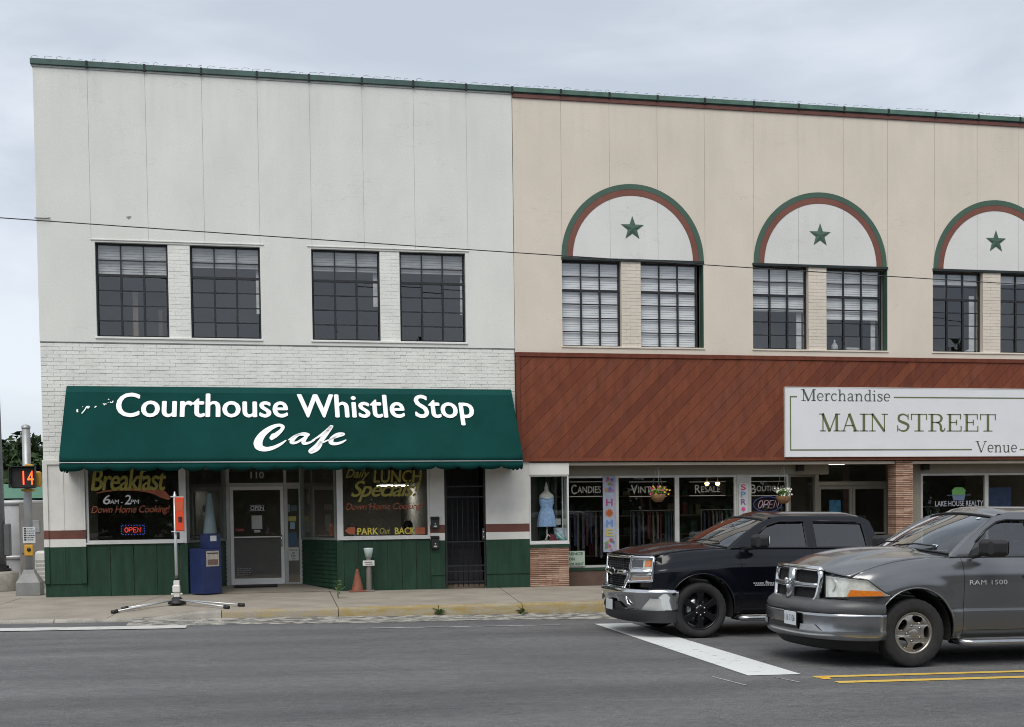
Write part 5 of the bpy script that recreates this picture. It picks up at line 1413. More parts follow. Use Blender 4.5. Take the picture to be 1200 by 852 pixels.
        tr = MB(); tr.add([(S['doors'][0][0]+0.02, sg*(gh(S['belt'])+0.012), S['belt']), (mx_+0.16, sg*(gh(S['belt'])+0.012), S['belt']), (mx_+0.16, sg*(gh(S['belt']+0.12)+0.012), S['belt']+0.13)], [(0, 1, 2)]); B(tr, 'mirror_patch', MAT_BLK)
    # cowl and wipers
    cw = MB(); cw.grid(lambda u, v: (lambda a, b: (a[0]+(b[0]-a[0])*u, a[1]+(b[1]-a[1])*u, a[2]-0.012+(b[2]-0.012-a[2]+0.012)*u))(hood(0.985, v), ws(0.03, v)), 3, 24); B(cw, 'cowl', MAT_BLK)
    for (v0, v1, u1) in ((0.12, 0.42, 0.10), (0.52, 0.84, 0.12)):
        wp = MB(); a, b = Vector(ws(0.02, v1)), Vector(ws(u1, v0)); wp.tube([a+Vector((-0.03, 0, 0.03)), (a+b)/2+Vector((-0.05, 0, 0.05)), b+Vector((-0.012, 0, 0.02))], 0.011, 6); B(wp, 'wiper', MAT_BLK)
    # interior
    inn = MB(); inn.box(0.55, CE-0.05, -W*0.86, W*0.86, 0.7, 0.76); inn.box(0.62, 0.85, -W*0.80, W*0.80, 0.85, S['belt']+0.02, 0.03); inn.box(CE-0.09, CE-0.05, -W*0.85, W*0.85, 0.76, 1.25); B(inn, 'dashboard', MAT_SEAT)
    for sg in (-1, 1):
        for sx in S['seats']:
            s = MB(); s.box(sx-0.1, sx+0.42, sg*0.42-0.25, sg*0.42+0.25, 0.76, 0.96, 0.05); s.box(sx+0.36, sx+0.50, sg*0.42-0.24, sg*0.42+0.24, 0.9, 1.44, 0.05); s.box(sx+0.40, sx+0.48, sg*0.42-0.12, sg*0.42+0.12, 1.47, 1.66, 0.03); B(s, 'seat', MAT_SEAT)
    sw_ = MB(); c = Vector((S['seats'][0]-0.15, -0.42, 1.18)); ring = [c+Vector((0.07*math.sin(a)*1.0, 0.19*math.cos(a), 0.17*math.sin(a))) for a in [2*math.pi*k/20 for k in range(20)]]; sw_.tube(ring, 0.014, 6, closed=True); sw_.tube([c, c+Vector((-0.2, 0, -0.1))], 0.03, 6); B(sw_, 'steering_wheel', MAT_BLK)
    rw = MB(); rw.grid(lambda u, v: (CE-0.02-0.17*u, (v-.5)*2*(gh(S['belt'])-0.05-0.14*u), S['belt']+(S['roof_z']-0.06-S['belt'])*u), 4, 6); B(rw, 'rear_window', S['side_glass'], recalc=False)
    cb = MB(); cb.box(CE-0.03, CE+0.0, -W*0.93, W*0.93, 0.5, S['belt']); B(cb, 'cab_back', P)
    # bed
    bd = MB(); zt_ = ztop(TE); bd.box(CE+0.03, TE-0.03, -W*0.83, W*0.83, 0.72, 0.76); bd.box(CE+0.03, CE+0.08, -W*0.88, W*0.88, 0.76, zt_-0.01)
    for sg in (-1, 1): bd.box(CE+0.03, TE-0.02, min(sg*W*0.80, sg*W*0.90), max(sg*W*0.80, sg*W*0.90), 0.6, zt_-0.004)
    B(bd, 'bed', MAT_BLK)
    tg = MB(); tg.box(TE-0.06, TE, -W*0.82, W*0.82, 0.60, zt_, 0.012); B(tg, 'tailgate', P)
    rb = MB(); rb.box(TE, TE+0.14, -W*0.96, W*0.96, 0.44, 0.60, 0.03); B(rb, 'rear_bumper', MAT_CHR)
    for sg in (-1, 1):
        tl = MB(); tl.box(TE-0.05, TE+0.008, min(sg*W*0.83, sg*W*0.97), max(sg*W*0.83, sg*W*0.97), 0.80, zt_-0.04, 0.01); B(tl, 'tail_lamp', MAT_REDL)
    T['_'] = 1; del T['_']
    return T, dict(nose=nose, hood=hood, side_y=side_y, gh=gh, B=B, ws=ws, W=W)

def on_nose(nose, y, z, extra, rake=0.0, zref=0.9): return Vector((nose(y, extra)+rake*(z-zref), y, z))
def quad_patch(mb, fn, c, n=8, m=6):
    """c: four (y, z) corners; bilinear patch carried by fn(y, z)"""
    (a, b, d, e) = c                                       # a bottom start, b bottom end, d top end, e top start
    mb.grid(lambda u, v: fn((a[0]*(1-u)+b[0]*u)*(1-v)+(e[0]*(1-u)+d[0]*u)*v, (a[1]*(1-u)+b[1]*u)*(1-v)+(e[1]*(1-u)+d[1]*u)*v), n, m)

def bumper_band(mb, prof, a, half, xc, n=40, p=2.6, amax=90):
    """horizontal bumper swept round the nose: prof = (offset, z) from bottom to top"""
    vs = []
    for i in range(n+1):
        t = (i/n-0.5)*2
        an = R(amax)*t
        s, c = math.sin(an), math.cos(an)
        yy = math.copysign(abs(s)**(2/p), s); xx = abs(c)**(2/p)
        for off, z in prof: vs.append((xc-(a+off)*xx, (half+off*0.6)*yy, z))
    k = len(prof)
    mb.add(vs, [(i*k+j, (i+1)*k+j, (i+1)*k+j+1, i*k+j+1) for i in range(n) for j in range(k-1)], True)

# ------------------------------------------------ grey pickup
PG = carpaint('grey_metallic_paint', (0.150, 0.155, 0.161), metal=0.7, rough=0.25)
prof_g = [(0, .93), (.10, .968), (.25, .985), (.34, .992), (.36, .980), (.5, .992), (.68, 1.0), (.80, .992), (.90, .965), (.96, .935), (1, .90)]
win_g = [(0.74, 1.305), (1.66, 1.305), (1.62, 1.72), (1.36, 1.725), (1.22, 1.70), (1.05, 1.60), (0.88, 1.46)]
win_g2 = [(1.76, 1.305), (2.52, 1.305), (2.50, 1.45), (2.36, 1.70), (1.74, 1.72)]
RAM = dict(name='pickup_truck', label='grey pickup truck with silver alloy wheels nearest the centre line', paint=PG, loc=(7.36, -11.35, -0.300), yaw=R(1.5), tilt=R(0.86),
    pw=2.6, half=1.0, wb=3.57, cab_end=3.02, tail=4.75, wheel_r=0.405, rim_r=0.243, arch_r=0.505, arch_z=0.425, corner=-0.36, nose=0.66, prof=prof_g, rock=0.33, sill=0.43,
    ztop=[(-0.9, 1.06), (-0.6, 1.11), (-0.2, 1.205), (0.2, 1.27), (0.62, 1.288), (3.0, 1.285), (3.05, 1.30), (4.8, 1.30)], flare=0.022,
    fender_front=-0.80, fender_end=0.635, fender_lo=lambda x: 0.33 if x > -0.30 else 0.64, doors=[(0.635, 1.72), (1.72, 2.62)], handle_z=1.06, handle_mat=MAT_BLK, lip=PG,
    rim_style='holes', rim_mat=MAT_RIMS, step_mat=MAT_CHD, hood_edge=0.865, cowl_x=0.27, cowl_curve=0.20, hood_lip=-0.02, hood_zf=1.165, hood_df=0.10, hood_zc=1.375, hood_dc=0.085, hood_pow=2.5, bulge=0.024, bulge_w=0.62,
    nose_z0=0.62, ws=(0.30, 1.372, 1.17, 1.815), ws_half=(0.84, 0.655), ws_curve=(0.22, 0.10), ws_drop=(0.055, 0.05), ws_glass=glass('windscreen_glass', (0.66, 0.72, 0.70), 1.35),
    roof_half=0.655, roof_end=2.62, roof_z=1.895, roof_drop=0.085, belt=1.285, belt_y=0.90, tumble=0.40,
    gh_outer=[(0.50, 1.288), (2.66, 1.288), (2.60, 1.45), (2.44, 1.76), (2.3, 1.80), (1.6, 1.815), (1.36, 1.80), (1.2, 1.76), (0.95, 1.60), (0.72, 1.44)],
    gh_windows=[win_g, win_g2], a_line=[(0.50, 1.288), (0.72, 1.44), (0.95, 1.60), (1.2, 1.76), (1.30, 1.79)], gh_roofline=lambda x: 1.80 if x < 2.35 else 1.80-(x-2.35)*0.5,
    visors=[[(0.88, 1.47), (1.05, 1.61), (1.22, 1.705), (1.36, 1.73), (1.62, 1.725)]],
    side_glass=glass('tinted_side_glass', (0.45, 0.49, 0.48), 1.5), mir=0.27, mirror=(0.74, 1.405), seats=[1.35, 2.1])
ram, rc = pickup(RAM)
B, nz_ = rc['B'], rc['nose']
fn = lambda ex, rk=0.12: (lambda y, z: on_nose(nz_, y, z, ex, rk))
# grille: frame, cross bars, mesh
m = MB(); quad_patch(m, fn(0.02), ((-0.53, 0.76), (0.53, 0.76), (0.55, 1.13), (-0.55, 1.13)), 12, 4); g_ = B(m, 'grille', MAT_UNDER)
gpts = [(-0.45, 1.145), (0.45, 1.145), (0.535, 1.11), (0.56, 1.02), (0.54, 0.83), (0.50, 0.77), (0.41, 0.75), (-0.41, 0.75), (-0.50, 0.77), (-0.54, 0.83), (-0.56, 1.02), (-0.535, 1.11)]
pl = spline([(*p, 0) for p in gpts], 6, True)
m = MB(); m.tube([on_nose(nz_, p.x, p.y, 0.045, 0.12) for p in pl], 0.038, 8, closed=True); B(m, 'grille_frame', MAT_CHR, g_)
m = MB(); m.tube([on_nose(nz_, 0.0, z, 0.05, 0.12) for z in (0.76, 0.9, 1.0, 1.14)], [0.06, 0.07, 0.07, 0.065], 10); B(m, 'grille_bar', MAT_CHD, g_)
m = MB(); m.tube([on_nose(nz_, y, 0.945, 0.05, 0.12) for y in (-0.55, -0.33, -0.1, 0.1, 0.33, 0.55)], [0.032, 0.034, 0.042, 0.042, 0.034, 0.032], 8); B(m, 'grille_bar', MAT_CHD, g_)
m = MB()
for k in range(15):
    z = 0.79+k*0.0225; m.tube([on_nose(nz_, y, z, 0.022, 0.12) for y in (-0.5, -0.2, 0.2, 0.5)], 0.003, 4)
o = B(m, 'grille_mesh', MAT_BLK, g_); o['kind'] = 'stuff'
m = MB(); c = on_nose(nz_, 0.0, 0.955, 0.115, 0.12)
m.lathe([(0.0, -0.02), (0.028, -0.018), (0.045, 0.0), (0.02, 0.02)], c, 'x', 12, sx=0.75, sy=1.2)
for sg in (-1, 1): m.tube([c+Vector((0, sg*0.02, 0.04)), c+Vector((0, sg*0.06, 0.05)), c+Vector((0, sg*0.075, 0.015)), c+Vector((0, sg*0.05, -0.01))], [0.02, 0.018, 0.014, 0.007], 6)
m.tube([c+Vector((0, 0, -0.02)), c+Vector((0, 0, -0.065))], [0.03, 0.016], 8); B(m, 'grille_emblem', MAT_CHR, g_)
for sg in (-1, 1):
    hl = ((34, 0.815), (91, 0.845), (72, 1.035), (32, 1.075))
    def hw(ex):
        def q_(ph, z):
            c_, s_ = max(0.0, math.cos(R(min(ph, 90)))), math.sin(R(min(ph, 90)))
            hf = 0.985+ex+0.055*smooth01((ph-55)/35)
            return Vector((-0.36-(0.66+ex)*c_**(2/2.6)+0.10*(z-0.9)+max(0, ph-90)*0.012, sg*hf*s_**(2/2.6), z))
        return q_
    m = MB(); quad_patch(m, hw(0.018), hl, 18, 8); h_ = B(m, 'headlamp', MAT_LAMP)
    m = MB(); quad_patch(m, hw(0.045), hl, 18, 8); B(m, 'lens', MAT_LENS, h_, recalc=False)
    m = MB(); quad_patch(m, hw(0.032), ((55, 0.838), (87, 0.853), (83, 0.905), (58, 0.915)), 10, 4); B(m, 'indicator', MAT_AMB, h_)
    m = MB(); c = on_nose(nz_, sg*0.70, 0.965, -0.005, 0.16); m.lathe([(0.075, -0.035), (0.05, 0.0), (0.0, 0.02)], c, 'x', 16); B(m, 'bulb_reflector', MAT_CHR, h_)
    fr = [hw(0.04)(y, z) for (a, b) in zip(hl, hl[1:]+hl[:1]) for (y, z) in [(a[0]+(b[0]-a[0])*k/5, a[1]+(b[1]-a[1])*k/5) for k in range(5)]]
    m = MB(); m.tube(fr, 0.008, 5, closed=True); B(m, 'lamp_seal', MAT_BLK, h_)
# bumper: painted cover, chrome band with slot, air dam
m = MB(); bumper_band(m, [(0.10, 0.640), (0.12, 0.68), (0.10, 0.735), (0.03, 0.79), (-0.06, 0.80)], 0.68, 0.965, -0.40); B(m, 'bumper_cover', pm('grey_bumper_cover', (0.068, 0.070, 0.073), rough=0.4, var=0.08))
m = MB(); bumper_band(m, [(0.06, 0.315), (0.10, 0.34), (0.135, 0.40), (0.12, 0.44), (0.13, 0.60), (0.135, 0.632), (0.10, 0.639)], 0.68, 0.965, -0.40); bmp = B(m, 'bumper', pm('bumper_chrome', (0.40, 0.41, 0.42), rough=0.22, metal=1.0, var=0.10, scale=5), solid=0.006)
m = MB(); bumper_band(m, [(-0.08, 0.20), (-0.04, 0.23), (0.03, 0.314)], 0.66, 0.92, -0.42); B(m, 'air_dam', MAT_BLK)
def bump_pt(y, z, off=0.135):
    s = min(1.0, abs(y)/(0.965+off*0.6)); an = math.asin(s**(2.6/2)); return Vector((-0.40-(0.68+off)*math.cos(an)**(2/2.6), y, z))
m = MB(); quad_patch(m, lambda y, z: bump_pt(y, z, 0.137), ((-0.40, 0.425), (0.40, 0.425), (0.36, 0.485), (-0.36, 0.485)), 14, 2); B(m, 'bumper_slot', MAT_BLK, bmp)
for sg in (-1, 1):
    m = MB(); quad_patch(m, lambda y, z: bump_pt(y, z, 0.139), ((sg*0.44, 0.435), (sg*0.74, 0.435), (sg*0.66, 0.50), (sg*0.44, 0.495)), 6, 2); B(m, 'bumper_recess', pm('pale_bumper_inset', (0.40, 0.41, 0.42), rough=0.4, metal=0.5), bmp)
m = MB(); c = bump_pt(-0.25, 0.545, 0.15); m.box(c.x-0.012, c.x, -0.42, -0.12, 0.47, 0.63, 0.003); pl_ = B(m, 'number_plate', MAT_PLATE)
v, f = text2d('116 7106', 0.02); v = fit(v, -0.40, -0.14, 0.515, 0.59)
m = MB(); m.add([(c.x-0.014, p, q) for p, q in [(-0.54-a, b) for a, b in v]], f); B(m, 'plate_number', pm('plate_ink', (0.05, 0.07, 0.12), rough=0.5), pl_)
m = MB(); m.box(c.x-0.006, c.x+0.004, -0.435, -0.105, 0.455, 0.645); B(m, 'plate_holder', MAT_BLK, pl_)
# door badge
v, f = text2d('RAM 1500', 0.028, spacing=1.1); v = fit(v, 0.70, 1.20, 0.965, 1.02)
m = MB(); m.add([(p, -(rc['side_y'](p, q)+0.012), q) for p, q in v], f); B(m, 'door_badge', MAT_SILV, solid=0.006)
v, f = text2d('RAM 1500', 0.028, spacing=1.1); v = fit(v, 0.70, 1.20, 0.965, 1.02)
# stickers in the windscreen
m = MB()
for (u, w, s) in ((0.10, 0.12, 0.045), (0.86, 0.09, 0.03)):
    a = Vector(rc['ws'](u, w)); b = Vector(rc['ws'](u, w+s)); d = Vector(rc['ws'](u+0.05, w)); e = Vector(rc['ws'](u+0.05, w+s)); off = Vector((-0.004, 0, 0.006)); m.add([a+off, b+off, e+off, d+off], [(0, 1, 2, 3)])
B(m, 'windscreen_sticker', pm('sticker', (0.45, 0.55, 0.62), rough=0.5))

# ------------------------------------------------ black pickup
PB = carpaint('black_paint', (0.0035, 0.0045, 0.008), metal=0.0, rough=0.16, dirt=(0.05, 0.045, 0.04), coat=0.35)
PB.node_tree.nodes['Principled BSDF'].inputs['Specular IOR Level'].default_value = 0.25
prof_b = [(0, .93), (.08, .965), (.22, .98), (.30, .985), (.32, .972), (.45, .985), (.62, .995), (.745, 1.0), (.76, .985), (.86, .965), (.94, .935), (1, .90)]
win_b = [(0.80, 1.31), (1.695, 1.31), (1.70, 1.68), (1.30, 1.675), (1.10, 1.62), (0.94, 1.50)]
win_b2 = [(1.84, 1.31), (2.67, 1.31), (2.665, 1.45), (2.635, 1.66), (1.85, 1.675)]
SIL = dict(name='pickup_truck', label='black pickup truck with black spoked wheels and chrome grille behind the stop line', paint=PB, loc=(6.09, -7.75, -0.283), yaw=R(1.5), tilt=R(0.86),
    pw=2.8, half=1.0, wb=3.645, cab_end=2.92, tail=4.75, wheel_r=0.405, rim_r=0.285, arch_r=0.515, arch_z=0.415, corner=-0.34, nose=0.58, prof=prof_b, rock=0.35, sill=0.44,
    ztop=[(-0.9, 1.12), (-0.55, 1.19), (-0.2, 1.235), (0.2, 1.27), (0.62, 1.29), (3.0, 1.29), (3.05, 1.31), (4.8, 1.31)], flare=0.022,
    fender_front=-0.72, fender_end=0.61, fender_lo=lambda x: 0.35 if x > -0.30 else 0.74, doors=[(0.61, 1.77), (1.77, 2.74)], handle_z=1.07, handle_mat=PB, lip=PB,
    rim_style='spokes', rim_mat=MAT_RIMB, step_mat=MAT_CHD, hood_edge=0.87, cowl_x=0.20, cowl_curve=0.22, hood_lip=0.0, hood_zf=1.215, hood_df=0.025, hood_zc=1.36, hood_dc=0.06, hood_pow=2.2, bulge=0.016, bulge_w=0.6,
    nose_z0=0.70, nose_mat=MAT_BLKG, ws=(0.22, 1.352, 1.03, 1.755), ws_half=(0.85, 0.66), ws_curve=(0.22, 0.12), ws_drop=(0.05, 0.045), ws_glass=MATS['windscreen_glass'],
    roof_half=0.66, roof_end=2.76, roof_z=1.835, roof_drop=0.075, belt=1.29, belt_y=0.905, tumble=0.42,
    gh_outer=[(0.48, 1.292), (2.88, 1.292), (2.84, 1.50), (2.78, 1.69), (2.68, 1.745), (1.4, 1.755), (1.2, 1.735), (1.02, 1.665), (0.82, 1.53), (0.66, 1.42)],
    gh_windows=[win_b, win_b2], a_line=[(0.48, 1.292), (0.66, 1.42), (0.82, 1.53), (1.02, 1.665), (1.16, 1.725)], gh_roofline=lambda x: 1.745 if x < 2.6 else 1.745-(x-2.6)*0.4,
    visors=[[(0.95, 1.515), (1.10, 1.63), (1.30, 1.685), (1.68, 1.69)], [(1.85, 1.69), (2.56, 1.685)]],
    side_glass=glass('dark_side_glass', (0.10, 0.11, 0.12), 1.35), mir=0.2, mirror=(0.70, 1.40), seats=[1.35, 2.1])
sil, sc_ = pickup(SIL)
B, nz_ = sc_['B'], sc_['nose']
m = MB(); quad_patch(m, fn(0.03, 0.06), ((-0.50, 0.70), (0.50, 0.70), (0.56, 1.15), (-0.56, 1.15)), 14, 4); g_ = B(m, 'grille', MAT_BLKG)
def lip(ptsyz, r, mat, name, ex=0.06, parent=None, closed=False):
    m = MB(); m.tube([on_nose(nz_, y, z, ex, 0.06) for y, z in ptsyz], r, 8, closed=closed); return B(m, name, mat, parent or g_)
seq = lambda a, b, n=8: [(a[0]+(b[0]-a[0])*k/n, a[1]+(b[1]-a[1])*k/n) for k in range(n+1)]
lip(seq((-0.60, 1.165), (0.60, 1.165), 14), 0.024, MAT_CHR, 'grille_bar', 0.055)
lip(seq((-0.46, 0.935), (0.46, 0.935), 12), 0.045, MAT_CHR, 'grille_bar', 0.05)
lip(seq((-0.52, 0.945), (-0.40, 0.70), 4)+seq((-0.40, 0.70), (0.40, 0.70), 10)+seq((0.40, 0.70), (0.52, 0.945), 4), 0.028, MAT_CHR, 'grille_frame', 0.055)
m = MB()
for k in range(5): m.tube([on_nose(nz_, y, 0.745+k*0.034, 0.036, 0.06) for y in (-0.44, -0.2, 0.2, 0.44)], 0.007, 4)
for k in range(4): m.tube([on_nose(nz_, y, 1.005+k*0.036, 0.036, 0.06) for y in (-0.5, -0.2, 0.2, 0.5)], 0.007, 4)
for k in range(11): m.tube([on_nose(nz_, -0.45+k*0.09, z, 0.034, 0.06) for z in (0.72, 1.14)], 0.005, 4)
o = B(m, 'grille_mesh', MAT_BLK, g_); o['kind'] = 'stuff'
c = nz_(0.0, 0.05)-0.055
bow = [(-0.125, -0.028), (-0.04, -0.028), (-0.04, -0.05), (0.055, -0.05), (0.05, -0.028), (0.14, -0.028), (0.125, 0.028), (0.04, 0.028), (0.04, 0.05), (-0.055, 0.05), (-0.05, 0.028), (-0.14, 0.028)]
m = MB(); m.prism(bow, lambda u, v, d: (c+0.012-d, u, 0.94+v), 0.0, 0.018); B(m, 'grille_emblem', MAT_BLKG, g_)
m = MB(); m.tube([(c-0.008, u, 0.94+v) for u, v in bow], 0.005, 5, closed=True); B(m, 'emblem_rim', MAT_CHR, g_)
for sg in (-1, 1):
    q = ((sg*0.50, 0.80), (sg*0.90, 0.835), (sg*0.90, 1.165), (sg*0.57, 1.165))
    m = MB(); quad_patch(m, fn(0.022, 0.06), q, 12, 8); h_ = B(m, 'headlamp', MAT_LAMP)
    m = MB(); quad_patch(m, fn(0.028, 0.06), ((sg*0.56, 1.02), (sg*0.76, 1.02), (sg*0.76, 1.13), (sg*0.56, 1.13)), 6, 4); B(m, 'lamp_pocket', MAT_BLKG, h_)
    m = MB(); quad_patch(m, fn(0.030, 0.06), ((sg*0.78, 1.03), (sg*0.885, 1.04), (sg*0.885, 1.135), (sg*0.80, 1.135)), 4, 3); B(m, 'indicator', MAT_AMB, h_)
    m = MB(); quad_patch(m, fn(0.030, 0.06), ((sg*0.56, 0.815), (sg*0.875, 0.845), (sg*0.875, 0.885), (sg*0.55, 0.87)), 8, 3); B(m, 'indicator', pm('dim_amber', (0.42, 0.17, 0.05), rough=0.3, coat=0.5), h_)
    m = MB(); m.tube([on_nose(nz_, sg*y, 0.955, 0.045, 0.06) for y in (0.46, 0.6, 0.74, 0.89)], [0.045, 0.055, 0.055, 0.045], 10); B(m, 'lamp_bar', MAT_CHR, h_)
    m = MB(); quad_patch(m, fn(0.066, 0.06), q, 12, 8); B(m, 'lens', MAT_LENS, h_, recalc=False)
    rim_ = [on_nose(nz_, y, z, 0.06, 0.06) for (a, b) in zip(q, q[1:]+q[:1]) for (y, z) in seq(a, b, 5)[:-1]]
    m = MB(); m.tube(rim_, 0.024, 6, closed=True); B(m, 'lamp_surround', MAT_CHR, h_)
# chrome bumper with painted sky reflections at the corners, plate and black valance
MAT_BC2 = pm('bumper_chrome_bright', (0.60, 0.61, 0.62), rough=0.10, metal=1.0, var=0.05, scale=4)
m = MB(); bumper_band(m, [(0.04, 0.40), (0.07, 0.43), (0.085, 0.55), (0.11, 0.60), (0.135, 0.66), (0.12, 0.70), (0.03, 0.725)], 0.585, 0.965, -0.37); bmp = B(m, 'bumper', MAT_BC2, solid=0.006)
m = MB(); bumper_band(m, [(0.0, 0.225), (0.05, 0.26), (0.06, 0.399)], 0.585, 0.95, -0.38); B(m, 'air_dam', pm('dark_valance', (0.028, 0.028, 0.030), rough=0.5))
def bump_pt(y, z, off):
    s = min(1.0, abs(y)/(0.965+off*0.6)); an = math.asin(s**(2.6/2)); return Vector((-0.37-(0.585+off)*math.cos(an)**(2/2.6), y, z))
m = MB(); quad_patch(m, lambda y, z: bump_pt(y, z, 0.090), ((-0.52, 0.402), (0.52, 0.402), (0.36, 0.50), (-0.36, 0.50)), 14, 4); B(m, 'bumper_mouth', MAT_BLK, bmp)
for sg in (-1, 1):
    m = MB(); m.tube([bump_pt(sg*y, z, 0.10) for y, z in ((0.56, 0.62), (0.57, 0.55), (0.60, 0.49), (0.66, 0.47))], [0.012, 0.02, 0.018, 0.008], 6); B(m, 'tow_hook', MAT_CHR, bmp)
    po_ = [(0.40, 0.04), (0.43, 0.07), (0.55, 0.085), (0.60, 0.11)]
    m = MB(); quad_patch(m, lambda y, z: bump_pt(y, z, lerp_tab(po_, z)+0.006), ((sg*0.80, 0.41), (sg*0.985, 0.41), (sg*0.99, 0.58), (sg*0.93, 0.585)), 8, 6); B(m, 'painted_reflection', pm('sky_reflection_paint', (0.55, 0.56, 0.55), rough=0.35, metal=0.3), bmp)  # pale patch laid on the chrome to imitate the sky mirrored there
c = bump_pt(0.0, 0.45, 0.115)
m = MB(); m.box(c.x-0.01, c.x, -0.15, 0.15, 0.37, 0.52, 0.003); pl_ = B(m, 'number_plate', MAT_PLATE)
# door badge and fender crease
m = MB(); sy = sc_['side_y']
for (x0, x1, z0, z1) in ((0.80, 0.985, 0.78, 0.80), (1.03, 1.16, 0.78, 0.80), (0.82, 1.15, 0.752, 0.770)):
    xx = x0
    while xx < x1-0.015:
        m.add([(p, -(sy(p, q)+0.012), q) for p, q in ((xx, z0), (xx+0.024, z0), (xx+0.024, z1), (xx, z1))], [(0, 1, 2, 3)]); xx += 0.034
st5 = [((0.033 if k % 2 == 0 else 0.013)*math.cos(math.pi/2+k*math.pi/5)+1.005, (0.033 if k % 2 == 0 else 0.013)*math.sin(math.pi/2+k*math.pi/5)+0.80) for k in range(10)]
o = B(m, 'badge_print', MAT_SILV, solid=0.004); o['kind'] = 'stuff'
m = MB(); m.add([(p, -(sy(p, q)+0.014), q) for p, q in st5], [list(range(10))])
B(m, 'door_badge', MAT_SILV, solid=0.004)
# ---------------------------------------------------------------- street corner at the left
side2 = MB(); side2.grid(lambda u, v: (-7.6+3.32*u, 0.0+16*v, zs(-7.6+3.32*u)-0.004), 4, 8, smooth=False)
o = side2.build('side_sidewalk', MAT_CONC, recalc=False); o['kind'] = 'structure'
MAT_GALV = pm('galvanised_steel', (0.36, 0.37, 0.38), rough=0.45, metal=0.5, var=0.12, scale=5)
MAT_YEL = pm('signal_yellow', (0.55, 0.30, 0.03), rough=0.5, var=0.1)
PYY = 0.9
pb = P3(35.5, 695, PYY)
sig = thing('pedestrian_signal', 'pedestrian signal on a grey pole showing an orange 14 beside the corner', 'signal', (pb.x, PYY, zs(pb.x)))
def zpx(y, Y=PYY, x=35): return PZ(x, y, Y)
b0 = zs(pb.x)
m = MB()
def ring(hw, z): return [(pb.x-hw, PYY-hw, z), (pb.x+hw, PYY-hw, z), (pb.x+hw, PYY+hw, z), (pb.x-hw, PYY+hw, z)]
vs = ring(0.235, b0)+ring(0.235, b0+0.26)+ring(0.13, b0+0.44)+ring(0.10, b0+0.52)
m.add(vs, [(k*4+j, k*4+(j+1) % 4, k*4+4+(j+1) % 4, k*4+4+j) for k in range(3) for j in range(4)]+[(12, 13, 14, 15)]); m.build('pole_base', pm('weathered_casting', (0.22, 0.225, 0.22), rough=0.6, metal=0.2, var=0.15), sig, bevel=0.012)
m = MB(); m.tube([(pb.x, PYY, b0+0.45), (pb.x, PYY, zpx(501))], 0.082, 16); m.build('pole', MAT_GALV, sig)
m = MB(); m.lathe([(0.09, 0), (0.09, 0.04), (0.05, 0.07), (0, 0.08)], (pb.x, PYY, zpx(502)), 'z', 16); m.build('pole_cap', MAT_GALV, sig)
hx, hz = PX(27.5, 560, PYY-0.25), PZ(27.5, 560, PYY-0.25)
m = MB(); m.box(hx-0.23, hx+0.23, PYY-0.32, PYY-0.14, hz-0.21, hz+0.22, 0.02); hd = m.build('signal_head', MAT_BLK, sig, recalc=False)
m = MB(); m.box(hx-0.25, hx+0.25, PYY-0.42, PYY-0.30, hz+0.215, hz+0.235); m.box(hx-0.255, hx-0.235, PYY-0.42, PYY-0.30, hz-0.2, hz+0.234); m.box(hx+0.235, hx+0.255, PYY-0.42, PYY-0.30, hz-0.2, hz+0.234); m.build('visor', MAT_BLK, hd)
v, f = text2d('14', 0.012); v = fit(v, hx+0.0, hx+0.205, hz-0.14, hz+0.14)
m = MB(); m.add([(a, PYY-0.324, b) for a, b in v], f); m.build('lit_digits', glow('signal_orange', (1.0, 0.085, 0.012), 1.9), hd, recalc=False)
m = MB(); m.box(pb.x-0.02, pb.x+0.13, PYY-0.13, PYY+0.06, hz+0.16, hz+0.28, 0.01); m.box(pb.x-0.1, pb.x+0.13, PYY-0.13, PYY+0.1, hz-0.27, hz-0.225, 0.01); m.box(pb.x+0.10, pb.x+0.27, PYY-0.1, PYY+0.1, hz-0.18, hz+0.14, 0.03); m.build('bracket', MAT_YEL, sig, recalc=False)
sp = P3(34, 627, PYY-0.1)
m = MB(); m.box(sp.x-0.12, sp.x+0.12, PYY-0.10, PYY-0.09, sp.z-0.165, sp.z+0.165, 0.002); pn = m.build('sign_plate', MAT_PLATE, sig, recalc=False)
m = MB(); rnd = random.Random(4)
for r_ in range(6):
    z = sp.z+0.115-r_*0.045; m.add([(sp.x-0.095, PYY-0.104, z), (sp.x-0.05, PYY-0.104, z), (sp.x-0.05, PYY-0.104, z+0.028), (sp.x-0.095, PYY-0.104, z+0.028)], [(0, 1, 2, 3)])
    x = sp.x-0.03
    while x < sp.x+0.08:
        l = rnd.uniform(0.012, 0.035); m.add([(x, PYY-0.104, z+0.004), (x+l, PYY-0.104, z+0.004), (x+l, PYY-0.104, z+0.02), (x, PYY-0.104, z+0.02)], [(0, 1, 2, 3)]); x += l+0.008
m.build('sign_print', MAT_BLK, pn, recalc=False)
bp = P3(33.5, 644, PYY-0.1)
m = MB(); m.box(bp.x-0.075, bp.x+0.095, PYY-0.15, PYY-0.08, bp.z-0.13, bp.z+0.10, 0.015); m.build('button_box', MAT_YEL, sig, recalc=False)
m = MB(); m.lathe([(0.0, -0.02), (0.035, -0.02), (0.042, 0)], (bp.x+0.015, PYY-0.15, bp.z+0.0), 'y', 14); m.build('push_button', MAT_BLK, sig)

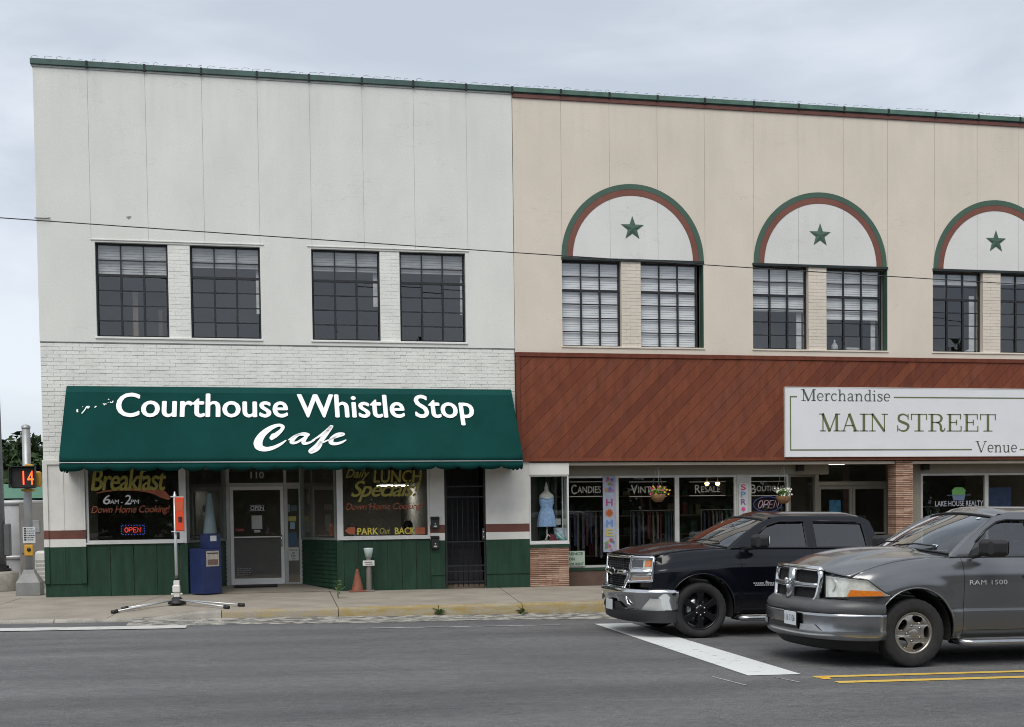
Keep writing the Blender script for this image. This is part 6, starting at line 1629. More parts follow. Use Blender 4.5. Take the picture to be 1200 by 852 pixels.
# big pole at the picture edge
qb = P3(8, 672, 2.6)
tp = thing('utility_pole', 'thick grey steel pole on a round concrete footing at the left edge', 'pole', (qb.x-0.12, 2.6, zs(qb.x)))
cx_ = qb.x-0.16; zz = zs(qb.x)
m = MB(); m.tube([(cx_, 2.6, zz+0.5), (cx_-0.02, 2.6, 4.5), (cx_-0.16, 2.6, 9.5)], [0.16, 0.135, 0.10], 20); m.build('pole', pm('dark_galvanised', (0.20, 0.215, 0.23), rough=0.5, metal=0.4, var=0.12), tp)
m = MB(); m.lathe([(0, 0.42), (0.36, 0.42), (0.40, 0.38), (0.40, 0)], (cx_, 2.6, zz), 'z', 24); m.build('footing', MAT_KPL, tp)
m = MB(); m.lathe([(0.26, 0.43), (0.26, 0.47), (0.17, 0.49), (0.16, 0.56)], (cx_, 2.6, zz), 'z', 16); m.build('base_flange', MAT_UNDER, tp)
for k in range(4):
    a = R(45+90*k); m = MB(); m.lathe([(0.03, 0.47), (0.03, 0.53), (0, 0.54)], (cx_+0.21*math.cos(a), 2.6+0.21*math.sin(a), zz), 'z', 8); m.build('anchor_bolt', MAT_UNDER, tp)
m = MB(); m.box(cx_+0.13, cx_+0.26, 2.5, 2.7, zz+0.75, zz+1.45, 0.02); m.build('junction_box', pm('box_grey', (0.10, 0.105, 0.11), rough=0.5), tp, recalc=False)
# grey tank and cabinet behind
tk = P3(22, 672, 7.0)
ct = thing('storage_tank', 'large grey round tank standing behind the pedestrian signal', 'tank', (tk.x, 7.0, zs(tk.x)))
m = MB(); m.lathe([(0.0, 2.02), (0.66, 2.0), (0.72, 1.95), (0.72, 0.62), (0.70, 0.55), (0.70, 0.0)], (tk.x, 7.0, zs(tk.x)), 'z', 32); m.build('tank_shell', pm('tank_grey', (0.36, 0.37, 0.38), rough=0.6, var=0.1), ct)
m = MB(); m.lathe([(0.735, 1.88), (0.755, 1.90), (0.755, 1.97), (0.735, 1.98)], (tk.x, 7.0, zs(tk.x)), 'z', 32); m.build('tank_band', MAT_GALV, ct)
m = MB(); m.lathe([(0.735, 0.55), (0.755, 0.57), (0.755, 0.63), (0.735, 0.64)], (tk.x, 7.0, zs(tk.x)), 'z', 32); m.build('tank_band', MAT_GALV, ct)
m = MB(); m.box(tk.x+0.30, tk.x+0.45, 6.27, 6.32, 1.55, 1.80, 0.005); m.build('tank_plate', MAT_GALV, ct, recalc=False)
cb_ = P3(45, 672, 6.2)
bx_ = thing('utility_cabinet', 'brownish grey utility cabinet against the side wall of the cafe', 'cabinet', (cb_.x, 6.2, zs(cb_.x)))
m = MB(); m.box(cb_.x-0.38, cb_.x+0.42, 6.0, 6.7, zs(cb_.x), 1.95, 0.02); m.build('cabinet_body', pm('cabinet_taupe', (0.17, 0.16, 0.15), rough=0.6, var=0.1), bx_, recalc=False)
m = MB(); m.box(cb_.x-0.34, cb_.x+0.38, 5.97, 5.999, 0.7, 1.88, 0.008); d_ = m.build('cabinet_door', pm('cabinet_taupe_door', (0.19, 0.18, 0.17), rough=0.6), bx_, recalc=False)
m = MB(); m.box(cb_.x-0.12, cb_.x+0.1, 5.95, 5.969, 1.2, 1.5, 0.004); m.build('meter_cover', MAT_GALV, d_, recalc=False)
wb = P3(49, 684, 3.2)
wx = thing('vent_box', 'small white louvred box beside the cafe side wall', 'box', (wb.x, 3.2, zs(wb.x)))
m = MB(); m.box(wb.x-0.14, wb.x+0.28, 3.2, 3.6, zs(wb.x)+0.12, 0.82, 0.05); m.build('box_body', MAT_WPT, wx, recalc=False)
for k in range(5):
    m = MB(); m.box(wb.x-0.12, wb.x+0.26, 3.19, 3.205, 0.22+k*0.09, 0.26+k*0.09); m.build('louvre', MAT_MULL, wx)
m = MB(); m.box(wb.x-0.1, wb.x+0.24, 3.24, 3.56, zs(wb.x), zs(wb.x)+0.12); m.build('box_foot', MAT_KPL, wx)

# ---------------------------------------------------------------- trees and the far wood
def leafmat(name, c):
    m = pm(name, tuple(k*0.6 for k in c), rough=0.75, c2=tuple(k*1.5 for k in c), scale=1.2, lo=0.35, hi=0.65, spec=0.2)
    return m
MAT_LEAF = [leafmat('dark_leaf', (0.022, 0.040, 0.018)), leafmat('mid_leaf', (0.035, 0.060, 0.024))]
MAT_BARK = pm('bark', (0.06, 0.05, 0.042), rough=0.95, bump=0.5, bscale=20)
def crown(mb, c, rx, ry, rz, n, s, rnd, lobes=9):
    c = Vector(c); L = []
    for k in range(lobes):
        d = Vector((rnd.gauss(0, 1), rnd.gauss(0, 1), rnd.gauss(0, 0.8))).normalized()*rnd.uniform(0.35, 0.8)
        L.append((Vector((d.x*rx, d.y*ry, d.z*rz)), rnd.uniform(0.3, 0.55)))
    vs, fs = [], []
    for k in range(n):
        o_, r_ = rnd.choice(L)
        d = Vector((rnd.gauss(0, 1), rnd.gauss(0, 1), rnd.gauss(0, 1))).normalized()*(rnd.uniform(0.15, 1.0)**0.5)*r_
        p = c+o_+Vector((d.x*rx, d.y*ry, d.z*rz))
        a = Vector((rnd.gauss(0, 1), rnd.gauss(0, 1), rnd.gauss(0, 0.7))).normalized(); b = a.cross(Vector((rnd.gauss(0, 1), rnd.gauss(0, 1), rnd.gauss(0, 1)))).normalized()
        q = s*rnd.uniform(0.6, 1.3); i = len(vs)
        vs += [p-a*q, p+b*q*0.5, p+a*q, p-b*q*0.5]; fs.append((i, i+1, i+2, i+3))
    mb.add(vs, fs)
rnd = random.Random(17)
for (px_, Y, h, w, lab, mt) in ((2, 34, 5.1, 2.6, 'dark leafy tree at the far left edge behind the tank', 0), (24, 38, 4.6, 2.6, 'dark leafy tree directly above the pedestrian signal pole', 0), (42, 31, 4.7, 1.7, 'dark leafy tree touching the left corner of the white building', 1)):
    g = P3(px_, 640, Y); t = thing('tree', lab, 'tree', (g.x, Y, zr(g.x)), 'trees behind the street corner')
    m = MB(); m.tube([(g.x, Y, zr(g.x)-0.05), (g.x+0.05, Y, h*0.35), (g.x-0.05, Y, h*0.7)], [0.28, 0.2, 0.08], 10)
    for k in range(6):
        a = rnd.uniform(0, 6.28); z = h*rnd.uniform(0.3, 0.6); m.tube([(g.x, Y, z), (g.x+w*0.5*math.cos(a), Y+w*0.5*math.sin(a), z+h*0.2)], [0.09, 0.03], 6)
    m.build('trunk', MAT_BARK, t, recalc=False)
    m = MB(); crown(m, (g.x, Y, h*0.60), w, w, h*0.42, 7000, 0.20, rnd, 14); m.build('crown', MAT_LEAF[mt], t, recalc=False)
# low green roofed shed far behind
sb = P3(28, 600, 26)
sh = thing('shed', 'low green roofed shed in front of the far trees', 'shed', (sb.x, 26, zr(sb.x)))
m = MB(); m.box(sb.x-4, sb.x+0.9, 26, 29, zr(sb.x), PZ(28, 586, 26)); m.build('wall', pm('shed_wall', (0.22, 0.21, 0.2), rough=0.8), sh)
z0_, z1_ = PZ(28, 584, 26), PZ(28, 566, 26)
m = MB(); m.prism([(25.7, z0_), (29.4, z0_), (27.6, z1_)], lambda u, v, d: (d, u, v), sb.x-4.2, sb.x+1.1); m.build('roof', pm('shed_roof', (0.06, 0.16, 0.10), rough=0.5), sh)
# wood across the street, behind the viewer
wd = MB(); rnd = random.Random(23)
for k in range(90):
    x = -85+k*2.0+rnd.uniform(-1.2, 1.2); y = -64+rnd.uniform(-6, 4); h = rnd.uniform(9, 13.5)
    crown(wd, (x, y, h*0.42), 3.4, 3.2, h*0.60, 1300, 0.42, rnd, 12)
    crown(wd, (x, y+3, 1.2), 2.2, 1.5, 1.6, 260, 0.4, rnd, 6)
o = wd.build('far_wood', leafmat('wood_leaf', (0.055, 0.085, 0.042)), recalc=False); tag(o, 'dark mass of trees across the street mirrored in the shop windows', 'wood', kind='stuff')

# ---------------------------------------------------------------- things on the pavement
tb = P3(207.5, 708, -3.0); TX, TY, TZ = tb.x, -3.0, slab_z(tb.x, -3.0)
tri = thing('survey_stand', 'silver stand with splayed legs and a bright orange box on its pole', 'stand', (TX, TY, TZ))
MAT_ALS = pm('stand_aluminium', (0.52, 0.54, 0.54), rough=0.35, metal=0.5, var=0.06)
m = MB(); m.tube([(TX, TY, TZ+0.12), (TX, TY, PZ(207, 580, TY))], 0.026, 12); m.build('pole', MAT_ALS, tri)
for (ex, ey) in ((134, 717), (146, 713), (276, 717), (283, 709)):
    dv = ray(ex, ey); p = None
    for it_ in range(200):
        Y = -4.4+it_*0.015; q = P3(ex, ey, Y)
        if q.z-0.03 <= slab_z(q.x, Y): p = q; break
    if p is None: p = P3(ex, ey, -3.0)
    e = Vector((p.x, p.y, slab_z(p.x, p.y)+0.03))
    if (e-Vector((TX, TY, TZ))).length > 1.7: e = Vector((TX, TY, TZ))+(e-Vector((TX, TY, TZ))).normalized()*1.5; e.z = TZ+0.03
    m = MB(); m.tube([(TX, TY, TZ+0.10), e], 0.016, 10); lg = m.build('leg', MAT_ALS, tri)
    m = MB(); dr = (e-Vector((TX, TY, TZ+0.10))).normalized(); m.tube([e-dr*0.06, e+dr*0.05], 0.034, 10); m.build('rubber_foot', MAT_BLK, lg)
m = MB(); m.lathe([(0.0, 0.16), (0.06, 0.15), (0.13, 0.08), (0.16, 0.05), (0.16, 0.02), (0, 0.02)], (TX, TY, TZ), 'z', 12); m.build('leg_hub', MAT_BLK, tri)
m = MB(); m.box(TX-0.07, TX+0.06, TY-0.07, TY+0.06, TZ+0.22, TZ+0.36, 0.02); m.box(TX-0.05, TX+0.05, TY-0.05, TY+0.05, TZ+0.14, TZ+0.44, 0.01); m.box(TX-0.1, TX+0.1, TY-0.03, TY+0.03, TZ+0.18, TZ+0.215, 0.01); m.build('clamp', MAT_WPT, tri, recalc=False)
m = MB(); m.tube([(TX, TY, TZ+0.42), (TX, TY, TZ+0.52)], 0.035, 10); m.build('collar', MAT_BLK, tri)
oz0, oz1 = PZ(210, 622, TY), PZ(210, 583, TY); ox0, ox1 = PX(205.3, 600, TY), PX(216, 600, TY)
m = MB(); m.box(ox0, ox1, TY-0.10, TY-0.03, oz0, oz1, 0.008); ob_ = m.build('orange_box', pm('bright_orange', (0.66, 0.06, 0.014), rough=0.5, var=0.05), tri, recalc=False)
m = MB(); m.box(ox0+0.06, ox1-0.035, TY-0.112, TY-0.099, oz0+0.16, oz0+0.25); m.build('dark_label', MAT_BLK, ob_)
m = MB(); m.box(ox0+0.02, ox1-0.02, TY-0.103, TY-0.099, oz1-0.24, oz1-0.08); m.build('faded_label', pm('faded_orange', (0.50, 0.09, 0.03), rough=0.6), ob_)
for z in (oz0-0.01, oz1+0.015):
    m = MB(); m.tube([(ox0-0.07, TY-0.06, z), (ox0+0.02, TY-0.06, z-0.01), (ox1, TY-0.06, z)], 0.012, 6); m.box(ox0, ox1, TY-0.09, TY+0.03, z-0.012, z+0.008); m.build('box_clamp', MAT_ALS, tri, recalc=False)
m = MB(); m.lathe([(0.028, 0), (0.03, 0.05), (0.014, 0.06), (0.014, 0.1), (0, 0.105)], (TX, TY, PZ(207, 583, TY)), 'z', 10); m.build('pole_tip', MAT_ALS, tri)

# newspaper rack
nb_ = P3(241, 698, -0.45); NX, NY, NZ = nb_.x, -0.45, slab_z(nb_.x, -0.45)
nr_ = thing('newspaper_rack', 'blue newspaper rack left of the cafe door', 'news rack', (NX, NY, NZ))
MAT_BLU = pm('blue_enamel', (0.009, 0.021, 0.092), rough=0.4, var=0.15, scale=4)
rot = Matrix.Rotation(R(40), 3, 'Z')
def rb_(mb, x0, x1, y0, y1, z0, z1, b=0.006):
    v, f = bevel_box(x0, x1, y0, y1, z0, z1, b); mb.add([rot @ Vector((p[0], p[1], 0))+Vector((NX, NY+0.30, NZ+p[2])) for p in v], f); return mb
h1 = PZ(240, 643, -0.4)-NZ; h2 = PZ(246, 626, -0.2)-NZ
rb_(MB(), -0.235, 0.235, -0.205, 0.205, 0.02, h1).build('cabinet', MAT_BLU, nr_, recalc=False)
rb_(MB(), -0.05, 0.235, -0.19, 0.10, h1+0.002, h2).build('coin_box', MAT_BLU, nr_, recalc=False)
rb_(MB(), -0.02, 0.13, -0.194, -0.189, h2-0.14, h2-0.03, 0.001).build('coin_label', MAT_PLATE, nr_, recalc=False)
rb_(MB(), -0.14, 0.17, -0.212, -0.204, h1-0.36, h1-0.05, 0.001).build('front_page', pm('newsprint', (0.42, 0.38, 0.33), rough=0.9, var=0.15, scale=14), nr_, recalc=False)
rb_(MB(), -0.11, 0.14, -0.215, -0.211, h1-0.33, h1-0.22, 0.0005).build('page_photo', pm('news_photo', (0.16, 0.11, 0.09), rough=0.9, var=0.4, scale=30), nr_, recalc=False)
rb_(MB(), -0.12, 0.15, -0.215, -0.211, h1-0.11, h1-0.085, 0.0005).build('page_headline', pm('news_ink', (0.08, 0.07, 0.07), rough=0.9), nr_, recalc=False)
co = thing('grey_cone', 'tall narrow blue grey cone standing on the newspaper rack', 'cone', (NX, NY, NZ+h2))
cc = rot @ Vector((0.09, -0.045, 0))+Vector((NX, NY+0.30, NZ)); ct_ = PZ(248, 578, -0.2)-NZ
m = MB(); m.lathe([(0.0, ct_), (0.045, ct_), (0.05, ct_-0.02), (0.135, h2+0.03), (0.135, h2+0.003), (0.0, h2+0.003)], cc, 'z', 24); m.build('cone_body', pm('cone_blue_grey', (0.115, 0.165, 0.175), rough=0.55, var=0.1), co)

# orange cone, ash post
oc = P3(419, 692.5, -0.35); OX, OY = oc.x, -0.35; OZ = slab_z(OX, OY)
tc_ = thing('traffic_cone', 'faded orange traffic cone against the green boards', 'cone', (OX, OY, OZ))
m = MB(); m.lathe([(0.0, 0.47), (0.026, 0.47), (0.03, 0.45), (0.125, 0.03)], (OX, OY, OZ), 'z', 20); m.build('cone_body', pm('faded_cone', (0.21, 0.07, 0.04), rough=0.7, var=0.2, scale=8), tc_)
m = MB(); m.box(OX-0.165, OX+0.165, OY-0.165, OY+0.165, OZ+0.001, OZ+0.03, 0.008); m.build('cone_foot', pm('cone_foot', (0.20, 0.07, 0.045), rough=0.8), tc_, recalc=False)
ap_ = P3(432.5, 691.5, -0.3); AX_, AY_ = ap_.x, -0.3; AZ_ = slab_z(AX_, AY_)
ash = thing('ash_post', 'short taupe post with a white flared top and small white sign', 'post', (AX_, AY_, AZ_))
m = MB(); m.box(AX_-0.11, AX_+0.11, AY_-0.11, AY_+0.11, AZ_+0.001, AZ_+0.03, 0.006); m.build('foot', pm('post_taupe', (0.17, 0.15, 0.135), rough=0.7, var=0.1), ash, recalc=False)
m = MB(); m.lathe([(0.058, 0.03), (0.052, 0.70), (0.05, 0.71)], (AX_, AY_, AZ_), 'z', 16); m.build('post', MATS['post_taupe'], ash)
m = MB(); m.lathe([(0.0, 0.70), (0.062, 0.70), (0.10, 0.88), (0.10, 0.895), (0.0, 0.90)], (AX_, AY_, AZ_), 'z', 16); m.build('flared_top', pm('pale_aqua', (0.55, 0.66, 0.66), rough=0.5), ash)
m = MB(); m.box(AX_-0.125, AX_+0.115, AY_-0.075, AY_-0.06, AZ_+0.53, AZ_+0.64, 0.006); sg_ = m.build('small_sign', MAT_WPT, ash, recalc=False)
m = MB()
for k, (a, b) in enumerate(((-0.09, 0.07), (-0.07, 0.08))): m.box(AX_+a, AX_+b, AY_-0.078, AY_-0.0755, AZ_+0.60-k*0.04, AZ_+0.614-k*0.04)
m.build('sign_print', MAT_UNDER, sg_)
# mailboxes on the narrow pilaster
for (py0, py1, lab) in ((605.5, 619.5, 'upper black wall mailbox beside the iron gate'), (628, 643, 'lower black wall mailbox beside the iron gate')):
    a = P3(505.5, py1, -0.08); b = P3(514.5, py0, -0.08)
    mbx = thing('mailbox', lab, 'mailbox', ((a.x+b.x)/2, -0.02, a.z), 'wall mailboxes')
    m = MB(); m.box(a.x, b.x, -0.11, -0.012, a.z, b.z-0.05, 0.008); m.build('box_body', MAT_BLK, mbx, recalc=False)
    m = MB(); m.prism([(-0.125, b.z-0.052), (-0.012, b.z-0.052), (-0.012, b.z), (-0.06, b.z-0.005)], lambda u, v, d: (d, u, v), a.x-0.008, b.x+0.008); m.build('lid', MAT_BLK, mbx)
    m = MB(); cx_m = (a.x+b.x)/2; m.lathe([(0.0, -0.004), (0.016, -0.003), (0.016, 0)], (cx_m, -0.111, a.z+0.10), 'y', 10); m.build('lock', MAT_ALS, mbx)
    m = MB()
    for k in range(3): m.box(cx_m-0.035+k*0.026, cx_m-0.035+k*0.026+0.016, -0.1135, -0.1105, a.z+0.03, a.z+0.062)
    m.build('number_marks', MAT_WPT, mbx)
# weeds
MAT_WEED = pm('weed_green', (0.12, 0.22, 0.05), rough=0.7, var=0.3, scale=20)
def weed(x, y, z, h, n, seed, lab):
    rnd = random.Random(seed); t = thing('weed', lab, 'plant', (x, y, z), 'weeds in the pavement joints')
    m = MB()
    for k in range(3): m.tube([(x, y, z-0.02), (x+rnd.uniform(-.04, .04), y+rnd.uniform(-.03, .03), z+h*0.55), (x+rnd.uniform(-.09, .09), y+rnd.uniform(-.06, .06), z+h)], [0.006, 0.005, 0.002], 5)
    m.build('stem', MAT_WEED, t, recalc=False)
    m = MB()
    for k in range(n):
        a = rnd.uniform(0, 6.28); zz = z+h*rnd.uniform(0.25, 1.0); l = rnd.uniform(0.05, 0.13); c = Vector((x+rnd.uniform(-.03, .03), y+rnd.uniform(-.03, .03), zz)); d = Vector((math.cos(a), math.sin(a), rnd.uniform(-.25, .5))); s = Vector((-d.y, d.x, 0))*l*0.22
        m.add([c, c+d*l*0.5+s, c+d*l, c+d*l*0.5-s], [(0, 1, 2, 3)])
    m.build('leaf', MAT_WEED, t, recalc=False)
wj = P3(396.5, 700, -2.2); weed(wj.x, -2.2, slab_z(wj.x, -2.2), 0.34, 46, 1, 'leafy green weed growing from the pavement joint')
wj = P3(515, 716, -4.57); weed(wj.x, -4.57, zr(wj.x)+0.05, 0.09, 30, 2, 'low weed at the yellow kerb below the mailboxes')
wj = P3(612, 714, -4.57); weed(wj.x, -4.57, zr(wj.x)+0.04, 0.07, 24, 3, 'low weed at the kerb below the slanting pavement joint')
# yellow pavement marker
mk = P3(967, 793, -13.0); zz = zr(mk.x)+0.006
m = MB(); m.add([(mk.x-0.05, -13.05, zz), (mk.x+0.05, -13.05, zz), (mk.x+0.05, -12.95, zz), (mk.x-0.05, -12.95, zz), (mk.x-0.03, -13.03, zz+0.018), (mk.x+0.03, -13.03, zz+0.018), (mk.x+0.03, -12.97, zz+0.018), (mk.x-0.03, -12.97, zz+0.018)], [(4, 5, 6, 7), (0, 1, 5, 4), (1, 2, 6, 5), (2, 3, 7, 6), (3, 0, 4, 7)])
o = m.build('road_marker', MAT_YEL, recalc=False); tag(o, 'small yellow raised marker at the end of the centre lines', 'road marker')
# overhead cable
c0, c1, c2 = P3(-60, 251, -2.0), P3(600, 298, -2.0), P3(1260, 337, -2.0)
pts = [c0.lerp(c2, k/40) for k in range(41)]; mid = c0.lerp(c2, 0.5); dz = c1.z-mid.z
m = MB(); m.tube([p+Vector((0, 0, dz*(1-((k-20)/20)**2))) for k, p in enumerate(pts)], 0.010, 6); o = m.build('overhead_cable', pm('cable_black', (0.03, 0.03, 0.032), rough=0.6), recalc=False)
tag(o, 'thin black cable strung across both building fronts', 'cable')

# ---------------------------------------------------------------- cafe door and window items
def flat(parent, name, mat, x0, x1, z0, z1, y, d=0.004):
    m = MB(); m.box(x0, x1, y-d, y, z0, z1); return m.build(name, mat, parent, recalc=False)
MAT_PAPER = pm('paper', (0.50, 0.52, 0.50), rough=0.8, var=0.06)
def dpx(x0, y0, x1, y1, Y=DY): a = P3(x0, y1, Y); b = P3(x1, y0, Y); return a.x, b.x, a.z, b.z
q = dpx(292.5, 591.5, 310, 599); os_ = thing('open_sign', 'black OPEN sign with white letters hung in the cafe door', 'sign', (q[0], DY, q[2]))
flat(os_, 'sign_board', MAT_BLK, *q, DY+0.012); letters('lettering', 'OPEN', (q[0]+0.02, q[1]-0.02, q[2]+0.022, q[3]-0.022), at_y(DY+0.004), MAT_WLET, os_, bold=0.02)
m = MB(); m.box(q[0], q[1], DY+0.0065, DY+0.0075, q[3]-0.012, q[3]-0.004); m.box(q[0], q[1], DY+0.0065, DY+0.0075, q[2]+0.004, q[2]+0.012); m.build('sign_border', MAT_WLET, os_)
flat(door, 'notice', MAT_PAPER, *dpx(295, 604, 307, 620), DY+0.018); flat(door, 'notice', MAT_PAPER, *dpx(298, 621, 305, 624), DY+0.018)
flat(door, 'red_sticker', pm('red_sticker', (0.35, 0.05, 0.05), rough=0.6), *dpx(276, 619.5, 286, 622.5), DY+0.018)
for (x0, y0, x1, y1, c) in ((338, 605, 347, 611, (0.50, 0.45, 0.12)), (340, 612, 345.5, 620, (0.30, 0.45, 0.55)), (337, 591, 340, 600, (0.20, 0.27, 0.27)), (341, 592, 347.5, 599, (0.10, 0.16, 0.18)), (337, 624, 348, 640, (0.06, 0.11, 0.17)), (338, 641.5, 350, 657, (0.60, 0.60, 0.57))):
    nt_ = flat(side_l, 'notice', pm('notice_%d_%d' % (x0, y0), c, rough=0.7), *dpx(x0, y0, x1, y1), DY+0.028)
b_ = dpx(339.5, 643, 348.5, 656)
for k, s_ in enumerate(('Parking', 'in', 'Rear', 'Lot')):
    zc = b_[3]-(k+0.5)*(b_[3]-b_[2])/4; hw = (b_[1]-b_[0])*(0.5, 0.14, 0.3, 0.22)[k]; cxn = (b_[0]+b_[1])/2
    letters('lettering', s_, (cxn-hw, cxn+hw, zc-0.022, zc+0.022), at_y(DY+0.022), MAT_UNDER, side_l, bold=0.01)
mt_ = P3(300, 687, 1.1); o = MB(); o.box(mt_.x-0.45, mt_.x+0.45, 0.9, 1.42, 0.04, 0.062, 0.004); o = o.build('door_mat', pm('mat_black', (0.02, 0.02, 0.02), rough=1.0), recalc=False); tag(o, 'black mat on the floor before the cafe door', 'mat')
# small framed card in the right return
q = P3(392, 628, 0.35); m = MB(); m.box(q.x-0.10, q.x+0.10, 0.5, 0.52, q.z, q.z+0.26, 0.004); o = m.build('orange_poster', pm('orange_poster', (0.40, 0.11, 0.05), rough=0.7, var=0.5, scale=18), recalc=False); tag(o, 'small orange picture card standing in the angled cafe window', 'card')
# neon signs
def neon(name, lab, x0, y0, x1, y1, Y, word, oval, cw, cb):
    a, b = P3(x0, y1, Y), P3(x1, y0, Y); t = thing(name, lab, 'neon sign', ((a.x+b.x)/2, Y, a.z))
    cx, cz, hw, hh = (a.x+b.x)/2, (a.z+b.z)/2, (b.x-a.x)/2, (b.z-a.z)/2
    m = MB(); m.box(a.x-0.02, b.x+0.02, Y+0.03, Y+0.05, a.z-0.02, b.z+0.02); m.build('sign_back', MAT_UNDER, t)
    if oval: path = [(cx+hw*math.cos(k/32*2*math.pi), Y, cz+hh*math.sin(k/32*2*math.pi)) for k in range(32)]; m = MB(); m.tube(path, 0.012, 6, closed=True); m.build('neon_border', cb, t)
    else:
        m = MB()
        for k in range(8):
            for z in (a.z, b.z): m.lathe([(0.0, -0.012), (0.012, 0), (0, 0.012)], (a.x+(b.x-a.x)*(k+0.5)/8, Y, z), 'z', 6)
        for k in range(4):
            for x in (a.x, b.x): m.lathe([(0.0, -0.012), (0.012, 0), (0, 0.012)], (x, Y, a.z+(b.z-a.z)*(k+0.5)/4), 'z', 6)
        m.build('bulb_border', cb, t)
    n = len(word); cwid = hw*1.5/n
    for k, ch in enumerate(word):
        x = cx-hw*0.75+cwid*(k+0.12); w = cwid*0.72; z0, z1 = cz-hh*0.5, cz+hh*0.5; zm = cz
        S_ = {'O': [[(0.5+0.5*math.cos(t_*0.3927), 0.5+0.5*math.sin(t_*0.3927)) for t_ in range(17)]], 'P': [[(0, 0), (0, 1), (0.8, 1), (1, 0.8), (0.9, 0.5), (0, 0.48)]], 'E': [[(1, 0), (0, 0), (0, 1), (1, 1)], [(0, 0.5), (0.8, 0.5)]], 'N': [[(0, 0), (0, 1), (1, 0), (1, 1)]]}[ch]
        m = MB()
        for pth in S_: m.tube([(x+u*w+(v_*0.05 if oval else 0), Y, z0+v_*(z1-z0)) for u, v_ in pth], 0.011, 6)
        m.build('neon_letter', cw, t, recalc=False)
neon('neon_sign', 'red OPEN neon sign with blue dots in the breakfast window', 142.5, 615.5, 169, 626.5, 0.12, 'OPEN', False, glow('neon_red', (1.0, 0.07, 0.05), 0.3), glow('neon_blue', (0.08, 0.12, 0.8), 0.35))
neon('neon_sign', 'oval OPEN neon sign in the boutique window', 883, 582, 916, 600, SY+0.12, 'OPEN', True, glow('neon_pale', (0.40, 0.25, 0.30), 0.15), glow('neon_violet', (0.06, 0.07, 0.22), 0.15))
# ceiling lights
for k, (px_, py_, Y, c) in enumerate(((453, 569, 3.0, 'left'), (471, 569, 3.0, 'right'))):
    q = P3(px_, py_, Y); t = thing('ceiling_light', c+' hand white ceiling light seen through the lunch window', 'ceiling light', (q.x, Y, q.z), 'cafe ceiling lights')
    m = MB(); m.box(q.x-0.17, q.x+0.17, Y, Y+0.9, q.z+0.012, q.z+0.06); m.build('housing', MAT_WPT, t)
    m = MB(); m.box(q.x-0.15, q.x+0.15, Y+0.02, Y+0.88, q.z, q.z+0.0115); m.build('diffuser', glow('lamp_white', (1.0, 0.95, 0.85), 10.0), t)
    m = MB(); m.tube([(q.x, Y+0.45, q.z+0.06), (q.x, Y+0.45, 2.75)], 0.01, 6); m.build('hanger', MAT_GALV, t)
for k, (px_, py_) in enumerate(((828.5, 566.5), (841, 566.5))):
    q = P3(px_, py_, 1.6); t = thing('spot_lamp', ('left', 'right')[k]+' of the two warm yellow lamps behind the resale window', 'lamp', (q.x, 1.6, q.z), 'warm shop lamps')
    m = MB(); m.lathe([(0.0, -0.055), (0.04, -0.04), (0.055, 0.0), (0.04, 0.04), (0.0, 0.05)], (q.x, 1.6, q.z), 'z', 12); m.build('bulb', glow('lamp_amber', (1.0, 0.62, 0.20), 6.0), t)
    m = MB(); m.tube([(q.x, 1.6, q.z+0.04), (q.x, 1.6, 2.70)], 0.012, 6); m.build('stem', MAT_BLK, t)
q = P3(973, 545.5, 0.9); m = MB(); m.box(q.x-0.32, q.x+0.32, 0.82, 0.90, 2.565, 2.608); ft = m.build('entrance_light', glow('tube_white', (1.0, 0.98, 0.92), 2.2), recalc=False); tag(ft, 'white tube light on the soffit over the shop double doors', 'light')
# small black speakers under the soffit
for k, (px_, py_, lab) in enumerate(((938, 549.5, 'small black box under the soffit left of the double doors'), (1085, 548, 'small black box under the soffit right of the brick pillar'))):
    q = P3(px_, py_, 0.35); t = thing('soffit_speaker', lab, 'speaker', (q.x, 0.35, 2.4), 'soffit speakers')
    m = MB(); m.box(q.x-0.075, q.x+0.075, 0.30, 0.45, 2.41, 2.585, 0.008); m.build('speaker_box', MAT_BLK, t, recalc=False)
    m = MB(); m.box(q.x-0.06, q.x+0.06, 0.294, 0.2995, 2.425, 2.57); m.build('speaker_grille', MAT_UNDER, t)
    m = MB(); m.box(q.x-0.02, q.x+0.02, 0.36, 0.40, 2.585, 2.61); m.build('mount', MAT_BLK, t)
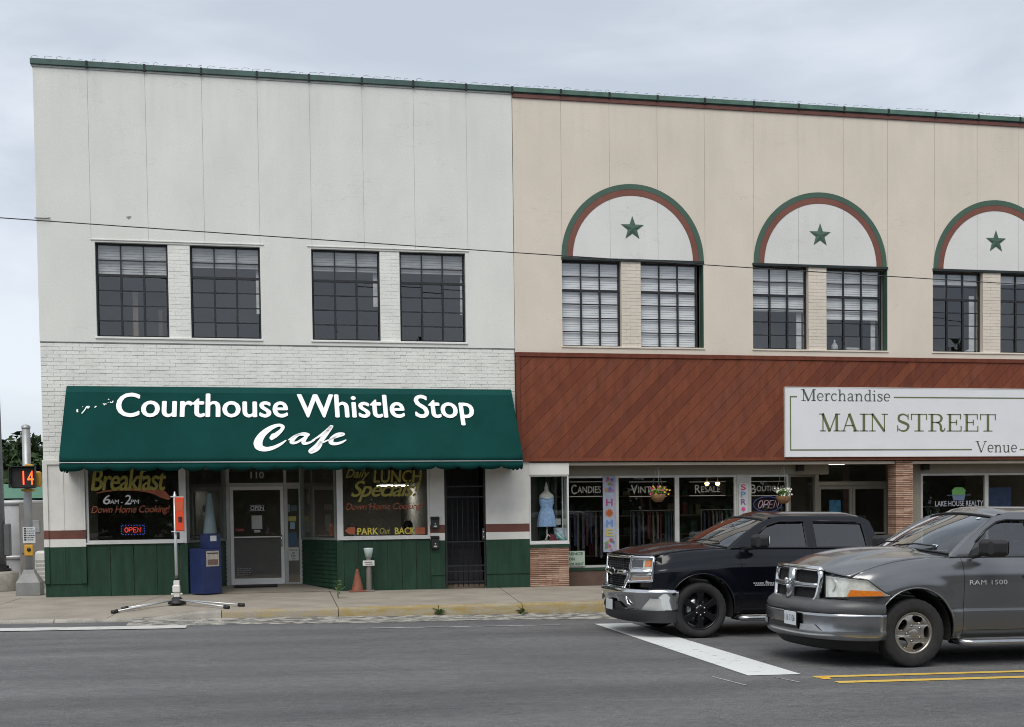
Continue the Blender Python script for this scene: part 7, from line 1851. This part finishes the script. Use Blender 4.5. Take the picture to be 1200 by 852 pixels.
# hanging baskets
def basket(px_, py_, Y, cols, lab, seed, r=0.17):
    rnd = random.Random(seed); q = P3(px_, py_, Y); t = thing('hanging_basket', lab, 'flower basket', (q.x, Y, q.z-0.15), 'hanging flower baskets')
    m = MB(); m.lathe([(0.0, -0.16), (r*0.45, -0.155), (r*0.8, -0.09), (r, 0.0), (r*0.95, 0.01), (0, 0.0)], (q.x, Y, q.z), 'z', 18); m.build('bowl', pm('basket_coir', (0.20, 0.11, 0.05), rough=0.95, var=0.25, scale=20), t)
    for k in range(3):
        a = 2.1*k+0.4; m = MB(); m.tube([(q.x+r*math.cos(a), Y+r*math.sin(a), q.z), (q.x, Y, 2.605)], 0.005, 5); m.build('chain', MAT_WIRE, t)
    m = MB(); crown(m, (q.x, Y, q.z+0.06), r*1.05, r*1.05, 0.12, 260, 0.035, rnd, 8); m.build('foliage', MAT_WEED, t, recalc=False)
    for c, n, nm in cols:
        m = MB()
        for k in range(n):
            a = rnd.uniform(0, 6.28); rr = r*rnd.uniform(0.2, 1.25); p = Vector((q.x+rr*math.cos(a), Y+rr*math.sin(a)-0.03, q.z+rnd.uniform(0.0, 0.19)))
            if nm == 'pink_petal': p.x -= 0.07
            if nm == 'yellow_petal': p.x += 0.07
            for j in range(5):
                b = j*1.2566; d = Vector((math.cos(b), -0.5, math.sin(b)))*0.026; s = Vector((-math.sin(b), 0, math.cos(b)))*0.011; m.add([p, p+d*0.6+s, p+d, p+d*0.6-s], [(0, 1, 2, 3)])
        m.build('blossom', pm(nm, c, rough=0.7), t, recalc=False)
basket(771, 580, 0.1, [((0.55, 0.06, 0.22), 16, 'pink_petal'), ((0.60, 0.42, 0.04), 20, 'yellow_petal')], 'hanging basket of pink and yellow flowers before the vintage window', 5)
basket(918, 582, 0.1, [((0.70, 0.70, 0.62), 42, 'white_petal')], 'hanging basket of white flowers near the double doors', 6)
# banners
bn = sbox(707, 558, 721, 647, SY-0.02); t = thing('home_banner', 'tall narrow flowered banner spelling HOME between two shop panes', 'banner', (bn[0], SY-0.02, bn[2]))
m = MB(); m.box(bn[0], bn[1], SY-0.03, SY-0.024, bn[2], bn[3]); m.build('banner_cloth', pm('banner_mauve', (0.30, 0.33, 0.42), rough=0.8, var=0.12, scale=8), t)
def bz(fr): return bn[3]-(bn[3]-bn[2])*fr
cxb = (bn[0]+bn[1])/2
for ch, f0, f1, c in (('H', 0.30, 0.39, (0.35, 0.06, 0.16)), ('M', 0.58, 0.67, (0.10, 0.22, 0.50)), ('E', 0.70, 0.79, (0.42, 0.36, 0.05))):
    letters('lettering', ch, (cxb-0.07, cxb+0.07, bz(f1), bz(f0)), at_y(SY-0.034), pm('banner_'+ch, c, rough=0.8), t, bold=0.035)
def daisy(cx, cz, r, c, nm, y, parent, n=10):
    m = MB()
    for k in range(n):
        a = k*2*math.pi/n; d = Vector((math.cos(a), 0, math.sin(a)))*r; s = Vector((-math.sin(a), 0, math.cos(a)))*r*0.25; p = Vector((cx, y, cz)); m.add([p, p+d*0.6+s, p+d, p+d*0.6-s], [(0, 1, 2, 3)])
    m.build('printed_flower', pm(nm, c, rough=0.8), parent, recalc=False)
daisy(cxb, bz(0.485), 0.10, (0.45, 0.12, 0.04), 'flower_rust', SY-0.034, t)
rnd = random.Random(8); fc = [((0.42, 0.06, 0.10), 'flower_red'), ((0.10, 0.12, 0.42), 'flower_blue'), ((0.40, 0.12, 0.30), 'flower_mauve'), ((0.45, 0.25, 0.06), 'flower_gold'), ((0.10, 0.25, 0.10), 'flower_leaf')]
for k in range(26):
    c, nm = fc[k % 5]; fr = rnd.choice((rnd.uniform(0.02, 0.22), rnd.uniform(0.82, 0.98))); daisy(rnd.uniform(bn[0]+0.05, bn[1]-0.05), bz(fr), rnd.uniform(0.03, 0.055), c, nm, SY-0.034-0.0004*k, t, 6)
sb_ = sbox(865.5, 566, 876, 614, SY-0.03); t = thing('spring_banner', 'narrow white banner with coloured letters SPRI beside the resale window', 'banner', (sb_[0], SY-0.03, sb_[2]))
m = MB(); m.box(sb_[0], sb_[1], SY-0.045, SY-0.04, sb_[2], sb_[3]); m.build('banner_cloth', pm('banner_white', (0.42, 0.43, 0.43), rough=0.8), t)
cxs = (sb_[0]+sb_[1])/2
for k, (ch, c) in enumerate((('S', (0.45, 0.05, 0.12)), ('P', (0.08, 0.22, 0.40)), ('R', (0.18, 0.08, 0.30)), (None, (0.50, 0.06, 0.25)), ('I', (0.15, 0.12, 0.30)))):
    zt_ = sb_[3]-0.03-k*0.165
    if ch: letters('lettering', ch, (cxs-(0.055 if ch != 'I' else 0.015), cxs+(0.055 if ch != 'I' else 0.015), zt_-0.125, zt_), at_y(SY-0.05), pm('spring_'+ch, c, rough=0.8), t, bold=0.03)
    else: daisy(cxs, zt_-0.065, 0.06, c, 'flower_pink', SY-0.05, t, 8)
rs = sbox(667, 645.5, 685, 664, SY-0.03); t = thing('rent_sign', 'pale green FOR RENT sign low in the candies window', 'sign', (rs[0], SY-0.03, rs[2]))
m = MB(); m.box(rs[0]-0.15, rs[1], SY-0.045, SY-0.035, rs[2], rs[3]); m.build('sign_board', pm('pale_green_board', (0.38, 0.46, 0.38), rough=0.7), t)
hh = (rs[3]-rs[2])/3
for k, (s_, x0, x1) in enumerate((('RENCE', rs[0]-0.02, rs[1]-0.05), ('ON', rs[0]+0.0, rs[0]+0.12), ('FOR RENT', rs[0]-0.02, rs[1]-0.03))):
    letters('lettering', s_, (x0, x1, rs[3]-(k+0.78)*hh, rs[3]-(k+0.25)*hh), at_y(SY-0.05), pm('dark_green_ink', (0.03, 0.09, 0.05), rough=0.7), t, bold=0.02)
# blue posters
q = sbox(968, 586, 986, 606, EY+0.05); m = MB(); m.box(q[0]+0.1, q[1], EY+0.08, EY+0.085, q[2]-0.3, q[3]); o = m.build('blue_poster', pm('poster_blue', (0.05, 0.20, 0.36), rough=0.6, var=0.3, scale=9), recalc=False); tag(o, 'blue poster behind the left leaf of the double doors', 'poster')
q = sbox(1158, 571, 1185, 600, SY+0.2); m = MB(); m.box(q[0], q[1], SY+0.2, SY+0.21, q[2]-0.4, q[3]); o = m.build('navy_poster', pm('poster_navy', (0.015, 0.03, 0.085), rough=0.6, var=0.3, scale=7), recalc=False); tag(o, 'navy poster behind the window right of the house emblem', 'poster')
# ---------------------------------------------------------------- display case contents
mq = P3(641, 637, 0.38); MX, MY, MZ = PX(640.5, 600, 0.38), 0.38, 0.906
man = thing('mannequin', 'white bust mannequin in a light blue dress in the display case', 'mannequin', (MX, MY, MZ))
zt0 = PZ(641, 583, MY); zt1 = PZ(641, 617, MY); zn = PZ(641, 565, MY)
MAT_MAN = pm('mannequin_white', (0.55, 0.52, 0.46), rough=0.6)
m = MB(); m.lathe([(0.0, zn), (0.012, zn), (0.02, zn-0.04), (0.035, zn-0.09), (0.045, zn-0.10), (0.05, zn-0.19), (0.09, zn-0.23), (0.155, zn-0.28), (0.165, zn-0.36), (0.15, zt0-0.12)], (MX, MY, 0), 'z', 24, sy=0.6); m.build('bust', MAT_MAN, man)
rnd = random.Random(12); m = MB(); n = 40
prof = [(0.150, zt0), (0.168, zt0-0.06), (0.165, zt0-0.12), (0.13, zt0-0.22), (0.15, zt0-0.28), (0.19, zt0-0.42), (0.21, zt1+0.02), (0.215, zt1)]
vs = []
for k, (r_, z) in enumerate(prof):
    for j in range(n):
        a = 2*math.pi*j/n; w_ = 1+(0.05*max(0, k-3)/4)*math.sin(j*math.pi*2*9/n); vs.append((MX+r_*w_*math.cos(a), MY+r_*w_*0.62*math.sin(a), z+(0.02*math.cos(2*a) if k == 0 else 0)))
m.add(vs, [(k*n+j, k*n+(j+1) % n, (k+1)*n+(j+1) % n, (k+1)*n+j) for k in range(len(prof)-1) for j in range(n)], True); m.build('dress', pm('light_blue_lace', (0.28, 0.42, 0.66), rough=0.8, var=0.2, scale=25), man)
m = MB(); m.tube([(MX-0.15, MY-0.05, zt0+0.0), (MX, MY-0.10, zt0-0.03), (MX+0.15, MY-0.05, zt0+0.0)], 0.022, 8); m.build('ruffle', pm('pale_blue', (0.42, 0.52, 0.68), rough=0.8), man)
m = MB(); m.tube([(MX, MY, MZ), (MX, MY, zt1+0.1)], 0.02, 8); m.lathe([(0.16, 0.0), (0.16, 0.015), (0.03, 0.03)], (MX, MY, MZ), 'z', 16); m.build('stand', MAT_MAN, man)
q = P3(657, 612, 0.5); t = thing('white_box', 'white box on a stand behind the blue dress', 'box', (q.x, 0.5, 0.906))
m = MB(); m.box(q.x-0.16, q.x+0.02, 0.55, 0.75, q.z-0.06, q.z+0.08, 0.004); m.build('box_body', MAT_PAPER, t, recalc=False); m = MB(); m.box(q.x-0.12, q.x-0.02, 0.6, 0.7, 0.906, q.z-0.061); m.build('stand', MATS['display_back'], t)
q = P3(649, 628, 0.25); t = thing('handbag', 'white and dark red bag at the foot of the mannequin', 'bag', (q.x-0.06, 0.25, 0.906))
m = MB(); m.prism([(-0.09, 0.0), (0.09, 0.0), (0.06, 0.16), (-0.05, 0.17)], lambda u, v, d: (q.x-0.02+u, d, 0.907+v), 0.22, 0.30); m.build('bag_body', pm('dark_red', (0.14, 0.02, 0.03), rough=0.7), t)
m = MB(); m.tube([(q.x-0.2, 0.24, 0.92), (q.x-0.13, 0.24, 1.06), (q.x-0.05, 0.24, 0.98), (q.x-0.03, 0.24, 0.92)], 0.02, 8); m.build('strap', MAT_MAN, t)
t = thing('folded_shawl', 'striped teal and white cloth folded in the display case', 'cloth', (q.x+0.1, 0.22, 0.906))
for k, c in enumerate(('teal', 'white', 'teal2')):
    m = MB(); m.tube([(q.x+0.02+k*0.045, 0.24, 1.10-k*0.02), (q.x+0.10+k*0.045, 0.20, 0.99), (q.x+0.16+k*0.045, 0.16, 0.93)], 0.024, 8); m.build('fold', pm('cloth_'+c, {'teal': (0.08, 0.30, 0.33), 'white': (0.5, 0.5, 0.48), 'teal2': (0.12, 0.36, 0.38)}[c], rough=0.9), t)
q = P3(647, 622, 0.3); t = thing('greeting_card', 'pale printed cards propped in the display case', 'card', (q.x+0.15, 0.4, 0.906))
m = MB(); m.add([(q.x+0.10, 0.40, 0.96), (q.x+0.30, 0.36, 0.96), (q.x+0.27, 0.48, 1.2), (q.x+0.08, 0.52, 1.2)], [(0, 1, 2, 3)]); m.build('card_front', pm('card_pale', (0.36, 0.42, 0.48), rough=0.7, var=0.35, scale=22), t, solid=0.006)
m = MB(); m.box(q.x+0.12, q.x+0.26, 0.42, 0.5, 0.907, 0.96); m.build('card_stand', MAT_PAPER, t)
# items on the upper window sills
q = P3(978, 408, 0.30); t = thing('white_bottle', 'white bottle on the upstairs sill under the middle arch', 'bottle', (q.x, 0.30, RZ0))
m = MB(); m.lathe([(0.0, 0), (0.075, 0.0), (0.075, 0.14), (0.02, 0.22), (0.02, 0.27), (0, 0.27)], (q.x, 0.30, RZ0), 'z', 14); m.build('bottle_body', MAT_PAPER, t)
q = P3(999, 408, 0.30); m = MB(); m.box(q.x-0.16, q.x+0.16, 0.27, 0.38, RZ0, RZ0+0.10, 0.006); o = m.build('white_carton', MAT_PAPER, recalc=False); tag(o, 'flat white carton beside the bottle on the upstairs sill', 'box')
q = P3(1135, 410, 0.30); m = MB(); m.lathe([(0, 0.10), (0.05, 0.09), (0.09, 0.04), (0.09, 0)], (q.x, 0.3, RZ0), 'z', 12); m.lathe([(0, 0.07), (0.04, 0.06), (0.06, 0)], (q.x-0.08, 0.3, RZ0), 'z', 10); o = m.build('white_ornament', MAT_PAPER, recalc=False); tag(o, 'small white ornament on the upstairs sill under the right arch', 'ornament')

# ---------------------------------------------------------------- two diners behind the lunch window
def person(x, y, face, lab, shirt, hair, skin):
    """seated figure, facing +x (face=1) or -x (face=-1)"""
    t = thing('person', lab, 'person', (x, y, 0.02), 'people seated in the cafe')
    J = [(0, 0, .50), (0, 0, .72), (0.02, 0, .98), (0.03, 0, 1.12), (0.05, 0, 1.20), (0.06, 0, 1.31), (0.02, .17, 1.02), (0.10, .23, .80), (0.34, .14, .77), (0.42, .12, .78), (0.02, -.17, 1.02), (0.10, -.23, .80), (0.34, -.14, .77), (0.42, -.12, .78),
         (0.04, .10, .48), (0.44, .11, .50), (0.42, .11, .10), (0.55, .11, .06), (0.04, -.10, .48), (0.44, -.11, .50), (0.42, -.11, .10), (0.55, -.11, .06)]
    E_ = [(0, 1), (1, 2), (2, 3), (3, 4), (4, 5), (2, 6), (6, 7), (7, 8), (8, 9), (2, 10), (10, 11), (11, 12), (12, 13), (0, 14), (14, 15), (15, 16), (16, 17), (0, 18), (18, 19), (19, 20), (20, 21)]
    rad = [.15, .14, .15, .055, .085, .08, .075, .055, .035, .04, .075, .055, .035, .04, .10, .075, .05, .045, .10, .075, .05, .045]
    for s in (1, -1):                                       # fingers
        wi = 9 if s > 0 else 13
        for k in range(5):
            b = len(J); oy = (k-2)*0.018; J.append((0.47, s*.12+oy, .785)); J.append((0.50+0.01*(2-abs(k-2)), s*.12+oy*1.2, .765)); E_ += [(wi, b), (b, b+1)]; rad += [.010, .009]
    me = bpy.data.meshes.new('body'); me.from_pydata([(x+face*p[0], y+p[1], p[2]+0.02) for p in J], E_, [])
    o = bpy.data.objects.new('body', me); col.objects.link(o)
    md = o.modifiers.new('skin', 'SKIN'); sv = me.skin_vertices[0].data if me.skin_vertices else None
    if sv is None:
        bm = bmesh.new(); bm.from_mesh(me); bm.verts.layers.skin.verify(); bm.to_mesh(me); bm.free(); sv = me.skin_vertices[0].data
    for k, r_ in enumerate(rad): sv[k].radius = (r_, r_); sv[k].use_root = (k == 0)
    o.modifiers.new('sub', 'SUBSURF').levels = 1
    dg = bpy.context.evaluated_depsgraph_get(); nm = bpy.data.meshes.new_from_object(o.evaluated_get(dg))
    bpy.data.objects.remove(o)
    off = ORG[t.name]
    for v_ in nm.vertices: v_.co -= off
    nm.materials.clear(); nm.materials.append(shirt); nm.materials.append(skin); nm.materials.append(MAT_SEAT)
    for pl in nm.polygons:
        c = pl.center+off; pl.use_smooth = True
        pl.material_index = 1 if (c.z > 1.11 or (abs(c.x-x) > 0.26 and c.z > 0.7)) else (2 if c.z < 0.56 else 0)
    link('body', nm, None, t)
    hc = Vector((x+face*0.055, y, 1.285))
    m = MB(); m.lathe([(0.0, 0.115), (0.06, 0.10), (0.098, 0.05), (0.104, 0.0), (0.09, -0.06)], hc+Vector((-face*0.02, 0, 0.01)), 'z', 16); m.build('hair', hair, t)
    m = MB(); m.lathe([(0.0, 0.03), (0.012, -0.02), (0.0, -0.025)], hc+Vector((face*0.085, 0, -0.03)), 'z', 8); m.build('nose', skin, t)
    for s in (1, -1):
        m = MB(); m.lathe([(0.0, 0.03), (0.014, 0.0), (0.0, -0.03)], hc+Vector((0, s*0.088, -0.03)), 'z', 8); m.build('ear', skin, t)
        m = MB(); m.lathe([(0.0, 0.008), (0.008, 0.0), (0.0, -0.008)], hc+Vector((face*0.082, s*0.032, 0.0)), 'z', 8); m.build('eye', MAT_UNDER, t)
    m = MB(); m.box(hc.x+face*0.075-0.006, hc.x+face*0.075+0.006, y-0.022, y+0.022, hc.z-0.066, hc.z-0.058); m.build('mouth', pm('lip', (0.25, 0.08, 0.07), rough=0.6), t)
    ch = thing('cafe_chair', 'chair under the seated person in the '+('teal' if face > 0 else 'red')+' shirt', 'chair', (x, y, 0.02), 'cafe chairs')
    m = MB(); m.box(x-0.22, x+0.22, y-0.22, y+0.22, 0.38, 0.42); m.build('seat', MATS['post_taupe'], ch)
    bx0 = x-face*0.24; m = MB(); m.box(min(bx0, bx0-face*0.03), max(bx0, bx0-face*0.03), y-0.2, y+0.2, 0.45, 0.9); m.build('backrest', MATS['post_taupe'], ch)
    for dx in (-.19, .19):
        for dy in (-.19, .19): m = MB(); m.tube([(x+dx, y+dy, 0.02), (x+dx, y+dy, 0.38)], 0.016, 6); m.build('leg', MAT_BLK, ch)
SKIN = pm('skin', (0.42, 0.24, 0.17), rough=0.6)
xa_, xb_ = PX(412, 610, 0.95), PX(480, 610, 0.95)
person(xa_, 0.95, 1, 'person in a teal shirt seated at the left of the lunch window', pm('teal_shirt', (0.16, 0.33, 0.33), rough=0.85), pm('grey_hair', (0.20, 0.18, 0.16), rough=0.9), SKIN)
person(xb_, 0.95, -1, 'person in a red shirt seated at the right of the lunch window', pm('red_shirt', (0.26, 0.03, 0.04), rough=0.85), pm('dark_hair', (0.02, 0.016, 0.013), rough=0.9), SKIN)
xm_ = (xa_+xb_)/2; t = thing('cafe_table', 'table between the two seated people behind the lunch window', 'table', (xm_, 0.95, 0.02))
m = MB(); m.box(xm_-0.36, xm_+0.36, 0.55, 1.35, 0.70, 0.735, 0.006); m.build('tabletop', pm('table_brown', (0.14, 0.075, 0.04), rough=0.5), t, recalc=False)
m = MB(); m.tube([(xm_, 0.95, 0.04), (xm_, 0.95, 0.70)], 0.035, 10); m.build('pedestal', MAT_BLK, t); m = MB(); m.lathe([(0.25, 0), (0.25, 0.02), (0.04, 0.05)], (xm_, 0.95, 0.02), 'z', 16); m.build('base', MAT_BLK, t)

# ---------------------------------------------------------------- stock seen dimly inside the shop
rnd = random.Random(77)
GARM = [pm('garment_%d' % k, c, rough=0.9, var=0.2, scale=8) for k, c in enumerate(((0.30, 0.28, 0.26), (0.10, 0.12, 0.2), (0.25, 0.08, 0.08), (0.08, 0.16, 0.12), (0.34, 0.30, 0.2), (0.05, 0.05, 0.06), (0.2, 0.2, 0.24)))]
for (x0, x1, Y, lab) in ((7.0, 8.1, 2.5, 'clothes rack behind the candies window'), (8.7, 9.9, 2.9, 'clothes rack behind the vintage window'), (10.4, 11.5, 2.6, 'clothes rack behind the resale window'), (15.7, 16.9, 2.8, 'rack standing behind the window with the house emblem')):
    t = thing('clothes_rack', lab, 'clothes rack', ((x0+x1)/2, Y, -0.12), 'clothes racks in the shop')
    m = MB(); m.tube([(x0, Y, 1.55), (x1, Y, 1.55)], 0.014, 8); m.build('rail', MAT_ALS, t)
    for x in (x0, x1): m = MB(); m.tube([(x, Y, -0.11), (x, Y, 1.55)], 0.014, 8); m.build('post', MAT_ALS, t); m = MB(); m.tube([(x, Y-0.25, -0.1), (x, Y+0.25, -0.1)], 0.014, 8); m.build('foot', MAT_ALS, t)
    x = x0+0.06
    while x < x1-0.05:
        h = rnd.uniform(0.6, 1.05); w = rnd.uniform(0.015, 0.035); d = rnd.uniform(0.18, 0.24)
        m = MB(); m.prism([(-0.03, 1.52), (0.03, 1.52), (d, 1.44), (d*1.1, 1.48-h), (-d*1.1, 1.48-h), (-d, 1.44)], lambda u, v, dd: (x+dd+u*0.25, Y+u, v), -w, w); m.build('garment', rnd.choice(GARM), t)
        x += rnd.uniform(0.06, 0.14)
for (x0, x1, Y, lab) in ((6.7, 9.4, 4.2, 'shelves at the back of the shop behind the vintage window'), (9.7, 12.4, 4.4, 'shelves at the back of the shop behind the resale window')):
    t = thing('display_shelves', lab, 'shelves', ((x0+x1)/2, Y, -0.12), 'shop shelves')
    for k in range(4): m = MB(); m.box(x0, x1, Y, Y+0.35, 0.4+k*0.5, 0.43+k*0.5); m.build('shelf', MATS['pale_wood'], t)
    for x in (x0, x1): m = MB(); m.box(x-0.02, x+0.02, Y, Y+0.36, -0.12, 2.1); m.build('side_panel', MATS['pale_wood'], t)
    for k in range(4):
        x = x0+0.1
        while x < x1-0.2:
            w = rnd.uniform(0.08, 0.22); h = rnd.uniform(0.1, 0.36); m = MB(); m.box(x, x+w, Y+0.05, Y+0.28, 0.432+k*0.5, 0.432+k*0.5+h, 0.01); o = m.build('stock_item', rnd.choice(GARM), t, recalc=False); x += w+rnd.uniform(0.03, 0.2)
